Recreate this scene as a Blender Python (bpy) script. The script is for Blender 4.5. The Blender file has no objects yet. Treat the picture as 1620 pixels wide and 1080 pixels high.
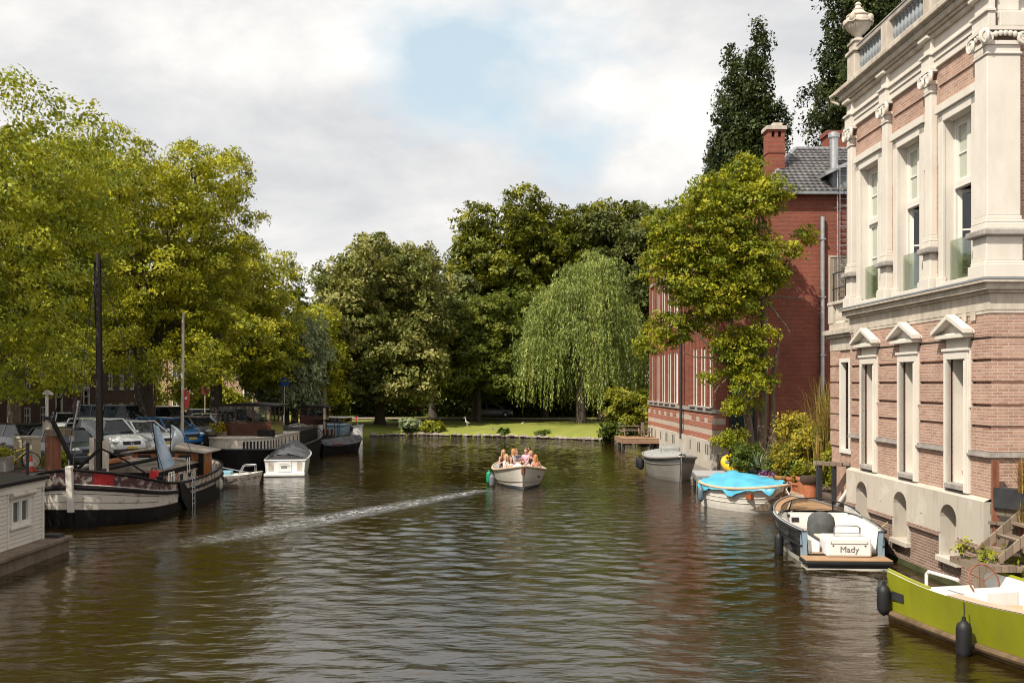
import bpy, math, random
import numpy as np
from mathutils import Vector, Matrix
random.seed(7)
SC = bpy.context.scene
COL = SC.collection
R = math.radians

# ------------------------------------------------------------------ objects
def tag(o, label=None, cat=None, group=None, kind=None):
    if label: o['label'] = label
    if cat: o['category'] = cat
    if group: o['group'] = group
    if kind: o['kind'] = kind
    return o

def thing(name, label, cat, loc=(0, 0, 0), rz=0.0, group=None):
    o = bpy.data.objects.new(name, None)
    COL.objects.link(o)
    o.empty_display_size = .2
    o.location = loc
    o.rotation_euler = (0, 0, rz)
    return tag(o, label, cat, group)

def copy_tree(o, parent=None):
    c = o.copy()
    COL.objects.link(c)
    c.parent = parent
    for ch in o.children:
        copy_tree(ch, c)
    return c

class MB:
    def __init__(s):
        s.v = []; s.f = []; s.mi = []; s.M = None; s.cur = 0
    def add(s, pts, faces, mi=None):
        n = len(s.v)
        if s.M is not None:
            pts = [s.M @ Vector(p) for p in pts]
        s.v.extend([tuple(p) for p in pts])
        m = s.cur if mi is None else mi
        for f in faces:
            s.f.append(tuple(i + n for i in f)); s.mi.append(m)
    def box(s, a, b, mi=None, taper=1.0):
        x0, y0, z0 = [min(a[i], b[i]) for i in range(3)]
        x1, y1, z1 = [max(a[i], b[i]) for i in range(3)]
        cx, cy = (x0 + x1) / 2, (y0 + y1) / 2
        t = lambda x, y: (cx + (x - cx) * taper, cy + (y - cy) * taper)
        p = [(x0, y0, z0), (x1, y0, z0), (x1, y1, z0), (x0, y1, z0)]
        p += [t(x, y) + (z1,) for x, y in ((x0, y0), (x1, y0), (x1, y1), (x0, y1))]
        s.add(p, [(0, 3, 2, 1), (4, 5, 6, 7), (0, 1, 5, 4), (1, 2, 6, 5), (2, 3, 7, 6), (3, 0, 4, 7)], mi)
        return s
    def bar(s, p0, p1, w, h=None, mi=None):
        h = h or w
        p0 = Vector(p0); p1 = Vector(p1)
        d = (p1 - p0).normalized()
        up = Vector((0, 0, 1)) if abs(d.z) < .95 else Vector((1, 0, 0))
        a = d.cross(up).normalized() * w / 2
        b = a.cross(d).normalized() * h / 2
        p = [q + i * a + j * b for q in (p0, p1) for i, j in ((-1, -1), (1, -1), (1, 1), (-1, 1))]
        s.add(p, [(3, 2, 1, 0), (4, 5, 6, 7), (0, 1, 5, 4), (1, 2, 6, 5), (2, 3, 7, 6), (3, 0, 4, 7)], mi)
        return s
    def tube(s, pts, r, n=8, mi=None, cap=True):
        pts = [Vector(p) for p in pts]
        rs = r if isinstance(r, (list, tuple)) else [r] * len(pts)
        rings = []
        prev = None
        for i, p in enumerate(pts):
            a = pts[max(i - 1, 0)]; b = pts[min(i + 1, len(pts) - 1)]
            d = (b - a)
            d = d.normalized() if d.length > 1e-9 else Vector((0, 0, 1))
            if prev is None:
                u = Vector((0, 0, 1)) if abs(d.z) < .9 else Vector((1, 0, 0))
                u = (u - d * u.dot(d)).normalized()
            else:
                u = prev - d * prev.dot(d)
                u = u.normalized() if u.length > 1e-6 else Vector((1, 0, 0))
            prev = u
            w = d.cross(u)
            rings.append([p + (u * math.cos(2 * math.pi * k / n) + w * math.sin(2 * math.pi * k / n)) * rs[i] for k in range(n)])
        s.loft(rings, True, cap, mi)
        return s
    def loft(s, rings, closed=True, cap=True, mi=None):
        n = len(rings[0]); pts = [p for r in rings for p in r]; f = []
        m = n if closed else n - 1
        for i in range(len(rings) - 1):
            for k in range(m):
                a = i * n + k; b = i * n + (k + 1) % n
                f.append((a, b, b + n, a + n))
        if cap and closed:
            f.append(tuple(range(n))[::-1])
            f.append(tuple((len(rings) - 1) * n + k for k in range(n)))
        s.add(pts, f, mi)
        return s
    def lathe(s, prof, c=(0, 0, 0), n=16, mi=None, sx=1.0, sy=1.0):
        rings = [[(c[0] + r * sx * math.cos(2 * math.pi * k / n), c[1] + r * sy * math.sin(2 * math.pi * k / n), c[2] + z) for k in range(n)] for r, z in prof]
        s.loft(rings, True, True, mi)
        return s
    def ell(s, c, r, n=12, m=8, mi=None):
        prof = [(max(1e-3, math.sin(math.pi * i / m)), -math.cos(math.pi * i / m)) for i in range(m + 1)]
        rings = [[(c[0] + q * r[0] * math.cos(2 * math.pi * k / n), c[1] + q * r[1] * math.sin(2 * math.pi * k / n), c[2] + z * r[2]) for k in range(n)] for q, z in prof]
        s.loft(rings, True, True, mi)
        return s
    def prism(s, poly, z0, z1, mi=None):
        n = len(poly)
        s.add([(x, y, z0) for x, y in poly] + [(x, y, z1) for x, y in poly],
              [tuple(range(n))[::-1], tuple(range(n, 2 * n))] + [(i, (i + 1) % n, (i + 1) % n + n, i + n) for i in range(n)], mi)
        return s
    def ext(s, poly, a0, a1, axis='y', mi=None):
        """polygon given in the plane across `axis`, pushed from a0 to a1 along it"""
        n = len(poly)
        if axis == 'y': g = lambda p, a: (p[0], a, p[1])
        elif axis == 'x': g = lambda p, a: (a, p[0], p[1])
        else: g = lambda p, a: (p[0], p[1], a)
        s.add([g(p, a0) for p in poly] + [g(p, a1) for p in poly],
              [tuple(range(n))[::-1], tuple(range(n, 2 * n))] + [(i, (i + 1) % n, (i + 1) % n + n, i + n) for i in range(n)], mi)
        return s
    def build(s, name, mat, parent=None, smooth=False, bevel=0, loc=None, fix=True):
        me = bpy.data.meshes.new(name)
        me.from_pydata(s.v, [], s.f)
        mats = mat if isinstance(mat, (list, tuple)) else [mat]
        for m in mats: me.materials.append(m)
        if len(mats) > 1:
            me.polygons.foreach_set('material_index', s.mi)
        if smooth:
            me.polygons.foreach_set('use_smooth', [True] * len(me.polygons))
        if fix:
            import bmesh
            bm = bmesh.new(); bm.from_mesh(me)
            bmesh.ops.recalc_face_normals(bm, faces=bm.faces)
            bm.to_mesh(me); bm.free()
        if smooth and smooth != 'all':
            try: me.set_sharp_from_angle(angle=R(38))
            except Exception: pass
        me.update()
        o = bpy.data.objects.new(name, me)
        COL.objects.link(o)
        if parent is not None: o.parent = parent
        if loc is not None: o.location = loc
        if bevel:
            b = o.modifiers.new('bev', 'BEVEL'); b.width = bevel; b.segments = 2; b.limit_method = 'ANGLE'; b.angle_limit = R(40)
        return o

def place(o, parent, loc, rz=0, sc=None):
    """another copy of a finished part, sharing its mesh"""
    c = o.copy(); COL.objects.link(c); c.parent = parent; c.location = loc; c.rotation_euler = (0, 0, rz)
    if sc: c.scale = sc
    return c

def G(px, py, z=0.0):
    """a point of the place at height z, worked out from the survey of the photograph"""
    Y = (4.5 - z) * 1575 / (py - 608)
    return Vector(((px - 810) / 1575 * Y, Y, z))
def A(px, py, Y):
    return Vector(((px - 810) / 1575 * Y, Y, 4.5 + (608 - py) / 1575 * Y))

# ------------------------------------------------------------------ materials
class NT:
    def __init__(s, name):
        s.m = bpy.data.materials.new(name); s.m.use_nodes = True
        s.n = s.m.node_tree.nodes; s.l = s.m.node_tree.links
        s.p = s.n['Principled BSDF']; s.out = s.n['Material Output']
    def new(s, t, **kw):
        k = s.n.new(t)
        for a, b in kw.items():
            if a in k.inputs.keys() if isinstance(a, str) else False: k.inputs[a].default_value = b
            else: setattr(k, a, b)
        return k
    def link(s, a, b): s.l.new(a, b)
    def coord(s, out='Object', scale=None):
        c = s.n.new('ShaderNodeTexCoord')
        if scale is None: return c.outputs[out]
        m = s.n.new('ShaderNodeMapping'); m.inputs['Scale'].default_value = scale
        s.link(c.outputs[out], m.inputs['Vector'])
        return m.outputs['Vector']
    def noise(s, vec, scale, detail=5, rough=.55):
        k = s.n.new('ShaderNodeTexNoise'); k.inputs['Scale'].default_value = scale
        k.inputs['Detail'].default_value = detail; k.inputs['Roughness'].default_value = rough
        s.link(vec, k.inputs['Vector'])
        return k.outputs['Fac']
    def ramp(s, fac, stops, interp='LINEAR'):
        k = s.n.new('ShaderNodeValToRGB'); e = k.color_ramp.elements; k.color_ramp.interpolation = interp
        while len(e) < len(stops): e.new(.5)
        for i, (p, c) in enumerate(stops):
            e[i].position = p
            e[i].color = (c, c, c, 1) if isinstance(c, (int, float)) else tuple(c)[:3] + (1,)
        s.link(fac, k.inputs['Fac'])
        return k.outputs['Color']
    def mix(s, fac, a, b, mode='MIX'):
        k = s.n.new('ShaderNodeMix'); k.data_type = 'RGBA'; k.blend_type = mode
        for v, i in ((fac, 0), (a, 6), (b, 7)):
            if hasattr(v, 'links') or isinstance(v, bpy.types.NodeSocket): s.link(v, k.inputs[i])
            elif isinstance(v, (int, float)): k.inputs[i].default_value = v
            else: k.inputs[i].default_value = tuple(v)[:3] + (1,)
        return k.outputs[2]
    def math(s, op, a, b=None, c=None):
        k = s.n.new('ShaderNodeMath'); k.operation = op
        for i, v in enumerate((a, b, c)):
            if v is None: continue
            if isinstance(v, (int, float)): k.inputs[i].default_value = v
            else: s.link(v, k.inputs[i])
        return k.outputs[0]
    def bump(s, h, strength=.4, dist=.02, nrm=None):
        k = s.n.new('ShaderNodeBump'); k.inputs['Strength'].default_value = strength; k.inputs['Distance'].default_value = dist
        s.link(h, k.inputs['Height'])
        if nrm is not None: s.link(nrm, k.inputs['Normal'])
        return k.outputs['Normal']

def pmat(name, col, rough=.6, var=.16, scale=2.5, bump=.15, bscale=30, metal=0, spec=.4, col2=None, coat=0, dirt=0, dirtcol=(.12, .09, .06), stretch=None):
    t = NT(name)
    vec = t.coord('Object', stretch)
    n = t.noise(vec, scale, 6, .6)
    c1 = [x * (1 - var) for x in col]
    c2 = col2 or [min(1, x * (1 + var)) for x in col]
    c = t.ramp(n, [(.3, c1), (.7, c2)])
    if dirt:
        d = t.noise(t.coord('Object', (1.7, 1.7, .5)), scale * 1.6, 8, .68)
        d = t.ramp(d, [(.55 - dirt * .2, 0), (.78, 1)])
        c = t.mix(t.math('MULTIPLY', d, min(1, dirt)), c, dirtcol)
    t.link(c, t.p.inputs['Base Color'])
    t.p.inputs['Roughness'].default_value = rough
    t.p.inputs['Metallic'].default_value = metal
    t.p.inputs['Specular IOR Level'].default_value = spec
    if coat: t.p.inputs['Coat Weight'].default_value = coat; t.p.inputs['Coat Roughness'].default_value = .06
    if bump:
        b = t.noise(vec, bscale, 4)
        t.link(t.bump(b, bump, .01), t.p.inputs['Normal'])
    return t.m

def wallvec(t):
    """(along the wall, height) for any upright wall in its building's own axes"""
    c = t.n.new('ShaderNodeTexCoord')
    a = t.n.new('ShaderNodeSeparateXYZ'); t.link(c.outputs['Object'], a.inputs[0])
    b = t.n.new('ShaderNodeSeparateXYZ'); t.link(c.outputs['Normal'], b.inputs[0])
    k = t.math('GREATER_THAN', t.math('ABSOLUTE', b.outputs['X']), .6)
    u = t.math('ADD', t.math('MULTIPLY', a.outputs['Y'], k), t.math('MULTIPLY', a.outputs['X'], t.math('SUBTRACT', 1.0, k)))
    m = t.n.new('ShaderNodeCombineXYZ'); t.link(u, m.inputs[0]); t.link(a.outputs['Z'], m.inputs[1])
    return m.outputs[0]

def brick(name, c1, c2, mortar, w=.225, h=.068, ms=.012, stain=.35, stainc=(.1, .06, .045), big=.6):
    t = NT(name)
    v = wallvec(t)
    k = t.n.new('ShaderNodeTexBrick')
    t.link(v, k.inputs['Vector'])
    k.inputs['Scale'].default_value = 1
    k.inputs['Brick Width'].default_value = w; k.inputs['Row Height'].default_value = h
    k.inputs['Mortar Size'].default_value = ms; k.inputs['Mortar Smooth'].default_value = .25; k.inputs['Bias'].default_value = -.1
    k.inputs['Color1'].default_value = tuple(c1) + (1,); k.inputs['Color2'].default_value = tuple(c2) + (1,); k.inputs['Mortar'].default_value = tuple(mortar) + (1,)
    ob = t.coord('Object')
    n = t.noise(ob, big, 7, .65)
    c = t.mix(t.math('MULTIPLY', t.ramp(n, [(.45, 0), (.75, 1)]), stain), k.outputs['Color'], stainc)
    n2 = t.noise(ob, 9, 4, .7)
    c = t.mix(.35, c, t.ramp(n2, [(.3, .55), (.7, 1.0)]), 'MULTIPLY')
    st = t.noise(t.coord('Object', (2.2, 2.2, .22)), 1.4, 6, .6)
    c = t.mix(t.math('MULTIPLY', t.ramp(st, [(.55, 0), (.75, 1)]), .25), c, [x * .9 for x in mortar])
    t.link(c, t.p.inputs['Base Color'])
    t.p.inputs['Roughness'].default_value = .85; t.p.inputs['Specular IOR Level'].default_value = .2
    hgt = t.math('ADD', t.math('MULTIPLY', t.math('SUBTRACT', 1.0, k.outputs['Fac']), 1.0), t.math('MULTIPLY', n2, .4))
    t.link(t.bump(hgt, .7, .012), t.p.inputs['Normal'])
    return t.m

def planks(name, col, pitch=.14, axis='Z', rough=.7, var=.3, gap=.06, dirt=.4, dirtcol=(.08, .06, .04)):
    t = NT(name)
    ob = t.n.new('ShaderNodeTexCoord').outputs['Object']
    sp = t.n.new('ShaderNodeSeparateXYZ'); t.link(ob, sp.inputs[0])
    q = t.math('DIVIDE', sp.outputs[axis], pitch)
    fl = t.math('FLOOR', q); fr = t.math('FRACT', q)
    wn = t.n.new('ShaderNodeTexWhiteNoise'); wn.noise_dimensions = '1D'; t.link(fl, wn.inputs['W'])
    g = t.math('LESS_THAN', t.math('ABSOLUTE', t.math('SUBTRACT', fr, .5)), .5 - gap)
    sc = {'X': (14, 1.2, 1.2), 'Y': (1.2, 14, 1.2), 'Z': (1.2, 1.2, 14)}[axis]
    n = t.noise(t.coord('Object', sc), 2.5, 7, .7)
    c = t.ramp(t.math('ADD', t.math('MULTIPLY', wn.outputs['Value'], .5), t.math('MULTIPLY', n, .5)), [(.2, [x * (1 - var) for x in col]), (.8, [min(1, x * (1 + var * .6)) for x in col])])
    d = t.ramp(t.noise(t.coord('Object'), 1.8, 8, .7), [(.45, 0), (.75, 1)])
    c = t.mix(t.math('MULTIPLY', d, dirt), c, dirtcol)
    c = t.mix(g, [x * .3 for x in col], c)
    t.link(c, t.p.inputs['Base Color']); t.p.inputs['Roughness'].default_value = rough
    t.link(t.bump(t.math('ADD', g, t.math('MULTIPLY', n, .3)), .6, .01), t.p.inputs['Normal'])
    return t.m

def glass(name, tint=(.02, .03, .03), rough=.04, wob=.0):
    t = NT(name)
    t.p.inputs['Base Color'].default_value = tuple(tint) + (1,)
    t.p.inputs['Roughness'].default_value = rough
    t.p.inputs['Specular IOR Level'].default_value = .8
    if wob:
        t.link(t.bump(t.noise(t.coord('Object'), 1.5, 2), wob, .05), t.p.inputs['Normal'])
    return t.m

def clear(name, tint=(.75, .8, .8), refl=.12):
    t = NT(name)
    a = t.n.new('ShaderNodeBsdfTransparent'); a.inputs[0].default_value = tuple(tint) + (1,)
    b = t.n.new('ShaderNodeBsdfGlossy'); b.inputs['Roughness'].default_value = .03
    f = t.n.new('ShaderNodeLayerWeight'); f.inputs['Blend'].default_value = .35
    m = t.n.new('ShaderNodeMixShader')
    t.link(t.math('ADD', t.math('MULTIPLY', f.outputs['Fresnel'], .6), refl), m.inputs[0]); t.link(a.outputs[0], m.inputs[1]); t.link(b.outputs[0], m.inputs[2])
    t.link(m.outputs[0], t.out.inputs['Surface'])
    return t.m

def foliage(name, dark, mid, light, trans=.36):
    t = NT(name)
    a = t.n.new('ShaderNodeAttribute'); a.attribute_name = 'tint'; a.attribute_type = 'GEOMETRY'
    c = t.ramp(a.outputs['Fac'], [(.12, dark), (.5, mid), (.9, light)])
    t.link(c, t.p.inputs['Base Color'])
    t.p.inputs['Roughness'].default_value = .45; t.p.inputs['Specular IOR Level'].default_value = .18
    tr = t.n.new('ShaderNodeBsdfTranslucent')
    t.link(t.mix(1.0, c, (1.2, 1.05, .55), 'MULTIPLY'), tr.inputs['Color'])
    m = t.n.new('ShaderNodeMixShader'); m.inputs[0].default_value = trans * .8
    t.link(t.p.outputs[0], m.inputs[1]); t.link(tr.outputs[0], m.inputs[2])
    t.link(m.outputs[0], t.out.inputs['Surface'])
    return t.m

def bark(name, c):
    t = NT(name)
    v = t.coord('Object', (5, 5, .9))
    n = t.noise(v, 2.2, 8, .7)
    t.link(t.ramp(n, [(.3, [x * .45 for x in c]), (.7, [x * 1.35 for x in c])]), t.p.inputs['Base Color'])
    t.p.inputs['Roughness'].default_value = .9
    t.link(t.bump(n, .9, .05), t.p.inputs['Normal'])
    return t.m

def peeling(name, base, under, amt=.5, rough=.6, scale=3.0, rust=(.16, .06, .025), streak=.35):
    t = NT(name)
    ob = t.coord('Object')
    n = t.noise(ob, scale, 10, .72)
    c = t.mix(t.ramp(n, [(.62 - amt * .25, 0), (.66 - amt * .25, 1)]), base, under)
    r = t.noise(t.coord('Object', (3, 3, .35)), 2.2, 7, .7)
    c = t.mix(t.math('MULTIPLY', t.ramp(r, [(.55, 0), (.72, 1)]), streak), c, rust)
    t.link(c, t.p.inputs['Base Color']); t.p.inputs['Roughness'].default_value = rough
    t.link(t.bump(n, .3, .01), t.p.inputs['Normal'])
    return t.m

M = {}
M['white'] = pmat('white_paint', (.70, .665, .60), .5, .05, 1.2, .08, 40, dirt=.22, dirtcol=(.42, .36, .28))
M['cream'] = pmat('cream_plaster', (.64, .59, .515), .75, .08, 1.0, .3, 25, dirt=.32, dirtcol=(.45, .37, .28))
M['creamdirty'] = pmat('weathered_cream_stone', (.55, .49, .41), .8, .14, 1.5, .3, 20, dirt=.8, dirtcol=(.24, .18, .12))
M['stone'] = pmat('grey_stone', (.33, .30, .27), .85, .25, 3, .4, 20, dirt=.5, dirtcol=(.12, .10, .08))
M['concrete'] = None
M['brick'] = brick('rose_brick', (.50, .30, .22), (.36, .19, .14), (.54, .46, .38), ms=.010, stain=.4, stainc=(.19, .10, .075))
M['brickdark'] = brick('worn_waterside_brick', (.31, .18, .135), (.22, .12, .09), (.42, .36, .29), ms=.013, stain=.5, stainc=(.10, .075, .05), big=.9)
M['redbrick'] = brick('red_brick', (.31, .078, .046), (.20, .050, .032), (.26, .14, .10), w=.22, h=.068, ms=.012, stain=.6, stainc=(.12, .035, .026), big=.35)
M['stripebrick'] = brick('orange_brick_band', (.46, .16, .10), (.36, .115, .075), (.34, .2, .15), stain=.2)
M['housebrick'] = brick('dark_house_brick', (.10, .055, .042), (.075, .04, .032), (.13, .09, .07), stain=.3, stainc=(.04, .028, .022))
M['pinkbrick'] = brick('pink_house_brick', (.42, .22, .16), (.36, .18, .13), (.5, .4, .33), stain=.2)
M['glass'] = glass('window_glass', (.02, .026, .026), .03, .05)
M['curtain'] = glass('pale_curtained_glass', (.42, .44, .36), .12, .03)
M['darkroom'] = pmat('dark_interior', (.012, .013, .014), .8, .2)
M['clear'] = clear('clear_glass', (.85, .88, .88), .04)
M['greenglass'] = clear('greenish_balustrade_glass', (.86, .92, .84), .03)
M['black'] = pmat('black_paint', (.012, .011, .011), .55, .3, 3, .15, 20, spec=.15, dirt=.35, dirtcol=(.06, .05, .04))
M['iron'] = pmat('dark_iron', (.03, .03, .032), .5, .3, 4, .1, 30)
M['concrete'] = peeling('stained_concrete', (.46, .41, .34), (.51, .465, .40), .38, .9, 1.1, (.24, .19, .14), .6)
M['steel'] = pmat('galvanised_steel', (.48, .48, .48), .4, .15, 5, .05, 30, metal=.8)
M['lead'] = pmat('lead_sheet', (.22, .235, .25), .6, .2, 2, .1, 15)
M['rubber'] = pmat('black_rubber', (.012, .012, .013), .55, .25, 4, .05, 40)
M['terracotta'] = pmat('terracotta', (.38, .13, .06), .8, .25, 6, .15, 40, dirt=.4, dirtcol=(.30, .22, .16))
M['bark'] = bark('grey_brown_bark', (.075, .058, .04))
M['barkpale'] = bark('pale_bark', (.17, .13, .085))
M['teak'] = planks('teak_planks', (.42, .25, .13), .06, 'X', .5, .2, .05, .15)
M['oldwood'] = planks('weathered_wood', (.23, .17, .12), .14, 'X', .8, .35, .04, .3)
M['varnish'] = pmat('varnished_brown_wood', (.075, .024, .012), .3, .4, 3, .1, 20, stretch=(1, 1, 6), coat=.4)
M['orangewood'] = pmat('orange_wood', (.36, .12, .035), .4, .3, 3, .1, 20)
M['postwood'] = pmat('red_brown_post_wood', (.20, .075, .04), .75, .4, 2.5, .3, 18, stretch=(5, 5, .5))
M['soil'] = pmat('soil', (.05, .032, .02), .95, .4)
# ------------------------------------------------------------------ camera, sky, sun
cam = bpy.data.cameras.new('Camera'); camo = bpy.data.objects.new('Camera', cam); COL.objects.link(camo)
camo.location = (0, 0, 4.5); camo.rotation_euler = (R(90), 0, 0)
cam.sensor_width = 36; cam.lens = 35; cam.shift_y = (608 - 540) / 1620
cam.clip_start = .2; cam.clip_end = 3000
SC.camera = camo

SUN = Vector((-.92, -.86, 1.50)).normalized()
sl = bpy.data.lights.new('Sun', 'SUN'); sl.energy = 5.0; sl.angle = R(.5); sl.color = (1, .93, .82)
so = bpy.data.objects.new('Sun', sl); COL.objects.link(so)
so.rotation_euler = SUN.to_track_quat('Z', 'Y').to_euler(); so.location = (-40, -20, 60)

w = bpy.data.worlds.new('World'); SC.world = w; w.use_nodes = True
nt = w.node_tree; bg = nt.nodes['Background']; L_ = nt.links.new
sky = nt.nodes.new('ShaderNodeTexSky'); sky.sky_type = 'NISHITA'; sky.sun_disc = False
sky.sun_elevation = math.asin(SUN.z); sky.sun_rotation = math.atan2(SUN.x, SUN.y) % (2 * math.pi)
sky.air_density = 1.0; sky.dust_density = 1.2
tc = nt.nodes.new('ShaderNodeTexCoord')
def wmap(sc, loc=(0, 0, 0)):
    m = nt.nodes.new('ShaderNodeMapping'); m.inputs['Scale'].default_value = sc; m.inputs['Location'].default_value = loc
    L_(tc.outputs['Generated'], m.inputs['Vector']); return m.outputs['Vector']
def wnoise(v, s, d, r, dist=0):
    k = nt.nodes.new('ShaderNodeTexNoise'); k.inputs['Scale'].default_value = s; k.inputs['Detail'].default_value = d; k.inputs['Roughness'].default_value = r
    k.inputs['Distortion'].default_value = dist
    L_(v, k.inputs['Vector']); return k.outputs['Fac']
def wramp(f, st):
    k = nt.nodes.new('ShaderNodeValToRGB'); e = k.color_ramp.elements
    while len(e) < len(st): e.new(.5)
    for i, (p, c) in enumerate(st):
        e[i].position = p; e[i].color = (c, c, c, 1) if isinstance(c, (int, float)) else tuple(c) + (1,)
    L_(f, k.inputs['Fac']); return k.outputs['Color']
def wmix(f, a, b, mode='MIX'):
    k = nt.nodes.new('ShaderNodeMix'); k.data_type = 'RGBA'; k.blend_type = mode
    for v, i in ((f, 0), (a, 6), (b, 7)):
        if isinstance(v, bpy.types.NodeSocket): L_(v, k.inputs[i])
        elif isinstance(v, (int, float)): k.inputs[i].default_value = v
        else: k.inputs[i].default_value = tuple(v) + (1,)
    return k.outputs[2]
CS = 10.4   # cloud radiance relative to the 0.1 background strength
cover = wramp(wnoise(wmap((1.15, 1.15, 2.3), (1.55, .96, 1.93)), 2.3, 9, .52, .15), [(.30, 0), (.435, 1)])
shade = wnoise(wmap((1.0, 1.0, 2.1), (8.35, 7.46, 7.26)), 3.6, 12, .58, .2)
cl = wramp(shade, [(.36, (.545 * CS, .55 * CS, .565 * CS)), (.46, (.63 * CS, .63 * CS, .63 * CS)), (.54, (.73 * CS, .715 * CS, .70 * CS)), (.66, (.86 * CS, .83 * CS, .795 * CS))])
haze_sky = wmix(.72, sky.outputs['Color'], (.58 * CS, .70 * CS, .75 * CS))
full = wmix(cover, haze_sky, cl)
L_(full, bg.inputs['Color']); bg.inputs['Strength'].default_value = .1
SC.view_settings.view_transform = 'Standard'; SC.view_settings.look = 'None'; SC.view_settings.exposure = 0.34; SC.view_settings.gamma = 1
SC.cycles.max_bounces = 5; SC.cycles.diffuse_bounces = 2; SC.cycles.glossy_bounces = 3; SC.cycles.transmission_bounces = 3; SC.cycles.transparent_max_bounces = 8
SC.cycles.filter_width = 1.1
SC.cycles.caustics_reflective = False; SC.cycles.caustics_refractive = False
SC.cycles.sample_clamp_indirect = 5

# ------------------------------------------------------------------ water
def water_mat():
    t = NT('canal_water')
    at = t.n.new('ShaderNodeAttribute'); at.attribute_name = 'wake'; at.attribute_type = 'GEOMETRY'
    rip = t.noise(t.coord('Object', (2.2, 4.5, 1)), 2.2, 5, .7)
    brk = t.ramp(t.noise(t.coord('Object', (1, 1.6, 1)), .8, 4, .65), [(.36, .3), (.58, 1)])
    fo = t.math('MULTIPLY', t.math('MULTIPLY', t.ramp(rip, [(.49, 0), (.57, 1)]), at.outputs['Fac']), brk)
    t.link(t.mix(t.math('MULTIPLY', fo, .95), (.019, .0112, .0018), (.80, .82, .82)), t.p.inputs['Base Color'])  # pale wake dashes: foam, plus sky glints on the ripples put into the colour
    t.link(t.math('ADD', .025, t.math('MULTIPLY', fo, .4)), t.p.inputs['Roughness']); t.p.inputs['IOR'].default_value = 1.95
    t.p.inputs['Specular IOR Level'].default_value = .5
    b = t.noise(t.coord('Object', (1.05, 2.0, 1)), 1.35, 2, .5)
    c = t.noise(t.coord('Object', (2.6, 6.0, 1)), 1.6, 4, .6)
    h = t.math('ADD', t.math('MULTIPLY', b, .62), t.math('MULTIPLY', c, .15))
    calm = t.ramp(t.noise(t.coord('Object', (.5, 1, 1)), .09, 3, .5), [(.32, .28), (.68, 1.15)])
    h = t.math('ADD', t.math('MULTIPLY', h, calm), t.math('MULTIPLY', t.math('MULTIPLY', rip, at.outputs['Fac']), 1.2))
    t.link(t.bump(h, 1.0, .085), t.p.inputs['Normal'])
    return t.m
M['water'] = water_mat()
rngw = np.random.default_rng(5)
def water_sheet():
    # rows get wider apart with distance from the bridge; real low wavelets, plus the fine ripple of the material
    ys = [6.0]
    while ys[-1] < 130: ys.append(ys[-1] + max(.05, ys[-1] * .0045))
    ys = np.array(ys); xs = np.linspace(-1, 1, 420)
    hw = np.clip(9 + ys * .62, 0, 60)
    X = hw[:, None] * xs[None, :]; Y = np.repeat(ys[:, None], len(xs), 1)
    Z = np.zeros_like(X)
    for i in range(34):
        lam = .40 * (3.6 ** rngw.random()); th = rngw.normal(math.pi / 2, .55); ph = rngw.random() * 6.28
        k = 2 * math.pi / lam
        amp = .0036 * lam * (.7 / lam) ** .2
        env = .5 + .5 * np.sin(X * rngw.uniform(.05, .22) + Y * rngw.uniform(.05, .25) + rngw.random() * 6.28)
        Z += amp * env * np.sin(k * (math.cos(th) * X + math.sin(th) * Y) + ph + 1.2 * np.sin(.31 * X + .27 * Y + ph))
    fade = np.clip((95 - Y) / 60, .25, 1)
    Z *= fade * (.85 + .4 * np.sin(.21 * X + .13 * Y + 1.0) * np.sin(.17 * Y - .08 * X) + .2 * np.sin(.5 * X - .31 * Y))
    # the two low ridges of the wake running back from the sloop
    p0 = np.array((-1.3, 42.5)); p1 = np.array((-9.0, 28.5)); d = (p1 - p0); ln = np.linalg.norm(d); d /= ln
    s = (X - p0[0]) * d[0] + (Y - p0[1]) * d[1]; q = -(X - p0[0]) * d[1] + (Y - p0[1]) * d[0]
    wk = np.exp(-((q / (.25 + s * .03)) ** 2)) * np.clip(s / 2, 0, 1) * np.clip((ln + 6 - s) / 8, 0, 1)
    Z += .035 * wk * np.sin(q * 6.0 + .7 * np.sin(s * 1.3)) + .02 * wk * np.sin(s * 5 + 3 * q)
    WK = np.exp(-((q / (.28 + s.clip(0) * .030)) ** 2)) * np.clip((s + .4) / 1.0, 0, 1) * np.clip((ln + 1.5 - s) / 9, 0, 1)
    nr, nc = X.shape
    v = np.stack([X, Y, Z], -1).reshape(-1, 3)
    i = np.arange(nr - 1)[:, None] * nc + np.arange(nc - 1)[None, :]
    f = np.stack([i, i + 1, i + 1 + nc, i + nc], -1).reshape(-1, 4)
    o = np_mesh('canal_water', v, f, M['water'], smooth=True)
    a = o.data.attributes.new('wake', 'FLOAT', 'POINT'); a.data.foreach_set('value', np.ascontiguousarray(WK.ravel(), np.float32))
    tag(o, kind='structure')

def np_mesh(name, v, f, mat, parent=None, smooth=False, tint=None):
    me = bpy.data.meshes.new(name)
    nv, nf, k = len(v), len(f), f.shape[1]
    me.vertices.add(nv); me.vertices.foreach_set('co', np.ascontiguousarray(v, np.float32).ravel())
    me.loops.add(nf * k); me.loops.foreach_set('vertex_index', np.ascontiguousarray(f, np.int32).ravel())
    me.polygons.add(nf); me.polygons.foreach_set('loop_start', np.arange(0, nf * k, k, dtype=np.int32))
    me.polygons.foreach_set('loop_total', np.full(nf, k, np.int32))
    if smooth: me.polygons.foreach_set('use_smooth', np.ones(nf, bool))
    if tint is not None:
        a = me.attributes.new('tint', 'FLOAT', 'FACE'); a.data.foreach_set('value', np.ascontiguousarray(tint, np.float32))
    me.update(calc_edges=True); me.validate()
    me.materials.append(mat)
    o = bpy.data.objects.new(name, me); COL.objects.link(o)
    if parent is not None: o.parent = parent
    return o
water_sheet()

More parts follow.
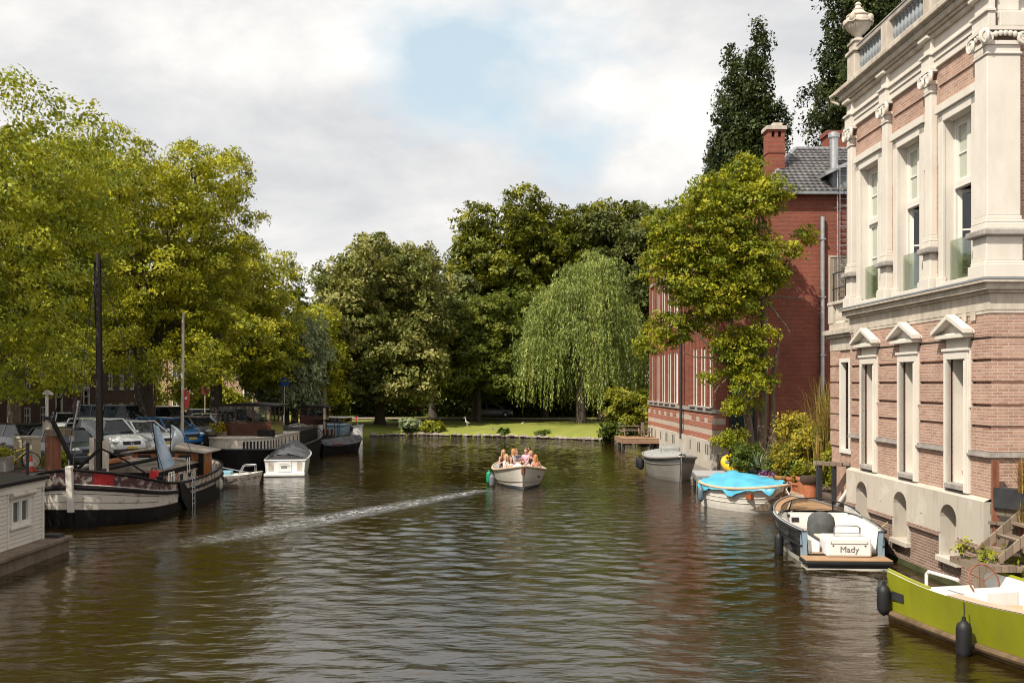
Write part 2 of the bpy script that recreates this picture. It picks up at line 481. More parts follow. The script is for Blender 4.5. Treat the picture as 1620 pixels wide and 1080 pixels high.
# ------------------------------------------------------------------ ground
def grass_mat():
    t = NT('park_turf')
    n = t.noise(t.coord('Object'), .5, 8, .65); m2 = t.noise(t.coord('Object', (1, 1.0, 1)), 9, 5, .7)
    c = t.ramp(n, [(.3, (.16, .19, .022)), (.55, (.23, .25, .03)), (.75, (.31, .28, .06))])
    c = t.mix(.5, c, t.ramp(m2, [(.3, .5), (.7, 1.0)]), 'MULTIPLY')
    t.link(c, t.p.inputs['Base Color']); t.p.inputs['Roughness'].default_value = .9
    t.link(t.bump(m2, .8, .06), t.p.inputs['Normal'])
    return t.m
M['turf'] = grass_mat()
M['path'] = pmat('sandy_path', (.30, .24, .18), .95, .25, 3, .3, 20)
M['cobble'] = brick('street_clinker', (.17, .12, .10), (.13, .095, .08), (.09, .075, .06), w=.2, h=.1, stain=.3)
M['quaybrick'] = brick('quay_brick', (.12, .075, .055), (.09, .06, .045), (.15, .12, .1), stain=.6, stainc=(.03, .03, .02))
M['rock'] = pmat('bank_stone', (.28, .235, .20), .9, .35, 2.5, .5, 9)

def slab(name, poly, z0, z1, mats):
    mb = MB(); n = len(poly)
    mb.add([(x, y, z1) for x, y in poly], [tuple(range(n))], 0)
    for i in range(n):
        a, b = poly[i], poly[(i + 1) % n]
        mb.add([(a[0], a[1], z0), (b[0], b[1], z0), (b[0], b[1], z1), (a[0], a[1], z1)], [(0, 1, 2, 3)], 1)
    return tag(mb.build(name, mats), kind='structure')
EDGE = -16.3
slab('street_ground', [(-900, -60), (EDGE, -60), (EDGE, 79), (-900, 79)], -1.5, 1.3, [M['cobble'], M['quaybrick']])
kb = MB(); kb.box((EDGE - .38, -60, 1.304), (EDGE + .06, 79, 1.40))
tag(kb.build('quay_kerb', M['stone'], bevel=.02), kind='structure')
# park: a turf sheet whose edge dips to the bank
BANK = [(-16.3, 79.2), (-14.2, 82.5), (-12.2, 86.5), (-9.6, 88.4), (-5, 86.6), (0, 84.6), (4, 82.0), (7.2, 79.4), (8.4, 75.5), (9.6, 73.6), (10.9, 73.2)]
def park():
    mb = MB(); rg = random.Random(3)
    cols = []
    for i in range(len(BANK) - 1):
        a, b = Vector(BANK[i]), Vector(BANK[i + 1])
        m = max(2, int((b - a).length / .5))
        for k in range(m): cols.append(a.lerp(b, k / m))
    cols.append(Vector(BANK[-1]))
    prof = [(0, -.3), (.02, .22), (.35, .34), (1.5, .45), (6, .62), (14, .75), (22, .82), (60, .9), (700, .9)]
    rings = []
    for p in cols:
        rings.append([(p.x + (p.x + 3) * (.0 if d < 30 else (d - 30) * .02) , p.y + d + (rg.uniform(-.1, .1) if d < .5 else 0), z + (rg.uniform(-.03, .05) if 0 < d < 20 else 0)) for d, z in prof])
    mb.loft(rings, False, False)
    return tag(mb.build('park_ground', M['turf'], smooth='all'), kind='structure')
park()
slab('right_bank_ground', [(10.3, -60), (900, -60), (900, 400), (60, 400), (10.95, 74.2), (10.3, 28)], -1.5, .85, [M['cobble'], M['quaybrick']])
slab('far_ground', [(-900, 79), (-16.25, 79), (-17, 90), (-17, 900), (-900, 900)], -1.5, 1.05, [M['turf'], M['quaybrick']])
slab('horizon_ground', [(-1500, 110), (1500, 110), (1500, 2500), (-1500, 2500)], -1.5, .3, [M['turf'], M['quaybrick']])
# sandy path across the lawn
mb = MB()
pp = [(-30, 104), (-12, 103.5), (0, 102.5), (10, 100), (24, 98)]
for (x0, y0), (x1, y1) in zip(pp, pp[1:]):
    mb.add([(x0, y0, .93), (x1, y1, .93), (x1, y1 + 3, .98), (x0, y0 + 3, .98)], [(0, 1, 2, 3)])
tag(mb.build('park_path', M['path']), kind='structure')
# stones along the bank
mb = MB(); rg = random.Random(9)
for i in range(len(BANK) - 1):
    a, b = Vector(BANK[i]), Vector(BANK[i + 1]); m = max(2, int((b - a).length / .42))
    if i < 2: continue
    for k in range(m):
        p = a.lerp(b, (k + rg.random() * .5) / m); s = rg.uniform(.24, .42)
        mb.M = Matrix.Translation((p.x, p.y - .05 + rg.uniform(-.12, .12), rg.uniform(.08, .16))) @ Matrix.Rotation(rg.uniform(0, 3), 4, 'Z')
        mb.ell((0, 0, 0), (s * rg.uniform(.8, 1.5), s * .7, s * rg.uniform(.25, .62)), 7, 4)
mb.M = None
tag(mb.build('bank_stones', M['rock'], smooth=False, fix=False), 'row of rough grey stones edging the lawn at the waterline', 'stones', kind='stuff')
# ------------------------------------------------------------------ walls with openings
def wall_grid(mb, x0, x1, z0, z1, ops, y=0.0, depth=.25, back=True, mi=0, rmi=None):
    """a wall in the x-z plane facing +y, cut by rectangular openings (xa, xb, za, zb) whose reveals run back by depth"""
    rmi = mi if rmi is None else rmi
    xs = sorted({x0, x1} | {a for o in ops for a in o[:2]}); zs = sorted({z0, z1} | {a for o in ops for a in o[2:4]})
    xs = [a for a in xs if x0 <= a <= x1]; zs = [a for a in zs if z0 <= a <= z1]
    for xa, xb in zip(xs, xs[1:]):
        for za, zb in zip(zs, zs[1:]):
            cx, cz = (xa + xb) / 2, (za + zb) / 2
            if any(o[0] < cx < o[1] and o[2] < cz < o[3] for o in ops): continue
            mb.add([(xa, y, za), (xb, y, za), (xb, y, zb), (xa, y, zb)], [(0, 1, 2, 3)], mi)
    for xa, xb, za, zb in [o[:4] for o in ops]:
        za = max(za, z0); zb = min(zb, z1)
        if zb <= za: continue
        b = y - depth
        mb.add([(xa, y, za), (xb, y, za), (xb, y, zb), (xa, y, zb), (xa, b, za), (xb, b, za), (xb, b, zb), (xa, b, zb)],
               [(0, 4, 7, 3), (1, 2, 6, 5), (3, 7, 6, 2), (0, 1, 5, 4)], rmi)

def arch_wall(mb, x0, x1, z0, z1, ops, y=0., depth=.3, n=10):
    """like wall_grid; each opening (xa, xb, za, zspring, ztop) ends in a segmental arch"""
    wall_grid(mb, x0, x1, z0, z1, [(o[0], o[1], o[2], o[4]) for o in ops], y, 0)
    for xa, xb, za, zs, zt in ops:
        r = (xb - xa) / 2; cx = (xa + xb) / 2; b = y - depth
        arc = [(cx + r * math.cos(math.pi * k / n), zs + (zt - zs) * math.sin(math.pi * k / n)) for k in range(n + 1)]
        for (p, q), (p2, q2) in zip(arc, arc[1:]):
            mb.add([(p, y, q), (p2, y, q2), (p2, y, zt + .0), (p, y, zt + .0)], [(0, 1, 2, 3)])
            mb.add([(p, y, q), (p2, y, q2), (p2, b, q2), (p, b, q)], [(0, 1, 2, 3)])
        mb.add([(xa, y, za), (xa, y, zs), (xa, b, zs), (xa, b, za)], [(0, 1, 2, 3)])
        mb.add([(xb, y, za), (xb, y, zs), (xb, b, zs), (xb, b, za)], [(0, 1, 2, 3)])

def frame_rect(mb, xa, xb, za, zb, w, y0, y1, bottom=True, mi=None):
    mb.box((xa, y0, za), (xa + w, y1, zb), mi); mb.box((xb - w, y0, za), (xb, y1, zb), mi)
    mb.box((xa + w, y0, zb - w), (xb - w, y1, zb), mi)
    if bottom: mb.box((xa + w, y0, za), (xb - w, y1, za + w), mi)

# ------------------------------------------------------------------ the mansion on the right
MANS = thing('mansion', 'large rose brick mansion with cream pilasters and roof balustrade rising from the canal', 'mansion', (9.967, 20.7, 0), R(91.09))
LEN = 8.03
UX = [1.42, 4.03, 6.62]        # window axes along the canal front
PX = [.17, 2.72, 5.32, 7.86]   # pilasters
def mansion():
    P = MANS
    # --- brick walls, upper storey
    mb = MB()
    ops = [(u - .68, u + .68, 6.82, 10.52) for u in UX]
    wall_grid(mb, 0, LEN, 5.98, 11.9, ops, 0, .34, rmi=1)
    mb.add([(0, 0, .0), (0, -9, .0), (0, -9, 11.9), (0, 0, 11.9)], [(0, 1, 2, 3)], 0)
    mb.add([(LEN, 0, .0), (LEN, -9, .0), (LEN, -9, 11.9), (LEN, 0, 11.9)], [(0, 1, 2, 3)], 0)
    mb.build('upper_wall', [M['brick'], M['cream']], P)
    # --- lower storey: banded brick over a backing wall, wraps round the corner
    mb = MB()
    lops = [(u - .44, u + .44, 2.30, 5.06) for u in UX]
    wall_grid(mb, 0, LEN, 1.95, 5.98, lops, -.07, .46, rmi=1)
    bands = [(2.12, 2.98), (3.10, 3.585), (3.645, 4.035), (4.095, 4.515), (4.575, 4.985), (5.045, 5.445), (5.505, 5.975)]
    for za, zb in bands:
        xs = [-.03]
        if za < 5.3:
            for u in UX: xs += [u - .60, u + .60]
        elif za < 5.48:
            for u in UX: xs += [u - .66, u + .66]
        xs.append(LEN)
        for a, b in zip(xs[0::2], xs[1::2]): mb.box((a, -.1, za), (b, .035, zb), 0)
        mb.box((-.035, -9, za), (.06, -.1005, zb), 0)
    mb.build('banded_wall', [M['brick'], M['cream']], P)
    for a, b in zip([-.10] + [u + .56 for u in UX], [u - .56 for u in UX] + [LEN + .02]):
        mb = MB(); mb.box((a, -.02, 2.985), (b, .12, 3.03)); mb.box((a, -.02, 3.03), (b, .085, 3.09))
        if a < 0: mb.box((-.10, -9, 2.985), (-.02, -.021, 3.03)); mb.box((-.085, -9, 3.03), (-.02, -.021, 3.09))
        mb.build('stone_band', M['stone'], P)
    # --- plinth with three arched recesses
    mb = MB()
    ar = [(u - .40, u + .40, .62, 1.50, 1.82) for u in (1.6, 4.25, 6.85)]
    arch_wall(mb, -.02, LEN, 1.14, 2.06, [(a, b, 1.14, c, d) for a, b, z, c, d in ar], .17, .42)
    mb.add([(-.02, .17, 2.06), (LEN, .17, 2.06), (LEN, .02, 2.13), (-.02, .02, 2.13)], [(0, 1, 2, 3)])
    mb.add([(-.02, .17, 1.14), (-.02, -.6, 1.14), (-.02, -.6, 2.06), (-.02, .17, 2.06)], [(0, 1, 2, 3)])
    mb.add([(LEN, .17, -.5), (LEN, -.6, -.5), (LEN, -.6, 2.06), (LEN, .17, 2.06)], [(0, 1, 2, 3)])
    for a, b, z, c, d in ar:                      # jambs and back of the recess below the plinth edge
        mb.box((a - .10, -.28, z), (a, .155, 1.14)); mb.box((b, -.28, z), (b + .10, .155, 1.14))
        mb.add([(a - .1, -.24, z), (b + .1, -.24, z), (b + .1, -.24, d), (a - .1, -.24, d)], [(0, 1, 2, 3)])
    for x in (2.95, 5.45): mb.box((x, .16, 1.45), (x + .09, .185, 1.62))
    mb.build('plinth', M['concrete'], P)
    mb = MB()
    xs = [-.02]
    for a, b, *_ in ar: xs += [a - .10, b + .10]
    xs.append(LEN)
    for a, b in zip(xs[0::2], xs[1::2]): mb.box((a, -.5, -.6), (b, .11, 1.04))
    for a, b, z, *_ in ar: mb.box((a - .10, -.5, -.6), (b + .10, .08, z - .13))
    mb.build('waterside_wall', M['brickdark'], P)
    for a, b in zip(xs[0::2], xs[1::2]):
        mb = MB(); mb.box((a, -.2, 1.04), (b, .20, 1.135)); mb.build('rowlock_course', M['brickdark'], P, bevel=.012)
    mb = MB()
    mb.box((-.02, .112, -.2), (LEN, .125, .14))
    mb.build('moss_line', pmat('wet_moss_line', (.055, .06, .02), .8, .5, 3), P)
    for a, b, z, c, d in ar:
        s = MB(); s.box((a - .12, -.2, z - .13), (b + .12, .24, z)); s.build('recess_sill', M['concrete'], P, bevel=.015)
        f = MB(); frame_rect(f, a + .02, b - .02, z + .005, c + .05, .07, -.22, -.17); f.box(((a + b) / 2 - .03, -.215, z + .08), ((a + b) / 2 + .03, -.175, c - .02))
        f.build('cellar_window_frame', M['creamdirty'], P)
        g = MB(); g.box((a + .09, -.21, z + .075), ((a + b) / 2 - .03, -.20, c - .02)); g.box(((a + b) / 2 + .03, -.21, z + .075), (b - .09, -.20, c - .02)); g.build('cellar_window_pane', M['glass'], P)
    # --- lower blind windows with pediments
    for i, u in enumerate(UX):
        m = MB()
        m.box((u - .58, -.02, 2.135), (u - .44, .10, 5.06)); m.box((u + .44, -.02, 2.135), (u + .58, .10, 5.06))
        m.box((u - .58, -.02, 5.06), (u + .58, .10, 5.24)); m.box((u - .62, -.02, 4.0), (u - .58, .07, 5.3)); m.box((u + .58, -.02, 4.0), (u + .62, .07, 5.3))
        m.box((u - .62, -.02, 5.24), (u + .62, .13, 5.305)); m.box((u - .52, -.02, 5.305), (u + .52, .06, 5.52))
        m.box((u - .47, -.02, 2.14), (u - .44, .13, 5.02)); m.box((u + .44, -.02, 2.14), (u + .47, .13, 5.02))
        o = m.build('window_surround', M['cream'], P, bevel=.008)
        m = MB(); m.box((u - .72, -.02, 5.522), (u + .72, .24, 5.60))
        m.ext([(u - .78, 5.60), (u + .78, 5.60), (u + .78, 5.655), (u, 6.0), (u - .78, 5.655)], -.02, .09, 'y')
        for s in (-1, 1):
            m.ext([(u + s * .80, 5.602), (u + s * .80, 5.70), (u, 6.05), (u, 5.945)][:: s], .092, .30, 'y')
        m.box((u - .70, .092, 5.602), (u + .70, .16, 5.64))
        m.build('pediment', M['cream'], o, bevel=.006)
        m = MB(); m.box((u - .46, -.42, 2.25), (u + .46, -.40, 5.08)); m.build('blind_panel', M['cream'], o)
        m = MB(); m.box((u - .438, -.40, 2.18), (u + .438, .15, 2.295)); m.build('window_sill', M['stone'], o, bevel=.01)
    # --- string course between the storeys
    def course(m, z0, z1, pj, x1=LEN):
        m.box((-pj, -.05, z0), (x1 + pj, pj, z1)); m.box((-pj, -9, z0), (-.02, -.0501, z1))
    m = MB()
    course(m, 5.98, 6.05, .05); course(m, 6.052, 6.40, .06); course(m, 6.402, 6.46, .13); course(m, 6.462, 6.60, .22); course(m, 6.602, 6.66, .30)
    for x in (.55, .95, 7.2, 7.5): m.box((x, .06, 5.86), (x + .22, .075, 6.05))
    m.build('string_course', M['creamdirty'], P, bevel=.008)
    m = MB(); m.box((-.31, -.2, 6.662), (LEN + .31, .31, 6.70)); m.box((-.31, -9, 6.662), (-.02, -.201, 6.70)); m.build('course_capping', M['lead'], P)
    # --- upper windows
    for i, u in enumerate(UX):
        m = MB()
        za, zb = 6.72, 10.9
        m.box((u - .90, -.02, za), (u - .68, .07, zb - .20)); m.box((u + .68, -.02, za), (u + .90, .07, zb - .20))
        m.box((u - .90, -.02, 10.52), (u + .90, .07, 10.74)); m.box((u - .98, -.02, 10.742), (u + .98, .13, 10.92))
        m.box((u - .96, -.02, 9.6), (u - .902, .055, 10.74)); m.box((u + .902, -.02, 9.6), (u + .96, .055, 10.74))
        m.box((u - .94, -.02, 6.702), (u - .66, .11, 6.95)); m.box((u + .66, -.02, 6.702), (u + .94, .11, 6.95))
        m.box((u - .66, -.30, 6.702), (u + .66, .16, 6.82))
        o = m.build('window_casing', M['cream'], P, bevel=.01)
        m = MB()
        frame_rect(m, u - .68, u + .68, 6.822, 10.515, .085, -.30, -.20)
        m.box((u - .60, -.30, 8.95), (u + .60, -.16, 9.10)); m.box((u - .045, -.29, 9.10), (u + .045, -.22, 10.43))
        m.box((u - .595, -.28, 9.72), (u + .595, -.235, 9.76))
        for s in (-1, 1): frame_rect(m, u + (.05 if s > 0 else -.60), u + (.60 if s > 0 else -.05), 9.10, 10.43, .07, -.285, -.225)
        m.build('window_frame', M['white'], o)
        m = MB(); m.box((u - .60, -.272, 9.1), (u + .60, -.262, 10.43)); m.build('window_pane', M['curtain'], o)
        opened = i < 2
        if not opened:
            m = MB()
            for s in (-1, 1): frame_rect(m, u + (.02 if s > 0 else -.60), u + (.60 if s > 0 else -.02), 6.92, 8.95, .085, -.29, -.22)
            m.box((u - .56, -.28, 8.0), (u + .56, -.235, 8.04))
            m.build('casement', M['white'], o)
            m = MB(); m.box((u - .60, -.27, 6.92), (u + .60, -.26, 8.95)); m.build('casement_pane', M['curtain'], o)
        else:
            for s in (-1, 1):
                a = R(78 if s < 0 else 62)
                f = MB(); f.M = Matrix.Translation((u + s * .60, -.26, 0)) @ Matrix.Rotation(s * a if s < 0 else math.pi + 0 + a * 1, 4, 'Z')
                if s < 0: f.M = Matrix.Translation((u - .60, -.26, 0)) @ Matrix.Rotation(-a, 4, 'Z')
                else: f.M = Matrix.Translation((u + .60, -.26, 0)) @ Matrix.Rotation(math.pi + a, 4, 'Z')
                frame_rect(f, 0, .58, 6.93, 8.94, .085, -.03, .03); f.box((.085, -.025, 8.0), (.495, .025, 8.04))
                co = f.build('open_casement', M['white'], o)
                g = MB(); g.M = f.M; g.box((.08, -.006, 7.0), (.50, .006, 8.86)); g.build('casement_glass', M['clear'], o)
        m = MB(); m.box((u - .9, -1.9, 6.7), (u + .9, -1.88, 10.6)); m.box((u - .9, -1.9, 6.7), (u + .9, -.36, 6.72)); m.box((u + .9, -1.9, 6.7), (u + .92, -.36, 10.6)); m.box((u - .92, -1.9, 6.7), (u - .9, -.36, 10.6)); m.box((u - .9, -1.88, 10.6), (u + .9, -.36, 10.62))
        m.build('room_behind', M['darkroom'], o)
        m = MB(); m.box((u - .66, -.12, 6.85), (u + .66, -.10, 7.78)); m.build('glass_guard', M['greenglass'], o)
    # --- pilasters
    for i, x in enumerate(PX):
        w = .34 if i else .38
        pj = .14 if i else .18
        a, b = x - w / 2, x + w / 2
        if i == 0: a, b = -.18, .36
        yb = -.02 if i else -.52
        def blk(m, e, z0, z1): m.box((a - e, yb - (e if i == 0 else 0), z0), (b + e, pj + e, z1))
        m = MB()
        blk(m, .10, 6.702, 6.98); blk(m, .06, 6.982, 7.05); blk(m, .03, 7.052, 7.56)
        blk(m, .06, 7.702, 7.83); blk(m, .05, 7.832, 7.90); blk(m, .02, 7.902, 7.98); blk(m, 0, 7.982, 11.30)
        blk(m, .03, 11.302, 11.35)
        sh = m.build('pilaster', M['cream'], P, bevel=.015)
        m = MB(); blk(m, .14, 7.562, 7.70); m.build('stone_block', M['stone'], sh, bevel=.03)
        # ionic capital: bell with flutes, egg course, volutes, leaf spray, abacus
        m = MB(); blk(m, -.005, 11.352, 11.50)
        q = (b - a) / 9
        for k in range(9):
            m.box((a + q * (k + .2), pj - .01, 11.37), (a + q * (k + .8), pj + .018, 11.49))
        blk(m, .035, 11.502, 11.58); blk(m, .09, 11.78, 11.86)
        def volute(c, axis, sx):
            pts = []
            for k in range(26):
                t_ = k / 25; r_ = .155 * (1 - .82 * t_); an = math.pi / 2 - sx * t_ * 3.9 * math.pi
                d1, d2 = r_ * math.cos(an), r_ * math.sin(an)
                pts.append((c[0] + d1, c[1], c[2] + d2) if axis == 'y' else (c[0], c[1] + d1, c[2] + d2))
            m.tube(pts, [.045 * (1 - .5 * k / 25) for k in range(26)], 6)
            if axis == 'y': m.M = Matrix.Translation((c[0], c[1] - .02, c[2])) @ Matrix.Rotation(R(90), 4, 'X')
            else: m.M = Matrix.Translation((c[0] + .02, c[1], c[2])) @ Matrix.Rotation(R(90), 4, 'Y')
            m.lathe([(.13, -.03), (.12, .03)], (0, 0, 0), 14); m.M = None
        for s in (-1, 1): volute(((a if s < 0 else b) + s * .03, pj + .06, 11.64), 'y', s)
        if i == 0:
            for s in (-1, 1): volute((a - .06, (yb if s < 0 else pj) + s * .03, 11.64), 'x', s)
            for k in range(7): m.ell((a - .05, yb + (pj - yb) * (k + .5) / 7, 11.66 + .07 * math.sin(math.pi * (k + .5) / 7)), (.05, .06, .07), 8, 5)
        for k in range(5): m.ell((a + (b - a) * (k + .5) / 5, pj + .04, 11.66 + .08 * math.sin(math.pi * (k + .5) / 5)), (.05, .05, .07), 8, 5)
        m.build('capital', M['cream'], sh, smooth=True)
    # --- framed brick panels above the windows
    m = MB()
    for u in UX:
        for (xa, za, xb, zb) in ((u - 1.0, 11.40, u + 1.0, 11.46), (u - 1.0, 10.98, u - .94, 11.40), (u + .94, 10.98, u + 1.0, 11.40)): m.box((xa, -.02, za), (xb, .035, zb))
    m.build('brick_panel_frame', M['brick'], P)
    # --- entablature
    m = MB()
    course(m, 11.86, 12.02, .07); course(m, 12.022, 12.16, .10); course(m, 12.162, 12.22, .15); course(m, 12.222, 12.56, .06)
    for i, x in enumerate(PX):
        a, b = (x - .22, x + .22) if i else (-.26, .44)
        m.box((a, .04, 11.862), (b, .20, 12.158)); m.box((a - .03, .04, 12.160), (b + .03, .25, 12.218)); m.box((a + .02, .04, 12.22), (b - .02, .15, 12.556))
        m.box((a - .02, .04, 12.558), (b + .02, .28, 12.62))
    m.box((-.27, -.55, 11.862), (.0, -.051, 12.158)); m.box((-.15, -.5, 12.222), (0, -.052, 12.556))
    m.build('entablature', M['cream'], P, bevel=.01)
    m = MB()
    course(m, 12.562, 12.66, .16); course(m, 12.662, 12.72, .23)
    m.box((-.30, -.05, 12.722), (LEN + .28, .30, 12.86)); m.box((-.30, -9, 12.722), (-.02, -.0501, 12.86))
    course(m, 12.862, 12.90, .34)
    m.build('cornice', M['creamdirty'], P, bevel=.012)
    m = MB(); m.box((-.4, -.05, 12.902), (LEN + .34, .42, 13.02)); m.box((-.4, -9, 12.902), (-.02, -.0501, 13.02))
    m.tube([(LEN + .28, .40, 12.95), (LEN + .46, .48, 12.9), (LEN + .50, .42, 12.8), (LEN + .36, .24, 12.66)], .05, 8)
    m.build('gutter', M['creamdirty'], P, bevel=.03)
    m = MB(); m.box((-.02, -9, 12.95), (LEN, -.06, 13.05)); m.build('roof', M['lead'], P)
    # --- balustrade with urn
    m = MB(); m.box((0, -.24, 13.02), (LEN, .10, 13.32)); m.box((0, -9, 13.02), (.34, -.2401, 13.32)); m.build('balustrade_base', M['creamdirty'], P, bevel=.01)
    m = MB(); m.box((0, -.22, 13.93), (LEN - .55, .08, 14.05)); m.box((-.02, -.24, 14.052), (LEN - .55, .10, 14.10)); m.box((.02, -9, 13.93), (.32, -.2401, 14.10)); m.build('balustrade_rail', M['stone'], P, bevel=.012)
    piers = [(-.03, .42), (2.55, 2.98), (5.15, 5.56), (7.45, 8.05)]
    for a, b in piers:
        m = MB(); m.box((a, -.28, 13.022), (b, .14, 13.925)); m.box((a - .03, -.31, 13.022), (b + .03, .17, 13.16)); m.build('balustrade_pier', M['creamdirty'], P, bevel=.012)
    prof = [(.085, 0), (.085, .05), (.05, .07), (.045, .10), (.085, .20), (.09, .26), (.06, .38), (.045, .46), (.06, .50), (.05, .53), (.085, .55), (.085, .61)]
    m = MB(); m.lathe(prof, (0, 0, 0), 10); b0 = m.build('baluster', M['lead'], P, smooth=True)
    first = True
    for (a, b), (c, d) in zip(piers, piers[1:]):
        k = int((c - b) / .2)
        for j in range(k):
            loc = (b + (c - b) * (j + .5) / k, -.07, 13.321)
            if first: b0.location = loc; first = False
            else: place(b0, P, loc)
    for j in range(8): place(b0, P, (.17, -.5 - j * .24, 13.321))
    m = MB(); m.box((7.40, -.33, 13.93), (8.10, .19, 14.02)); m.box((7.50, -.25, 14.022), (8.0, .11, 14.22)); m.box((7.46, -.28, 14.222), (8.04, .15, 14.28)); m.build('urn_pedestal', M['creamdirty'], P, bevel=.015)
    m = MB()
    m.lathe([(.20, 0), (.20, .05), (.11, .09), (.09, .15), (.12, .19), (.20, .25), (.31, .36), (.37, .48), (.38, .58), (.34, .66), (.30, .68), (.33, .71), (.33, .74), (.24, .79), (.17, .86), (.14, .89), (.16, .92), (.09, .97), (.07, 1.02), (.10, 1.06), (.05, 1.12), (.01, 1.14)], (7.75, -.07, 14.28), 20)
    for k in range(4):
        an = math.pi / 4 + k * math.pi / 2
        c = (7.75 + .36 * math.cos(an), -.07 + .36 * math.sin(an), 14.28 + .60)
        m.ell(c, (.10, .10, .12), 8, 6)
        m.tube([(c[0] + .09 * math.cos(an + q) * 1.0, c[1] + .09 * math.sin(an + q), c[2] - .02 - .10 * math.sin(q_)) for q, q_ in ((-1.4, 0), (-.9, 1), (0, 1.6), (.9, 1), (1.4, 0))], .022, 6)
        an2 = an + math.pi / 4
        m.tube([(7.75 + .39 * math.cos(an2 + t_), -.07 + .39 * math.sin(an2 + t_), 14.28 + .58 - .09 * math.cos(t_ * 2)) for t_ in (-.6, -.3, 0, .3, .6)], .03, 6)
    m.build('urn', M['creamdirty'], P, smooth=True)
mansion()
M['glassroom'] = M['clear']

# low flower pots on the blind sills
def pot(name, label, loc, r=.13, h=.22, mat=None, group=None, tilt=0, plant=None):
    t = thing(name, label, 'flower pot', loc, 0, group)
    m = MB(); m.lathe([(r * .68, 0), (r * .95, h * .78), (r * .95, h * .8), (r * 1.08, h * .8), (r * 1.08, h), (r * .92, h), (r * .86, h * .82), (.01, h * .8)], (0, 0, 0), 16)
    o = m.build('pot', mat or M['terracotta'], t, smooth=True)
    m = MB(); m.lathe([(r * .88, h * .79), (r * .5, h * .86), (.01, h * .88)], (0, 0, 0), 12); m.build('soil', M['soil'], t)
    if tilt: t.rotation_euler = (0, tilt, 0)
    return t
def mloc(u, n, z):
    return MANS.matrix_basis @ Vector((u, n, z))
# ------------------------------------------------------------------ trees
F = {}
F['elm'] = foliage('elm_leaves', (.13, .155, .013), (.295, .315, .022), (.50, .475, .036), .36)
F['elm2'] = foliage('elm_leaves_deep', (.105, .14, .012), (.255, .29, .020), (.44, .43, .033), .36)
F['chestnut'] = foliage('blossoming_leaves', (.055, .075, .012), (.150, .165, .030), (.36, .34, .11), .26)
F['dark'] = foliage('dark_green_leaves', (.045, .066, .012), (.105, .135, .020), (.19, .21, .030), .34)
F['park'] = foliage('park_green_leaves', (.048, .062, .008), (.135, .150, .014), (.26, .255, .026), .30)
F['olive'] = foliage('olive_leaves', (0.053, 0.068, 0.019), (0.112, 0.131, 0.034), (0.188, 0.198, 0.053), .26)
F['willow'] = foliage('willow_leaves', (.085, .128, .028), (.205, .262, .065), (.38, .42, .125), .32)
F['pale'] = foliage('pale_grey_green_leaves', (0.126, 0.168, 0.084), (0.252, 0.302, 0.151), (0.437, 0.470, 0.252), .30)
F['maple'] = foliage('yellow_green_leaves', (.09, .125, .011), (.235, .265, .018), (.45, .425, .034), .40)
F['poplar'] = foliage('poplar_leaves', (0.014, 0.026, 0.007), (0.036, 0.053, 0.012), (0.072, 0.090, 0.022), .24)
F['bush'] = foliage('bright_bush_leaves', (0.094, 0.118, 0.012), (0.234, 0.250, 0.023), (0.421, 0.390, 0.047), .36)
F['shrub'] = foliage('yellow_shrub_leaves', (0.089, 0.097, 0.013), (0.259, 0.227, 0.024), (0.518, 0.406, 0.041), .34)
F['grassy'] = foliage('ornamental_grass_blades', (.16, .12, .03), (.28, .20, .05), (.42, .30, .09), .4)
F['green'] = foliage('plain_green_leaves', (0.039, 0.065, 0.013), (0.091, 0.130, 0.021), (0.169, 0.208, 0.039), .34)

def leaf_quads(rg, P, size, droop=.15, wr=.55, up=.55, out=None, jitter=.35, nrm=None):
    n = len(P)
    if nrm is None:
        nn = rg.normal(size=(n, 3)) * .75; nn[:, 2] += up
        if out is not None: nn += out * .8
    else: nn = nrm + rg.normal(size=(n, 3)) * .42
    nn /= np.linalg.norm(nn, axis=1)[:, None]
    a = rg.normal(size=(n, 3)); a[:, 2] -= droop * 3
    a -= nn * (a * nn).sum(1)[:, None] * .8; a /= np.linalg.norm(a, axis=1)[:, None]
    b = np.cross(nn, a); b /= np.linalg.norm(b, axis=1)[:, None] + 1e-9
    s = size * (1 + jitter * rg.normal(size=(n, 1))).clip(.4, 1.8)
    L = a * s * .5; Wd = b * s * .5 * wr
    v = np.stack([P - L, P + Wd - L * .1, P + L, P - Wd - L * .1], 1).reshape(-1, 3)
    f = np.arange(n * 4).reshape(n, 4)
    return v, f

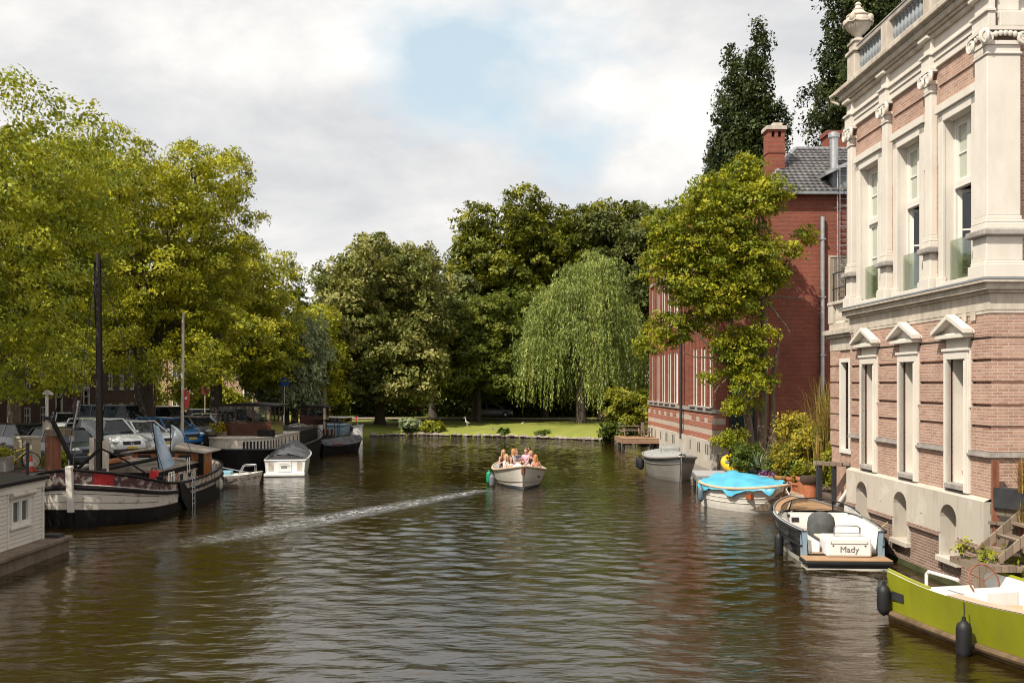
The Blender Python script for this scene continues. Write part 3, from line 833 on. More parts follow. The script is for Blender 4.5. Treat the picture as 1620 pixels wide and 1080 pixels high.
def crown(name, mat, parent, lobes, n_cl, per, size, seed, cl_r=(.8, .5), droop=.15, shell=.62, tone=0., loose=.18, floor=None):
    """lobes: (x, y, z, rx, ry, rz); leaf clusters sit mostly near the lobes' outside, each a flattened spray of leaves"""
    rg = np.random.default_rng(seed)
    lb = np.array(lobes, float); vol = (lb[:, 3] * lb[:, 4] * lb[:, 5]) ** .72; pr = vol / vol.sum()
    k = rg.choice(len(lb), n_cl, p=pr)
    d = rg.normal(size=(n_cl, 3)); d /= np.linalg.norm(d, axis=1)[:, None]
    r = shell + (1 - shell) * rg.random(n_cl) ** .7
    inner = rg.random(n_cl) < .2; r[inner] *= rg.random(inner.sum()) * .8
    r += (rg.random(n_cl) < loose) * rg.random(n_cl) * .16
    C = lb[k, :3] + d * r[:, None] * lb[k, 3:6]
    # drop clusters that fall deep inside another lobe
    keep = np.ones(n_cl, bool)
    for l in lb:
        q = np.linalg.norm((C - l[:3]) / l[3:6], axis=1)
        keep &= ~((q < .45) & (rg.random(n_cl) < .75))
    if floor is not None: keep &= C[:, 2] > floor
    C = C[keep]; d = d[keep]; nc = len(C)
    cs = rg.uniform(.6, 1.35, nc)
    ct = rg.random(nc)
    m = np.maximum(6, (per * cs ** 1.6 * rg.uniform(.6, 1.3, nc)).astype(int))
    idx = np.repeat(np.arange(nc), m)
    q = rg.normal(size=(len(idx), 3)); q /= np.linalg.norm(q, axis=1)[:, None]; q *= (rg.random((len(idx), 1)) ** .5)
    off = q * np.array([cl_r[0], cl_r[0], cl_r[1]]) * cs[idx][:, None]
    off[:, 2] -= .35 * (off[:, 0] ** 2 + off[:, 1] ** 2) / cl_r[0]
    P = C[idx] + off
    cn = d * .75 + rg.normal(size=(nc, 3)) * .45; cn[:, 2] += .55; cn /= np.linalg.norm(cn, axis=1)[:, None]
    v, f = leaf_quads(rg, P, size, droop, nrm=cn[idx])
    tint = np.clip(.62 * ct[idx] + .38 * rg.random(len(idx)) + tone, 0, 1)
    o = np_mesh(name, v, f, mat, parent, tint=tint)
    return o, C

def limbs(mb, rg, base, targets, r0, r1=.03, sag=.12):
    base = Vector(base)
    for t in targets:
        t = Vector(t); L = (t - base).length
        mid = base.lerp(t, .45) + Vector((rg.uniform(-1, 1), rg.uniform(-1, 1), rg.uniform(.2, 1.0))) * L * sag
        q = base.lerp(t, .78) + Vector((rg.uniform(-1, 1), rg.uniform(-1, 1), rg.uniform(-.2, .5))) * L * sag * .6
        mb.tube([base, mid, q, t], [r0, r0 * .6, r0 * .3, r1], 6)

def trunk_mesh(parent, h, r, mat, rg, tops, lean=(0, 0), flare=1.5, limb_r=.45, twigs=(), name='trunk'):
    mb = MB()
    pts = [(0, 0, -.2), (lean[0] * .02, lean[1] * .02, .25), (lean[0] * .25 + rg.uniform(-.06, .06), lean[1] * .25, h * .35), (lean[0] * .6, lean[1] * .6 + rg.uniform(-.08, .08), h * .7), (lean[0], lean[1], h)]
    mb.tube(pts, [r * flare, r * 1.12, r * .95, r * .85, r * .72], 12)
    limbs(mb, rg, (lean[0] * .9, lean[1] * .9, h * .92), tops, r * limb_r, r * .12)
    for b, t in twigs: limbs(mb, rg, b, [t], .05, .012)
    return mb.build(name, mat, parent, smooth=True, fix=False)

def tree(name, label, loc, h, r, lobes, mat, n_cl, per, size, seed, group=None, bk='bark', cat='tree', lean=(0, 0), droop=.15, cl_r=(.8, .5), shell=.62, tone=0., nl=None, floor=None, loose=.18):
    t = thing(name, label, cat, loc, 0, group)
    o, C = crown('crown', mat, t, lobes, n_cl, per, size, seed, cl_r, droop, shell, tone, loose, floor)
    rg = random.Random(seed)
    tops = [(l[0] * .85, l[1] * .85, l[2] + l[5] * .1) for l in lobes]
    cl = [tuple(C[i]) for i in rg.sample(range(len(C)), min(len(C), nl or 26))]
    tw = []
    for c in cl:
        b = min(lobes, key=lambda l: (l[0] - c[0]) ** 2 + (l[1] - c[1]) ** 2 + (l[2] - c[2]) ** 2)
        tw.append(((b[0] * .8, b[1] * .8, b[2]), c))
    trunk_mesh(t, h, r, M[bk], rg, tops, lean, twigs=tw)
    return t

def round_lobes(rg, R_, H0, H1, n, squash=1.0, top=.55):
    """lobes filling a rounded crown from height H0 to H1 and radius R_"""
    out = []
    zc = H0 + (H1 - H0) * .52; rz = (H1 - H0) / 2
    out.append((0, 0, zc, R_ * .62, R_ * .62 * squash, rz * .7))
    for i in range(n):
        a = 2.399 * i + rg.uniform(-.3, .3); t = (i + .5) / n
        z = H0 + (H1 - H0) * (.16 + .72 * t)
        q = math.sqrt(max(.05, 1 - ((z - zc) / rz * .92) ** 2)) * R_ * .66
        s = rg.uniform(.30, .46) * R_
        out.append((q * math.cos(a), q * math.sin(a) * squash, z, s, s * squash, s * rg.uniform(.55, .85)))
    return out

EG = 'elms along the left quay'
rg = random.Random(21)
# the row on the left quay (x is about -22.7)
lob = round_lobes(rg, 8.0, 3.0, 14.6, 24) + [(7.0, 3, 11.2, 2.8, 2.8, 2.4), (5.4, 2.4, 12.6, 2.8, 2.8, 2.0)] + [(6.4, 2.5, 6.4, 3.0, 3.0, 3.0), (5.6, 4.0, 4.4, 2.6, 2.6, 2.0), (6.4, -1.0, 9.0, 3, 3, 2.6)]
tree('elm_tree', 'nearest quayside elm, its low yellow green branches filling the left edge of the photo', (-23.6, 31.5, 1.3), 4.2, .36, lob, F['elm2'], 2000, 64, .155, 31, EG, tone=.02, droop=.3, cl_r=(.62, .32))
lob = [(a - 1.2, b, c, d, e, f) for a, b, c, d, e, f in round_lobes(rg, 6.2, 3.2, 16.2, 26)] + [(2.6, -3.0, 4.2, 2.3, 2.3, 1.7)]
tree('elm_tree', 'tall quayside elm with a slim pale trunk beside the bicycles and utility cabinet', (-22.9, 45.8, 1.3), 5.0, .30, lob, F['elm2'], 2000, 62, .165, 32, EG, bk='barkpale', droop=.3, cl_r=(.62, .32))
lob = round_lobes(rg, 7.3, 3.4, 18.8, 30) + [(4.4, -4.0, 4.6, 2.6, 2.4, 1.7), (6.2, -2, 6.0, 2.4, 2.4, 1.8), (1.2, -6.0, 4.6, 2.4, 2.2, 1.6), (-2.2, -5.0, 4.8, 2.4, 2.2, 1.6)]
tree('elm_tree', 'broadest quayside elm with a thick dark trunk behind the blue car', (-22.6, 61.0, 1.3), 5.2, .62, lob, F['elm'], 3100, 60, .19, 33, EG, droop=.28, tone=.02, cl_r=(.65, .34))
lob = round_lobes(rg, 6.6, 3.2, 14.6, 20) + [(5.5, -2.5, 5.2, 2.0, 2.0, 1.6)]
tree('elm_tree', 'quayside elm with a dark trunk behind the wheelhouse of the black barge', (-22.7, 76.5, 1.3), 5.0, .50, lob, F['elm'], 1900, 54, .22, 34, EG, droop=.25, cl_r=(.7, .38))
lob = round_lobes(rg, 4.6, 1.4, 10.2, 14)
tree('linden_tree', 'yellow green tree at the far end of the left quay before the willowy pale one', (-18.9, 86.5, 1.1), 3.0, .30, lob, F['elm'], 1000, 46, .26, 35, None, tone=.05)
lob = round_lobes(rg, 3.7, .6, 9.2, 14)
tree('silver_willow', 'pale grey green feathery tree leaning over the far quay boats', (-18.3, 81.0, 1.1), 2.2, .22, lob, F['pale'], 760, 50, .28, 36, None, droop=.8, cl_r=(.6, .8))
for k, (x, y, r_, h_, lb_) in enumerate([(-25.5, 88, 2.4, 3.4, 'lime green bush behind the far parked cars, in front of the pink houses'), (-30.5, 97, 3.2, 5.0, 'large bright garden bush between the trunks on the far quay'), (-37.5, 100, 3.4, 4.6, 'bright garden shrub below the pink houses, left of the others'), (-17.3, 91, 2.0, 3.0, 'small yellow bush beside the tall chestnut at the canal end')]):
    lob = round_lobes(rg, r_, .2, h_, 8)
    tree('garden_bush', lb_, (x, y, 1.05), .8, .08, lob, F['bush'], 260, 36, .30, 40 + k, 'bushes at the end of the quay', cat='bush', nl=8)

# ---- park
def big_tree(name, label, x, y, Rr, H0, H1, mat, n, per, size, seed, group, n_l=18, sq=1., bk='bark', tone=0, z=.7, extra=(), droop=.15, cl=(.9, .6), r=.5, squeeze=None):
    g = random.Random(seed)
    lob = round_lobes(g, Rr, H0, H1, n_l, sq) + list(extra)
    return tree(name, label, (x, y, z), max(2.2, H0 + 1.5), r, lob, mat, n, per, size, seed, group, bk=bk, tone=tone, droop=droop, cl_r=cl)
PG = 'dark park trees behind the lawn'
big_tree('chestnut_tree', 'rounded tree dotted with creamy blossom at the canal end, left of the lawn', -12.6, 95.0, 6.6, .3, 18.2, F['chestnut'], 3000, 52, .31, 51, None, 30, cl=(.8, .5), extra=[(-3.5, -3.5, 6, 3.2, 2.6, 3.5), (3.5, -3.8, 5, 3.2, 2.6, 3.2), (-5.8, -1, 3.2, 2.4, 2.4, 2.4), (0, -1, 15.6, 2.6, 2.6, 2.8), (-2.8, 0, 12.6, 2.8, 2.8, 2.8), (4.6, -1.5, 8.5, 2.8, 2.6, 3.6)], tone=.05)
big_tree('park_tree', 'pale topped tree behind the blossoming chestnut', -8.5, 108, 5.5, 4, 18.0, F['olive'], 1100, 44, .38, 52, PG, 16, tone=.15)
big_tree('park_tree', 'tallest dark park tree rising behind the small lawn tree', .2, 118, 8.4, 3, 26.0, F['park'], 2600, 48, .40, 53, PG, 26, extra=[(1, -2, 24.5, 2.6, 2.6, 2.6), (-4.6, -4, 17, 3.4, 3, 3.4)])
big_tree('park_tree', 'high rounded park tree directly behind the weeping willow', 9.0, 120, 8.0, 5, 27.6, F['park'], 1900, 48, .41, 54, PG, 20, tone=-.05)
big_tree('park_tree', 'olive toned park tree above the right side of the weeping willow', 14.2, 114, 7.0, 4, 26.4, F['olive'], 1900, 48, .39, 55, PG, 20)
big_tree('park_tree', 'dark park tree between the willow and the red brick building', 20.5, 112, 7.4, 3, 26.0, F['olive'], 1700, 48, .40, 56, PG, 20, tone=-.05)
big_tree('park_tree', 'dark shaded tree filling the gap between chestnut and lawn tree', -3.8, 106, 5.2, 1.0, 14.5, F['dark'], 1300, 36, .48, 57, PG, 18)
big_tree('park_tree', 'deep green tree in the shade left of the willow trunk', 3.6, 111, 6.0, 1.5, 15.0, F['dark'], 1300, 36, .48, 58, PG, 18)
big_tree('park_tree', 'far dark tree closing the view behind the red brick building', 26.5, 100, 6.5, 3, 21, F['park'], 900, 36, .5, 59, PG, 16)
big_tree('park_tree', 'hazy dark treetop just left of the blossoming chestnut', -21.5, 112, 6, 1, 15.5, F['dark'], 800, 34, .5, 60, PG, 14)
big_tree('lawn_tree', 'small dark green tree with a slim straight trunk on the lawn', -3.3, 98.5, 4.3, 2.6, 13.2, F['dark'], 1500, 50, .31, 61, None, 20, tone=.16, r=.26, cl=(.7, .35), extra=[(-2.2, -2.6, 4.4, 2.2, 2, 1.2), (2.4, -1.6, 4.2, 2, 2, 1.2)])
# undergrowth that shuts the park off at the back
def undergrowth():
    g = np.random.default_rng(77)
    n = 2600
    x = g.uniform(-34, 46, n); y = 113 + g.random(n) * 14; z = .6 + g.random(n) ** 1.4 * 7.5
    C = np.stack([x, y, z], -1); idx = np.repeat(np.arange(n), 26)
    P = C[idx] + g.normal(size=(len(idx), 3)) * np.array([.9, .9, .6])
    v, f = leaf_quads(g, P, .5)
    o = np_mesh('undergrowth', v, f, F['dark'], tint=np.clip(g.random(n)[idx] * .5 + .3 * g.random(len(idx)) - .1, 0, 1))
    tag(o, 'dense dark undergrowth closing off the back of the park under the trees', 'undergrowth', kind='stuff')
undergrowth()

# ---- weeping willow
def willow(loc):
    t = thing('weeping_willow', 'light green weeping willow with curtains of hanging strands over the lawn', 'tree', loc)
    g = np.random.default_rng(90); rg_ = random.Random(90)
    Vs = []; TT = []
    heads = []
    for i in range(250):       # ends of boughs, from which the curtains fall
        a = g.uniform(0, 2 * math.pi); u = g.random() ** .55
        rr = 6.1 * u; z = 15.6 - 8.6 * u ** 2.1 + g.normal(0, .7)
        heads.append((rr * math.cos(a) + .3 * (1 - u) * 4, rr * math.sin(a) * .9, max(z, 4.6)))
    for hx, hy, hz in heads:
        tone = g.random(); ns = int(g.integers(13, 26)); rad = math.hypot(hx, hy)
        Lc = min(hz - .9, g.uniform(3.0, 6.6)) if rad > 2.6 else g.uniform(2.4, 4.6)
        for s in range(ns):
            ox, oy = g.normal(0, .42, 2); L = Lc * g.uniform(.55, 1.05); ph = g.uniform(0, 6.28)
            k = max(6, int(L / .17)); tt = (np.arange(k) + g.random(k) * .5) / k
            outx, outy = hx / (rad + .6), hy / (rad + .6)
            px = hx + ox + outx * .75 * np.sqrt(tt) + .07 * np.sin(tt * 5 + ph) + g.normal(0, .05, k); py = hy + oy + outy * .75 * np.sqrt(tt) + g.normal(0, .05, k)
            pz = hz + .35 * np.sin(np.minimum(tt * 6, 3.1)) - .5 * (ox * ox + oy * oy) - L * tt
            Vs.append(np.stack([px, py, pz], -1)); TT.append(np.full(k, .55 * tone + .12) + .35 * g.random(k) + .08 * (tt > .8))
    P = np.concatenate(Vs); TT = np.concatenate(TT)
    v, f = leaf_quads(g, P, .27, droop=1.6, wr=.30)
    np_mesh('crown', v, f, F['willow'], t, tint=np.clip(TT, 0, 1))
    mb = MB()
    mb.tube([(0, 0, -.3), (.1, 0, .4), (.0, .1, 3), (.3, 0, 6)], [.75, .52, .45, .38], 10)
    limbs(mb, rg_, (.25, 0, 5.2), [heads[i] for i in range(0, 60, 2)], .16, .03, .16)
    mb.build('trunk', M['bark'], t, smooth=True, fix=False)
willow((6.6, 96.5, .75))

# ---- poplars behind the red building
def poplar(label, loc, H, r, seed, cl, spires):
    g = random.Random(seed); lob = []
    for sx, sy, h, rr in spires:
        n = 13
        for i in range(n):
            t_ = (i + .5) / n; z = 12 + (h - 12) * t_
            q = rr * 1.25 * (math.sin(math.pi * (t_ * .70 + .28)) ** .6)
            lob.append((sx + g.uniform(-.25, .25) * q, sy + g.uniform(-.25, .25) * q, z, q * .82, q * .82, (h - 12) / n * 1.15))
    return tree('poplar_tree', label, loc, H * .5, .38, lob, F['poplar'], cl, 56, .24, seed, 'tall poplars behind the buildings', cl_r=(.55, .75), shell=.5, nl=10, droop=-.2)
poplar('narrow dark poplar with twin tips, left of the brick chimney', (18.4, 78, .8), 31, 3, 71, 3200, [(.75, 0, 31.6, 2.1), (-.8, .5, 30.0, 2.1), (1.9, -.4, 26.0, 2.3), (-1.4, .6, 23.5, 2.5), (.2, .2, 26, 2.8)])
poplar('tallest dark poplar cut off by the top edge, behind the mansion urn', (25.2, 74, .8), 38, 3.5, 72, 3600, [(-.5, 0, 37, 3.3), (2.2, .6, 40, 3.4), (4.6, -.5, 38, 3.2), (1.0, -.4, 33, 3.6)])

# ---- maple in front of the red brick building
def maple():
    lob = [(-0.54, -0.27, 14.34, 0.94, 0.87, 0.72), (-1.39, -0.28, 13.19, 1.28, 1.18, 0.97), (-2.80, -1.71, 12.53, 1.17, 1.08, 0.89), (0.36, -1.66, 13.04, 0.94, 0.87, 0.72), (-4.40, -0.46, 11.62, 1.00, 0.92, 0.76), (-3.20, -0.62, 10.78, 1.44, 1.33, 1.10), (-1.45, -0.73, 10.84, 1.39, 1.28, 1.06), (0.00, -1.31, 10.17, 1.11, 1.03, 0.84), (-4.70, -0.83, 9.63, 1.00, 0.92, 0.76), (0.90, -0.83, 9.21, 0.72, 0.67, 0.55), (2.35, -0.87, 11.14, 0.53, 0.49, 0.40), (1.51, -1.55, 10.29, 0.50, 0.46, 0.38), (-2.05, -1.11, 8.73, 1.28, 1.18, 0.97), (-3.44, -1.17, 8.42, 0.94, 0.87, 0.72), (-0.48, -0.64, 8.12, 1.11, 1.03, 0.84), (-4.10, -0.21, 6.67, 1.00, 0.92, 0.76), (-2.71, -0.28, 7.01, 0.83, 0.77, 0.63), (-5.31, -0.93, 5.71, 0.61, 0.56, 0.46), (-1.15, -1.09, 5.95, 1.00, 0.92, 0.76), (0.00, -1.37, 6.25, 0.72, 0.67, 0.55), (-0.60, -1.74, 4.08, 0.83, 0.77, 0.63), (-1.45, -1.76, 2.93, 0.55, 0.51, 0.42), (-2.29, -1.06, 4.38, 0.47, 0.44, 0.36), (0.72, -1.29, 4.14, 0.36, 0.33, 0.27), (-0.97, -1.19, 1.49, 0.55, 0.51, 0.42)]
    lob = [(a, b, c, d * 1.1, e * 1.1, f * 1.1) for a, b, c, d, e, f in lob]
    lob += [((a - 1198) * .03016, -1.0, 4.5 + (608 - b) * .03016 - .6, r * .0302, r * .024, r * .026) for a, b, r in ((1115, 375, 72), (1180, 330, 58), (1150, 455, 62), (1195, 430, 52), (1172, 570, 42), (1090, 440, 52), (1135, 310, 50), (1176, 640, 24), (1150, 694, 20))]
    t = thing('maple_tree', 'yellow green tree leaning over the water in front of the red brick building', 'tree', (11.75, 48.6, .6))
    o, C = crown('crown', F['maple'], t, lob, 2400, 46, .15, 81, (.42, .22), .2, .35, .0, .5)
    rg_ = random.Random(81)
    mb = MB()
    mb.tube([(0, 0, -.3), (-.02, 0, .3), (-.25, -.1, 2.2), (-.9, -.4, 4.6), (-1.3, -.8, 7.6), (-1.2, -1, 10.4)], [.30, .22, .19, .16, .12, .06], 9)
    mb.tube([(.35, .15, -.3), (.45, .1, .5), (.5, -.1, 3), (.4, -.6, 6), (.2, -1, 9), (0, -1, 12.8)], [.34, .26, .22, .18, .12, .05], 9)
    mb.tube([(.75, .1, -.2), (.95, 0, 1.6), (.9, -.2, 4), (1.2, -.6, 6.6)], [.24, .18, .13, .05], 8)
    limbs(mb, rg_, (-.9, -.4, 4.6), [(-3.6, -1.6, 5.4), (-2.6, -1.8, 6.8), (-4, -1, 7.2), (-2.2, -1.6, 3.5)], .09, .03)
    limbs(mb, rg_, (-1.2, -.8, 7.4), [(-3.2, -1, 9.6), (-2, -1.6, 11.6), (-1.2, -1.2, 9.6)], .08, .03)
    limbs(mb, rg_, (.3, -.9, 8), [(2.3, -.6, 10.5), (.4, -1.2, 11.6), (-.4, -.8, 14.4), (2.2, -.9, 8), (1.5, -1.1, 6.4)], .08, .025)
    for i in rg_.sample(range(len(C)), 60):
        b = min(lob, key=lambda l: (l[0] - C[i][0]) ** 2 + (l[1] - C[i][1]) ** 2 + (l[2] - C[i][2]) ** 2)
        limbs(mb, rg_, b[:3], [tuple(C[i])], .035, .01)
    mb.build('trunk', M['barkpale'], t, smooth=True, fix=False)
maple()

# ---- bank bushes
def bush(name, label, loc, r, h, mat, n, per, size, seed, group=None, droop=.1, sq=1., cl=(.4, .3)):
    g = random.Random(seed)
    return tree(name, label, loc, h * .35, .07, round_lobes(g, r, .05, h, 10, sq), mat, n, per, size, seed, group, cat='bush', nl=8, cl_r=cl, droop=droop)
bush('bank_bush', 'large bright leafy bush on the bank between lawn and red building', (9.1, 78.2, .3), 1.75, 4.1, F['bush'], 560, 46, .19, 101)
bush('bank_bush', 'small yellow bush tucked against the far end of the red building', (10.9, 75.2, .6), .75, 2.9, F['shrub'], 150, 34, .22, 102)
bush('bank_bush', 'low dark bush at the water below the large bright one', (7.9, 76.9, .1), 1.1, 1.5, F['green'], 150, 30, .24, 103)
bush('bank_plant', 'tuft of broad light leaves at the left end of the lawn bank', (-9.1, 88.6, .3), .9, 1.1, F['pale'], 60, 30, .35, 104, cl=(.3, .3))
bush('bank_plant', 'low leafy clump beside the light tuft on the lawn bank', (-7.0, 88.2, .3), 1.1, .8, F['bush'], 60, 30, .3, 105, cl=(.3, .25))
bush('bank_plant', 'dark green weed clump at the middle of the lawn bank', (-.7, 85.2, .15), .45, .5, F['green'], 36, 26, .28, 106, cl=(.25, .22))
bush('bank_plant', 'green weed clump on the bank below the willow', (2.6, 83.5, .15), .55, .45, F['green'], 36, 26, .28, 107, cl=(.25, .22))
# ------------------------------------------------------------------ red brick building by the water
REDB = thing('red_brick_building', 'tall red brick building with grey tiled hip roof and striped base standing in the water', 'building', (10.75, 51.7, 0), R(91.0))
def tile_mat():
    t = NT('dark_roof_tiles')
    ob = t.n.new('ShaderNodeTexCoord').outputs['Object']
    sp = t.n.new('ShaderNodeSeparateXYZ'); t.link(ob, sp.inputs[0])
    u = t.math('FRACT', t.math('MULTIPLY', sp.outputs['Y'], 3.4)); v = t.math('FRACT', t.math('MULTIPLY', sp.outputs['Z'], 3.6))
    hu = t.math('SINE', t.math('MULTIPLY', u, math.pi)); h = t.math('ADD', t.math('MULTIPLY', hu, .7), t.math('MULTIPLY', t.math('SUBTRACT', 1.0, v), .8))
    wn = t.n.new('ShaderNodeTexWhiteNoise'); cmb = t.n.new('ShaderNodeCombineXYZ')
    t.link(t.math('FLOOR', t.math('MULTIPLY', sp.outputs['Y'], 3.4)), cmb.inputs[0]); t.link(t.math('FLOOR', t.math('MULTIPLY', sp.outputs['Z'], 3.6)), cmb.inputs[1]); t.link(cmb.outputs[0], wn.inputs['Vector'])
    c = t.ramp(wn.outputs['Value'], [(0, (.085, .08, .08)), (1, (.16, .15, .145))])
    t.link(c, t.p.inputs['Base Color']); t.p.inputs['Roughness'].default_value = .6
    t.link(t.bump(h, 1.0, .12), t.p.inputs['Normal'])
    return t.m
M['tiles'] = tile_mat()
M['stripe'] = pmat('pale_render_band', (.46, .375, .30), .85, .12, 2, .2, 20, dirt=.5, dirtcol=(.3, .22, .17))
def red_building():
    P = REDB
    LB, HB = 22.4, 12.9
    bays = [0.95 + .0, 3.15, 5.35] + [11.6, 13.9, 16.2, 18.5, 20.6]
    ww = 1.35
    ops = []
    for b in bays:
        for q in (0, .74):
            ops += [(b + q, b + q + .52, 3.30, 6.55), (b + q, b + q + .52, 8.2, 11.5)]
    mb = MB()
    wall_grid(mb, 0, LB, 3.2, HB, ops, 0, .24, rmi=1)
    mb.add([(LB, 0, 0), (LB, -12, 0), (LB, -12, HB), (LB, 0, HB)], [(0, 1, 2, 3)])
    mb.add([(0, 0, HB), (LB, 0, HB), (LB, -12, HB), (0, -12, HB)], [(0, 1, 2, 3)])
    for a, b in ((0, .7), (7.6, 8.3), (9.9, 10.7), (21.9, LB)): mb.box((a, .002, 3.2), (b, .16, HB))
    mb.box((-.02, -.5, HB), (LB + .04, .12, HB + .45))
    # brick mullions between the paired windows
    for b in bays[:-1]: mb.box((b + 1.46, .002, 3.2), (b + 1.46 + .5, .10, 12.0))
    for b in bays: mb.box((b + .56, .002, 3.32), (b + .70, .07, 11.6))
    mb.build('canal_wall', [M['redbrick'], M['white']], P)
    mb = MB()      # south wall with a glazed bay at the corner
    mb.add([(0, 0, -.5), (0, -.55, -.5), (0, -.55, 14.45), (0, 0, 14.45)], [(0, 1, 2, 3)])
    mb.add([(0, -.55, 6.4), (0, -1.9, 6.4), (0, -1.9, 14.45), (0, -.55, 14.45)], [(0, 1, 2, 3)])
    mb.add([(0, -1.9, -.5), (0, -12, -.5), (0, -12, 14.45), (0, -1.9, 14.45)], [(0, 1, 2, 3)])
    mb.add([(0, -.55, -.5), (0, -1.9, -.5), (0, -1.9, 2.2), (0, -.55, 2.2)], [(0, 1, 2, 3)])
    mb.box((.01, -12, HB), (9, -.02, 14.45))
    mb.box((-.05, -12, 14.1), (-.002, .0, 14.18)); mb.box((-.06, -12, 14.30), (-.002, 0, 14.45))
    mb.build('side_wall', M['redbrick'], P)
    # windows of the canal front
    first = None
    m = MB(); g = MB()
    for k, (a, b, za, zb) in enumerate(ops):
        if first is None:
            f = MB(); frame_rect(f, 0, .52, 0, 3.26, .075, -.20, -.10); f.box((.075, -.19, 1.6), (.445, -.12, 1.72))
            first = f.build('window', M['white'], P); first.location = (a, 0, za)
            gl = MB(); gl.box((.06, -.17, .06), (.46, -.16, 3.2)); pane = gl.build('pane', M['glass'], first)
        else:
            c = place(first, P, (a, 0, za)); place(pane, c, (0, 0, 0))
    # sills and stone course
    mb = MB()
    mb.box((-.03, -.4, 2.98), (LB, .20, 3.20))
    for b in bays: mb.box((b - .12, .05, 3.202), (b + 1.40, .30, 3.30))
    mb.build('stone_course', M['stone'], P, bevel=.02)
    for b in bays:
        mb = MB(); mb.box((b - .1, .02, 11.62), (b + 1.38, .14, 11.85)); mb.build('lintel', M['stone'], P)
    mb = MB(); mb.box((0, -.38, 1.5), (LB, .10, 2.978), 0)
    for za, zb in ((2.72, 2.97), (2.12, 2.42), (1.5, 1.80)): mb.box((-.005, -.38, za), (LB, .115, zb), 1)
    for a, b in ((-.005, .7), (7.5, 8.3), (9.9, 10.7), (LB - .6, LB)): mb.box((a, -.35, 1.5), (b, .22, 2.72), 0); [mb.box((a - .006, -.35, za), (b + .006, .232, zb), 1) for za, zb in ((2.12, 2.42), (1.5, 1.80))]
    for b in bays: mb.box((b, .08, 2.5), (b + 1.2, .13, 2.71), 1)
    mb.build('striped_base', [M['stripe'], M['stripebrick']], P)
    mb = MB(); mb.box((-.06, -.5, -.8), (LB, .26, 1.49))
    for a in (.2, 2.6, 5.0, 8.2, 10.6, 13, 15.4, 17.8, 20.2): mb.box((a, .2, -.6), (a + .28, .33, 1.485))
    mb.build('concrete_base', M['concrete'], P)
    for a in (1.4, 1.9, 3.6, 4.0, 6.2, 11.4, 11.9, 14.0, 14.4, 16.5, 18.8):
        mb = MB(); mb.box((a, .25, .75), (a + .18, .272, 1.3)); mb.build('air_slot', M['darkroom'], P)
    # glazed corner bay with canopy
    mb = MB(); mb.box((-.02, -1.85, 2.3), (.0, -.6, 6.35)); mb.build('bay_glass', glass('bay_glazing', (.03, .06, .045), .03, .1), P)
    mb = MB()
    for y in (-.58, -1.0, -1.42, -1.86): mb.box((-.10, y - .03, 2.2), (.02, y + .03, 6.4))
    for z in (2.25, 3.3, 4.6, 6.38): mb.box((-.095, -1.88, z - .035), (.015, -.56, z + .035))
    for k in range(11): mb.bar((-.35, -.58 - k * .13, 2.25), (-.35, -.58 - k * .13, 3.2), .02)
    mb.bar((-.35, -.55, 3.22), (-.35, -1.9, 3.22), .04)
    mb.build('bay_frame', M['iron'], P)
    mb = MB(); mb.box((-.9, -2.0, 2.02), (-.01, -.4, 2.2)); mb.ext([(-.9, 1.55), (-.86, 1.55), (0, 2.018), (-.9, 2.018)], -2.0, -.45, 'y')
    mb.box((-.86, -1.0, .6), (-.78, -.92, 1.9))
    mb.build('canopy', M['iron'], P)
    mb = MB(); mb.box((-.04, -1.85, .6), (-.01, -.6, 1.5)); mb.build('store_front', M['oldwood'], P)
    # roof: hip with its ridge running back from the apex
    z0, zr = 14.46, 17.7
    e = -.35
    A_ = [(e, -2.1, z0), (e, -12.4, z0), (9.2, -12.4, z0), (9.2, -2.1, z0)]
    r1 = (3.9, -5.2, zr); r2 = (3.9, -9.2, zr - .05)
    mb = MB(); mb.add(A_ + [r1, r2], [(0, 1, 5, 4), (2, 3, 4, 5), (3, 0, 4), (1, 2, 5)]); mb.add(A_, [(0, 1, 2, 3)])
    ro = mb.build('hip_roof', M['tiles'], P)
    # courses of pantiles on the slope towards the bridge: each row laps over the next
    mb = MB(); nr = 15; slope = Vector((r1[0] - e, 0, zr - z0)); nrm = Vector((-(zr - z0), 0, r1[0] - e)).normalized()
    for k in range(nr):
        u0, u1 = k / nr, (k + 1.12) / nr
        ya, yb = -2.1 - 3.1 * u0, -12.4 + 3.2 * u0
        n_ = int((ya - yb) / .045); A1 = []; B1 = []; C1 = []
        for i in range(n_ + 1):
            y = ya + (yb - ya) * i / n_; wv = .045 * abs(math.sin(math.pi * y / .30)) ** .8
            lo = Vector((e, y, z0)) + slope * u0 + nrm * (.075 + wv); hi = Vector((e, y, z0)) + slope * min(u1, 1) + nrm * (.02 + wv)
            A1.append(lo); B1.append(hi); C1.append(lo - nrm * .05)
        mb.loft([C1, A1, B1], False, False)
    mb.build('tile_course', M['tiles'], ro, fix=False)
    mb = MB()
    for a, b in ((A_[0], r1), (A_[1], r2), (r1, r2), (A_[3], r1)): mb.tube([a, b], .11, 8)
    mb.build('ridge_tiles', M['lead'], ro)
    mb = MB(); mb.box((e - .12, -12.5, z0 - .14), (e + .06, -2.0, z0 + .01)); mb.build('gutter', M['lead'], P)
    # chimneys
    mb = MB(); mb.box((1.6, -3.9, 14.6), (2.5, -3.0, 17.75)); mb.box((1.56, -3.94, 16.9), (2.54, -2.96, 17.0))
    mb.box((1.57, -3.93, 18.05), (2.53, -2.97, 18.15))
    for y in (-3.8, -3.45, -3.1): mb.box((1.6, y - .09, 17.751), (2.5, y + .09, 18.049))
    ch = mb.build('chimney', M['redbrick'], ro)
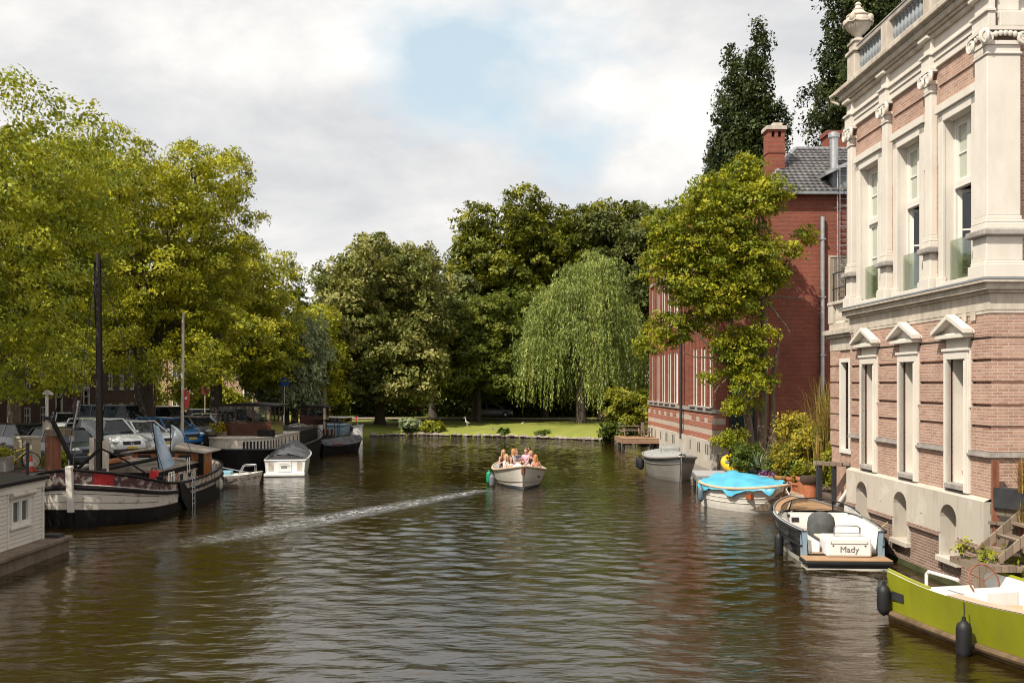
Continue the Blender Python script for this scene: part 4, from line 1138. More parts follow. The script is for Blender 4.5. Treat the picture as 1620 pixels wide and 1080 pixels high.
    mb = MB(); mb.box((1.5, -4.0, 18.152), (2.6, -2.9, 18.35)); mb.box((1.7, -3.8, 18.352), (2.4, -3.3, 18.55)); mb.build('chimney_cap', M['creamdirty'], P)
    # lead clad dormer and the vent pipes at the right
    mb = MB(); mb.ext([(-5.9, 14.5), (-9.2, 14.5), (-9.2, 17.0), (-5.9, 15.5)], -.1, 3.4, 'x'); mb.build('lead_dormer', M['lead'], P)
    mb = MB(); mb.ext([(-5.45, 15.30), (-9.4, 17.1), (-9.4, 17.28), (-5.45, 15.48)], -.45, 3.5, 'x'); mb.build('dormer_roof', M['steel'], P)
    mb = MB()
    for y in (-6.2, -6.8, -7.4): mb.box((-.13, y - .03, 14.5), (-.101, y + .03, 15.7))
    mb.build('dormer_ribs', M['lead'], P)
    mb = MB(); mb.box((4.5, -8.6, 16.5), (5.6, -7.2, 18.6)); mb.box((4.4, -8.7, 18.602), (5.7, -7.1, 18.85)); mb.build('rear_chimney', M['redbrick'], P)
    mb = MB(); mb.lathe([(.22, 0), (.22, 1.7), (.30, 1.72), (.30, 1.95), (.1, 2.05)], (1.6, -6.55, 16.0), 10); mb.build('vent_pipe', M['steel'], P, smooth=True)
    # drain pipes
    mb = MB(); mb.tube([(-.15, -5.35, .6), (-.15, -5.35, 13.2)], .11, 8); [mb.box((-.28, -5.5, z), (-.02, -5.2, z + .06)) for z in (3, 6, 9, 12)]; mb.build('downpipe', M['steel'], P, smooth=True)
    mb = MB(); mb.tube([(9.1, .28, 1.2), (9.1, .28, 12.8)], .09, 8); mb.build('canal_downpipe', M['iron'], P, smooth=True)
    # caged ladder
    mb = MB()
    for y in (-6.1, -6.6): mb.tube([(-.25, y, 7.6), (-.25, y, 15.9)], .03, 6)
    for k in range(27): mb.tube([(-.25, -6.1, 7.8 + k * .3), (-.25, -6.6, 7.8 + k * .3)], .018, 5)
    for z in (9.6, 10.6, 11.6, 12.6, 13.6, 14.6, 15.6):
        mb.tube([(-.25 - .72 * math.sin(math.pi * k / 8), -6.35 + .42 * math.cos(math.pi * k / 8), z) for k in range(9)], .025, 5)
    for k in (2, 4, 6): mb.tube([(-.25 - .72 * math.sin(math.pi * k / 8), -6.35 + .42 * math.cos(math.pi * k / 8), z) for z in (9.6, 15.6)], .02, 5)
    mb.build('caged_ladder', M['steel'], P)
    mb = MB(); mb.box((-.09, -7.0, 8.6), (-.02, -5.75, 11.1)); mb.build('wooden_shutter', planks('silvered_boards', (.30, .24, .18), .12, 'Y'), P)
    mb = MB(); mb.box((-.12, -5.78, 8.5), (-.01, -5.70, 11.2)); mb.box((-.12, -7.05, 8.5), (-.01, -6.97, 11.2)); mb.box((-.12, -6.969, 11.1), (-.01, -5.781, 11.2)); mb.build('shutter_frame', M['stripe'], P)
red_building()

# ------------------------------------------------------------------ low garden wing between mansion and red building
WING = thing('garden_wing', 'low cream and brick wing with a balustraded balcony beside the mansion', 'wing', tuple(mloc(8.06, -.45, 0)), R(91.09))
def wing():
    P = WING; L_w = 3.0
    mb = MB(); wall_grid(mb, 0, L_w, .3, 5.55, [(1.3, 2.1, 2.4, 5.2)], 0, .25)
    mb.add([(L_w, 0, .3), (L_w, -5, .3), (L_w, -5, 5.55), (L_w, 0, 5.55)], [(0, 1, 2, 3)])
    for z in (2.6, 3.1, 3.6, 4.1, 4.6, 5.1):
        mb.box((-.01, .002, z), (1.24, .05, z + .44)); mb.box((2.16, .002, z), (L_w, .05, z + .44))
    mb.build('brick_wall', M['brick'], P)
    mb = MB(); frame_rect(mb, 1.25, 2.15, 2.4, 5.3, .12, -.1, .06); mb.box((1.65, -.2, 2.5), (1.75, -.12, 5.2)); f = mb.build('window_frame', M['white'], P)
    mb = MB(); mb.box((1.36, -.17, 2.5), (2.05, -.16, 5.2)); mb.build('pane', M['glass'], f)
    mb = MB(); mb.box((-.02, -5, 5.552), (L_w + .05, .05, 5.95)); mb.box((-.05, -5, 5.952), (L_w + .12, .14, 6.05)); mb.box((-.08, -5, 6.052), (L_w + .2, .24, 6.2)); mb.build('cornice', M['creamdirty'], P, bevel=.01)
    mb = MB(); mb.box((0, -.1, 6.202), (L_w + .05, .08, 6.42)); mb.box((L_w - .35, -.14, 6.42), (L_w + .08, .1, 7.0)); mb.box((.0, -.14, 6.42), (.3, .1, 7.0)); mb.box((1.3, -.14, 6.42), (1.6, .1, 7.0)); mb.box((.0, -.15, 7.002), (L_w + .1, .12, 7.1)); mb.build('balcony_parapet', M['creamdirty'], P, bevel=.01)
    m = MB(); m.lathe([(.07, 0), (.04, .06), (.08, .2), (.05, .35), (.04, .46), (.07, .5), (.07, .575)], (0, 0, 0), 8)
    b0 = m.build('baluster', M['creamdirty'], P, smooth=True); b0.location = (.42, 0, 6.422)
    for x in (.6, .78, .96, 1.14, 1.75, 1.93, 2.11, 2.29, 2.47): place(b0, P, (x, 0, 6.422))
    mb = MB(); mb.tube([(.1, -.3, 8.1), (L_w + .8, -.3, 8.1)], .02, 5); mb.tube([(.1, -.3, 7.6), (L_w + .8, -.3, 7.6)], .02, 5)
    for x in (.2, 1.4, 2.6, 3.7): mb.tube([(x, -.3, 6.2), (x, -.3, 8.1)], .025, 5)
    mb.build('roof_railing', M['iron'], P)
wing()

# ------------------------------------------------------------------ terrace garden
M['paver'] = brick('sandstone_pavers', (.46, .31, .20), (.38, .25, .16), (.16, .11, .07), w=.9, h=.6, ms=.02, stain=.3, stainc=(.2, .14, .09))
def paver_mat():
    t = NT('terrace_pavers')
    k = t.n.new('ShaderNodeTexBrick'); t.link(t.coord('Object', (1, 1, 1)), k.inputs['Vector'])
    for a, b in (('Scale', 1), ('Brick Width', .95), ('Row Height', .62), ('Mortar Size', .018)): k.inputs[a].default_value = b
    k.inputs['Color1'].default_value = (.50, .33, .21, 1); k.inputs['Color2'].default_value = (.38, .25, .165, 1); k.inputs['Mortar'].default_value = (.12, .08, .05, 1)
    c = t.mix(.45, k.outputs['Color'], t.ramp(t.noise(t.coord('Object'), 2.5, 7, .7), [(.3, .5), (.7, 1.0)]), 'MULTIPLY')
    t.link(c, t.p.inputs['Base Color']); t.p.inputs['Roughness'].default_value = .85
    return t.m
mb = MB(); mb.prism([(9.25, 30.4), (10.0, 28.7), (18, 28.7), (18, 51.6), (11.2, 51.6), (10.3, 47), (9.9, 41), (9.25, 34.2)], -1, .6)
tag(mb.build('terrace_paving', paver_mat(), bevel=.02), kind='structure')

TG = 'terracotta pots on the terrace'
def plant_in(t, mat, r, h, z0, seed, n=40, per=30, size=.1, droop=.1):
    g = random.Random(seed)
    crown('leaves', mat, t, round_lobes(g, r, z0, z0 + h, 6), n, per, size, seed, (.12 + r * .2, .1 + r * .12), droop)
p = pot('flower_pot', 'large terracotta pot with a dark collar, nearest the black hulled boat', (10.2, 34.0, .6), .30, .72, group=TG)
m = MB(); m.lathe([(.30, .52), (.34, .56), (.36, .70), (.33, .78), (.22, .80), (.2, .7)], (0, 0, 0), 16); m.build('collar', M['soil'], p, smooth=True)
plant_in(pot('flower_pot', 'terracotta pot with a bright green conical plant on a stand beside the black railing', (10.45, 35.6, .6), .28, .62, group=TG), M and F['bush'], .34, .8, .55, 201)
plant_in(pot('flower_pot', 'ochre pot with pale stems, leftmost of the trio on the terrace', (10.15, 37.4, .6), .26, .5, pmat('ochre_glaze', (.36, .22, .06), .5, .3), TG), F['shrub'], .26, .7, .45, 202)
plant_in(pot('flower_pot', 'orange pot with upright green blades, middle of the trio on the terrace', (10.35, 36.6, .6), .25, .52, group=TG), F['green'], .24, .75, .45, 203, droop=-.5)
plant_in(pot('flower_pot', 'bowl shaped pot with small yellow flowers, right of the trio on the terrace', (10.5, 36.2, .6), .33, .34, group=TG), F['shrub'], .36, .5, .3, 204)
plant_in(pot('flower_pot', 'dark pot with a spiky agave behind the purple flowers', (10.0, 40.5, .6), .30, .45, M['rubber'], None), F['pale'], .1, .2, .45, 205, n=4)
def agave(loc):
    t = thing('agave_plant', 'spiky grey green agave with arching pointed leaves in a dark pot', 'plant', loc)
    g = random.Random(3); mb = MB()
    for i in range(26):
        a = g.uniform(0, 6.28); el = g.uniform(.3, 1.35); L = g.uniform(.6, 1.0); d = Vector((math.cos(a) * math.cos(el), math.sin(a) * math.cos(el), math.sin(el)))
        s = Vector((-math.sin(a), math.cos(a), 0)) * .05
        q = [Vector((0, 0, 0)), d * L * .5 + Vector((0, 0, .05)), d * L + Vector((0, 0, -.16 * math.cos(el)))]
        mb.add([q[0] - s, q[0] + s, q[1] + s * .8, q[1] - s * .8, q[2]], [(0, 1, 2, 3), (3, 2, 4)])
    mb.build('leaves', pmat('agave_green', (.12, .16, .09), .5, .3), t)
agave((10.0, 40.5, 1.0))
t = thing('planter_box', 'whitewashed wooden planter box with purple and pink flowers on the terrace', 'planter', (9.95, 38.3, .6), R(8))
m = MB(); m.box((-.33, -.25, 0), (.33, .25, .38)); m.box((-.36, -.28, .30), (.36, .28, .40)); m.box((-.22, -.262, .08), (.22, -.252, .26)); m.build('box', planks('whitewashed_boards', (.55, .48, .42), .1, 'X', .8, .25, .04, .4), t, bevel=.01)
plant_in(t, foliage('purple_petals', (.08, .03, .25), (.16, .07, .40), (.30, .16, .50), .3), .30, .26, .36, 206, 30, 26, .07)
plant_in(t, foliage('pink_petals', (.40, .08, .12), (.52, .14, .18), (.62, .25, .25), .3), .36, .3, .34, 207, 12, 22, .07)
plant_in(t, F['green'], .30, .5, .34, 208, 24, 24, .09)
bush('terrace_shrub', 'big yellow green shrub on the terrace against the red wall', (11.35, 37.4, .6), 1.45, 2.75, F['shrub'], 560, 44, .105, 211, None, cl=(.3, .22))
bush('terrace_shrub', 'darker green shrub with a red flower next to the mansion corner', (11.15, 33.4, .6), 1.1, 2.6, F['bush'], 420, 40, .10, 212, None, cl=(.28, .2))
bush('terrace_shrub', 'small dark shrub behind the yellow one by the wing window', (12.0, 36.5, 2.6), .7, 1.6, F['green'], 110, 34, .14, 213, None, cl=(.25, .2))
bush('terrace_shrub', 'low green creeper at the dock edge beside the yellow inflatable', (10.3, 43.6, .5), .75, 1.5, F['green'], 240, 36, .105, 214, None, cl=(.25, .2))
bush('terrace_shrub', 'loose olive shrub low in front of the big yellow one', (10.7, 38.6, .6), .85, 1.6, F['olive'], 220, 36, .09, 215, None, cl=(.25, .2))
def twiggy(loc):
    t = thing('bare_shrub', 'leafless pinkish twiggy shrub left of the big yellow one', 'shrub', loc); g = random.Random(8); mb = MB()
    for i in range(46):
        a = g.uniform(0, 6.28); r_ = g.uniform(.3, 1.0); h = g.uniform(.9, 2.0)
        p = [Vector((0, 0, 0)), Vector((math.cos(a) * r_ * .4, math.sin(a) * r_ * .4, h * .5)), Vector((math.cos(a) * r_, math.sin(a) * r_, h))]
        mb.tube(p, [.02, .013, .006], 4)
        for k in range(4):
            b = p[1].lerp(p[2], g.random()); mb.tube([b, b + Vector((g.uniform(-.3, .3), g.uniform(-.3, .3), g.uniform(.05, .35)))], [.008, .004], 3)
    mb.build('twigs', pmat('pink_brown_twigs', (.22, .13, .10), .8, .2), t, fix=False)
twiggy((10.85, 40.0, .6))
def blades(name, label, loc, r, h, n, seed, mat, w=.02, lean=.5, group=None):
    t = thing(name, label, 'grass plant', loc, 0, group); g = np.random.default_rng(seed); V = []; T = []
    for i in range(n):
        a = g.uniform(0, 6.28); L = h * g.uniform(.6, 1.05); bx, by = g.normal(0, r * .25, 2); ln = lean * g.uniform(.2, 1.0); ca, sa = math.cos(a), math.sin(a)
        s = np.array([-sa, ca, 0]) * w; ks = 5; pts = []
        for k in range(ks + 1):
            q = k / ks; pts.append(np.array([bx + ca * ln * r * 1.6 * q ** 2, by + sa * ln * r * 1.6 * q ** 2, L * (q - .28 * ln * q ** 3)]))
        for k in range(ks):
            f0 = 1 - .8 * k / ks; f1 = 1 - .8 * (k + 1) / ks
            V += [pts[k] - s * f0, pts[k] + s * f0, pts[k + 1] + s * f1, pts[k + 1] - s * f1]; T.append(g.random())
    V = np.array(V); np_mesh('blades', V, np.arange(len(V)).reshape(-1, 4), mat, t, tint=np.array(T)); return t
blades('ornamental_grass', 'tall golden ornamental grass arching in front of the wing window', (10.75, 33.6, 1.6), 1.0, 3.4, 420, 5, F['grassy'], .014, .8)
# timber railing and poles at the end of the mansion
t = thing('timber_railing', 'dark timber railing posts with a weathered top beam beside the mansion plinth', 'railing', (10.0, 30.0, 0))
m = MB()
for x, y, z in ((-.45, .9, 2.0), (-.15, .45, 2.0), (.15, .0, 2.05), (.42, -.4, 2.05), (-.3, 1.5, 1.9)):
    m.box((x - .06, y - .06, -.2), (x + .06, y + .06, z))
m.build('post', M['iron'], t)
m = MB(); m.bar((-.55, 1.05, 2.06), (.05, .15, 2.08), .2, .12); m.bar((.06, .14, 2.1), (.5, -.5, 2.1), .14, .1); m.build('top_beam', M['oldwood'], t, bevel=.01)
PPG = 'pale poles leaning on the mansion plinth'
for k, (a, b) in enumerate((((9.62, 29.9, .62), (9.96, 29.2, 1.55)), ((9.78, 29.95, .62), (10.02, 29.25, 1.3)))):
    m = MB(); m.tube([a, b], .07, 10); tag(m.build('pale_pole', M['white'], smooth=True), ['upper pale pole leaning beside the mansion plinth', 'lower pale pole leaning beside the mansion plinth'][k], 'pole', PPG)
# grey jetty and yellow inflatable
t = thing('grey_jetty', 'weathered grey plank jetty between the grey sloop and the blue tarpaulin boat', 'jetty', (9.1, 43.6, 0), R(-6))
m = MB()
for k in range(11): m.box((-1.1, -1.3 + k * .24, .58), (1.2, -1.3 + k * .24 + .215, .63))
m.build('deck_boards', pmat('grey_boards', (.34, .33, .33), .8, .2, 3, .2, 20, stretch=(.6, 6, 1)), t)
m = MB(); m.box((-1.12, -1.33, .38), (-1.05, 1.32, .575)); m.box((-1.05, -1.33, .38), (1.2, -1.27, .575)); m.build('edge_board', M['steel'], t)
for x, y in ((-1.0, -1.2), (-1.0, 1.2), (.4, -1.2)):
    m = MB(); m.tube([(x, y, -1), (x, y, .57)], .07, 8); m.build('pile', M['iron'], t)
t = thing('inflatable_ring', 'yellow inflatable with a grey seat lying on the grey jetty', 'inflatable', (10.1, 44.4, .64), R(30))
m = MB(); m.tube([(.62 * math.cos(a), .62 * math.sin(a) * .75, .28 + .22 * math.sin(a)) for a in [i * 2 * math.pi / 20 for i in range(21)]], .24, 10, cap=False); m.build('tube', pmat('yellow_vinyl', (.62, .42, .015), .35, .1), t, smooth=True)
m = MB(); m.ell((-.3, -.1, .42), (.55, .36, .16), 14, 8); m.build('seat', pmat('grey_vinyl', (.16, .17, .18), .5, .2), t, smooth=True)
# wooden deck with picnic table and chair
t = thing('wooden_deck', 'reddish wooden deck hanging over the water at the far end of the red building', 'deck', (9.1, 71.3, 0), R(1))
m = MB()
for k in range(17): m.box((-1.5, -2.4 + k * .24, .72), (1.3, -2.4 + k * .24 + .22, .76))
m.build('deck_boards', M['teak'], t); m = MB(); m.box((-1.55, -2.45, .42), (1.3, -2.40, .76)); m.box((-1.56, -2.45, .42), (-1.5, 1.7, .76)); m.build('fascia', planks('deck_fascia', (.32, .19, .12), .17, 'Z'), t)
for x, y in ((-1.4, -2.2), (-1.4, 0), (.6, -2.2)):
    m = MB(); m.tube([(x, y, -1), (x, y, .7)], .09, 8); m.build('pile', M['iron'], t)
t = thing('picnic_table', 'brown wooden picnic table with fixed benches on the deck by the water', 'picnic table', (8.55, 72.2, .76), R(12))
m = MB()
for k in range(5): m.box((-.75, -.36 + k * .15, .72), (.75, -.36 + k * .15 + .135, .76))
m.build('table_top', M['oldwood'], t)
for s in (-1, 1):
    m = MB(); m.box((-.75, s * .78 - .14, .42), (.75, s * .78 + .14, .46)); m.build('bench', M['oldwood'], t)
    m = MB(); m.bar((s * .55, -.62, 0), (s * .55, -.2, .72), .09); m.bar((s * .55, .62, 0), (s * .55, .2, .72), .09); m.bar((s * .55, -.82, .39), (s * .55, .82, .39), .05, .1); m.build('trestle', M['oldwood'], t)
t = thing('garden_chair', 'brown wooden garden armchair on the deck beside the picnic table', 'chair', (9.55, 70.6, .76), R(100))
m = MB(); m.box((-.3, -.3, .36), (.3, .3, .42)); m.build('seat', M['oldwood'], t)
m = MB(); [m.box((-.3 + k * .13, .27, .45), (-.2 + k * .13, .32, 1.0)) for k in range(5)]; m.box((-.32, .27, .95), (.34, .325, 1.05)); m.build('backrest', M['oldwood'], t)
for x in (-.31, .31):
    for y in (-.28, .28):
        m = MB(); m.box((x - .04, y - .04, 0), (x + .04, y + .04, .62)); m.build('leg', M['oldwood'], t)
    m = MB(); m.box((x - .06, -.34, .622), (x + .06, .34, .66)); m.build('armrest', M['oldwood'], t)

# pots in the mansion's blind windows
for (u, lab, tl, hh) in ((1.62, 'pale clay pot in the blind window nearest the mansion corner', 0, .30), (4.22, 'orange clay pot tilted in the middle blind window of the mansion', .28, .26), (6.78, 'pale pink pot with a small cactus in the far blind window of the mansion', 0, .36)):
    q = mloc(u - .32, -.16, 2.30)
    pt = pot('sill_pot', lab, tuple(q), .14, hh, pmat('pale_clay', (.52, .36, .28), .8, .1) if not tl else M['terracotta'], 'pots in the blind windows', tl)
    if u > 6: plant_in(pt, F['olive'], .1, .25, .3, 230, 8, 20, .06)

# ------------------------------------------------------------------ timber stair and planter at the right edge
slab('right_yard_ground', [(10.75, -60), (60, -60), (60, 20.4), (10.75, 20.4)], -1.5, 1.75, [M['cobble'], M['brickdark']])
t = thing('timber_stair', 'weathered timber stair leading down to the green boat at the mansion corner', 'stair', (9.22, 19.5, .50))
sw = M['oldwood']
for y in (-.62, .32):
    m = MB(); m.ext([(0, .72), (.05, .60), (1.35, 1.58), (1.35, 1.80), (1.25, 1.80)], y, y + .05, 'y'); m.build('stringer', sw, t)
for k in range(4):
    m = MB(); m.box((.12 + k * .3, -.57, .74 + k * .24), (.44 + k * .3, .32, .785 + k * .24)); m.build('tread', sw, t)
m = MB(); m.box((-.45, -.75, .46), (.6, .45, .55)); [m.box((-.45, -.75 + k * .2, .552), (.3, -.75 + k * .2 + .185, .58)) for k in range(6)]; m.build('landing', sw, t)
for x, y in ((-.4, -.7), (.5, -.7), (.5, .4)):
    m = MB(); m.box((x - .07, y - .07, -1.5), (x + .07, y + .07, .46)); m.build('stair_post', sw, t)
t = thing('planter_fence', 'timber planter with brown posts holding yellow grasses at the mansion corner', 'planter', (10.12, 19.8, 0))
for x, y in ((-.24, .55), (.08, .1), (.42, -.4)):
    m = MB(); m.box((x - .055, y - .055, 1.2), (x + .055, y + .055, 2.95)); m.build('post', M['postwood'], t)
m = MB(); m.bar((-.3, .62, 1.95), (.55, -.6, 1.95), .06, .22); m.bar((-.3, .62, 1.68), (.55, -.6, 1.68), .2, .06); m.bar((-.3, .62, 1.3), (.55, -.6, 1.3), .05, .7); m.build('trough', sw, t)
m = MB(); m.bar((-.2, .55, 2.2), (.5, -.5, 2.2), .3, .4); m.build('plant_box', M['iron'], t)
blades('ornamental_grass', 'yellow ornamental grass in the timber planter at the right edge', (10.42, 19.75, 2.35), .55, .85, 260, 6, F['grassy'], .010, .9)
blades('ornamental_grass', 'short yellow grass tuft hanging under the timber planter', (10.25, 19.72, 1.72), .3, .5, 120, 7, F['grassy'], .010, .9)
def climber():
    g = random.Random(5)
    lob = [(.0, 0, .35, .55, .3, .3), (.55, -.2, .25, .5, .35, .28), (-.5, .25, .55, .32, .25, .22), (1.0, -.5, .30, .45, .35, .3), (-.95, .55, .72, .22, .15, .16)]
    t = thing('leafy_shrub', 'bright green leafy shrub growing below the timber stair over the green boat', 'shrub', (9.86, 19.0, .62))
    crown('leaves', F['bush'], t, lob, 130, 24, .085, 240, (.16, .12), .1)
    mb = MB(); limbs(mb, g, (.2, 0, -.3), [l[:3] for l in lob], .02, .006); mb.build('stem', M['bark'], t, fix=False)
climber()
# ------------------------------------------------------------------ boats
class Hull:
    """stations run stern to bow along +x: (x, half beam at the rail, half beam at the waterline, rail height, rake)"""
    def __init__(s, st, n=26, pw=.8):
        a = np.array(st, float); k = len(a); s.pw = pw
        tt = np.linspace(0, k - 1, n); out = []
        for t in tt:
            i = min(int(t), k - 2); u = t - i
            p0, p1, p2, p3 = a[max(i - 1, 0)], a[i], a[i + 1], a[min(i + 2, k - 1)]
            out.append(.5 * ((2 * p1) + (-p0 + p2) * u + (2 * p0 - 5 * p1 + 4 * p2 - p3) * u * u + (-p0 + 3 * p1 - 3 * p2 + p3) * u ** 3))
        s.a = np.array(out); s.a[:, 1:3] = np.maximum(s.a[:, 1:3], .02)
    def row(s, i, f, side):
        x, h, w_, z, rk = s.a[i]
        return (x - rk * (1 - f), side * (w_ + (h - w_) * f ** s.pw), z * f)
    def outer(s, mb, fr=(1, .8, .55, .3, .1, 0), mis=None, z_low=-.4, tf=1.0):
        mis = mis or [0] * len(fr)
        n = len(s.a)
        for side in (-1, 1):
            rows = [[s.row(i, f, side) for i in range(n)] for f in fr]
            rows.append([(s.a[i][0] - s.a[i][4] * 1.05, side * s.a[i][2] * .8, z_low * .6) for i in range(n)])
            rows.append([(s.a[i][0] - s.a[i][4] * 1.1, 0, z_low) for i in range(n)])
            for r in range(len(rows) - 1):
                m = mis[r] if r < len(mis) else mis[-1]
                for i in range(n - 1):
                    q = [rows[r][i], rows[r][i + 1], rows[r + 1][i + 1], rows[r + 1][i]]
                    mb.add(q if side > 0 else q[::-1], [(0, 1, 2, 3)], m)
        # stern closing
        for r in range(len(fr) - 1):
            if fr[r] > tf: continue
            m = mis[r] if r < len(mis) else mis[-1]
            a, b, c, d = s.row(0, fr[r], -1), s.row(0, fr[r], 1), s.row(0, fr[r + 1], 1), s.row(0, fr[r + 1], -1)
            mb.add([a, b, c, d], [(0, 1, 2, 3)], m)
        a, b = s.row(0, 0, -1), s.row(0, 0, 1); x = s.a[0][0]
        mb.add([a, b, (x, s.a[0][2] * .8, z_low * .6), (x, -s.a[0][2] * .8, z_low * .6)], [(0, 1, 2, 3)], mis[-1])
    def inner(s, mb, floor, t=.07, i0=0, i1=None, rim=True, transom=True, mi=0):
        i1 = i1 or len(s.a) - 1
        T = []; B = []
        for i in range(i0, i1 + 1):
            x, h, w_, z, rk = s.a[i]; hi = max(h - t, .01); lo = max(min(hi, w_ + (h - w_) * .35 - t), .008)
            xi = x if i < len(s.a) - 1 else x - t
            T.append((xi, hi, z)); B.append((xi - rk * .6, lo, floor))
        for side in (-1, 1):
            for k in range(len(T) - 1):
                g = lambda p: (p[0], p[1] * side, p[2])
                mb.add([g(T[k]), g(T[k + 1]), g(B[k + 1]), g(B[k])], [(0, 1, 2, 3)], mi)
                if rim:
                    a = s.row(i0 + k, 1, side); b = s.row(i0 + k + 1, 1, side)
                    mb.add([a, b, g(T[k + 1]), g(T[k])], [(0, 1, 2, 3)], mi)
        for k in range(len(T) - 1):
            mb.add([(B[k][0], B[k][1], floor), (B[k + 1][0], B[k + 1][1], floor), (B[k + 1][0], -B[k + 1][1], floor), (B[k][0], -B[k][1], floor)], [(0, 1, 2, 3)], mi)
        if transom:
            mb.add([(T[0][0] + t, T[0][1], T[0][2]), (T[0][0] + t, -T[0][1], T[0][2]), (B[0][0] + t, -B[0][1], floor), (B[0][0] + t, B[0][1], floor)], [(0, 1, 2, 3)], mi)
    def deck(s, mb, i0, i1, dz=-.05, ins=.03, camber=.04, mi=0):
        for i in range(i0, i1):
            ra = []
            for j in (i, i + 1):
                x, h, w_, z, rk = s.a[j]; h = max(h - ins, .01)
                ra.append([(x, -h, z + dz), (x, -h * .5, z + dz + camber * .75 * min(1, h)), (x, 0, z + dz + camber * min(1, h)), (x, h * .5, z + dz + camber * .75 * min(1, h)), (x, h, z + dz)])
            for k in range(4): mb.add([ra[0][k], ra[1][k], ra[1][k + 1], ra[0][k + 1]], [(0, 1, 2, 3)], mi)
    def line(s, f=1.0, out=.0, dz=0., side=1, i0=0, i1=None):
        i1 = i1 if i1 is not None else len(s.a) - 1
        r = []
        for i in range(i0, i1 + 1):
            x, y, z = s.row(i, f, side); r.append((x, y + out * side, z + dz))
        return r
    def loop(s, f=1., out=0., dz=0., transom=True):
        a = s.line(f, out, dz, 1); b = s.line(f, out, dz, -1)
        return a + b[::-1] + ([a[0]] if transom else [])
    def nearest(s, x):
        return int(np.argmin(np.abs(s.a[:, 0] - x)))

def fender(label, top, r=.11, h=.5, mat=None, rope=.35, group='fenders'):
    t = thing('boat_fender', label, 'fender', tuple(top), 0, group)
    m = MB(); m.lathe([(.02, -rope - h - .04), (r * .55, -rope - h), (r * .9, -rope - h + .06), (r, -rope - h + .12), (r, -rope - .14), (r * .85, -rope - .06), (r * .4, -rope - .01), (.035, -rope), (.03, -rope + .06)], (0, 0, 0), 14); m.build('bumper', mat or M['rubber'], t, smooth=True)
    m = MB(); m.tube([(0, 0, -rope + .05), (.01, 0, -rope * .5), (0, .0, 0)], .012, 6); m.build('rope', M['iron'], t)
    return t
def cover(hull, mb, i0, i1, hgt, out=.03, ridge=.5, seed=0, drop=.08):
    """cloth stretched over the rails with a ridge and sagging folds"""
    g = random.Random(seed); rings = []; K = 12
    for i in range(i0, i1 + 1):
        u = (i - i0) / (i1 - i0); x, h, w_, z, rk = hull.a[i]; r = []
        hh = hgt * (math.sin(math.pi * min(1, .12 + u * .82)) ** .6)
        for k in range(K + 1):
            v = -1 + 2 * k / K
            y = v * (h + out); zz = z + .02 + hh * (1 - abs(v) ** 1.6) + g.uniform(-.03, .03) * (1 if 0 < k < K else 0) - .06 * math.sin(u * 18) * (abs(v) * (1 - abs(v)))
            r.append((x, y, zz if 0 < k < K else z - drop))
        rings.append(r)
    mb.loft(rings, False, False)

M['gelcoat'] = pmat('white_gelcoat', (.78, .77, .74), .28, .05, 1.5, 0, 10, coat=.3, dirt=.12, dirtcol=(.4, .36, .3))
M['boatcream'] = pmat('cream_hull_paint', (.62, .58, .50), .35, .06, 1.2, 0, 10, coat=.3, dirt=.25, dirtcol=(.36, .30, .22))
M['greyhull'] = pmat('light_grey_hull_paint', (.25, .235, .21), .4, .08, 1.5, 0, 10, coat=.2, dirt=.3, dirtcol=(.25, .21, .17))
M['greyband'] = pmat('dark_grey_band', (.09, .09, .09), .45, .1)
M['greycover'] = pmat('grey_boat_canvas', (.27, .27, .255), .85, .2, 4, .3, 12)
M['blackcover'] = pmat('black_boat_canvas', (.035, .036, .04), .8, .4, 2.2, .4, 9, col2=(.12, .12, .125))
M['boathull_black'] = pmat('black_hull_paint', (.018, .018, .02), .25, .2, 2, 0, 10, coat=.4)
M['lime'] = pmat('olive_lime_paint', (.235, .245, .012), .32, .10, 1.1, 0, 10, coat=.3, dirt=.40, dirtcol=(.15, .15, .03))
M['rope'] = pmat('hemp_rope', (.46, .36, .24), .9, .25, 30, .3, 60)
M['navy'] = pmat('dark_hull', (.016, .018, .028), .35, .2, 2, 0, 10, coat=.2)
M['chrome'] = pmat('polished_steel', (.6, .6, .6), .15, .05, 2, 0, 10, metal=1)
M['bluetarp'] = pmat('bright_blue_tarpaulin', (.07, .34, .48), .42, .18, 2.0, .5, 5, coat=.05)

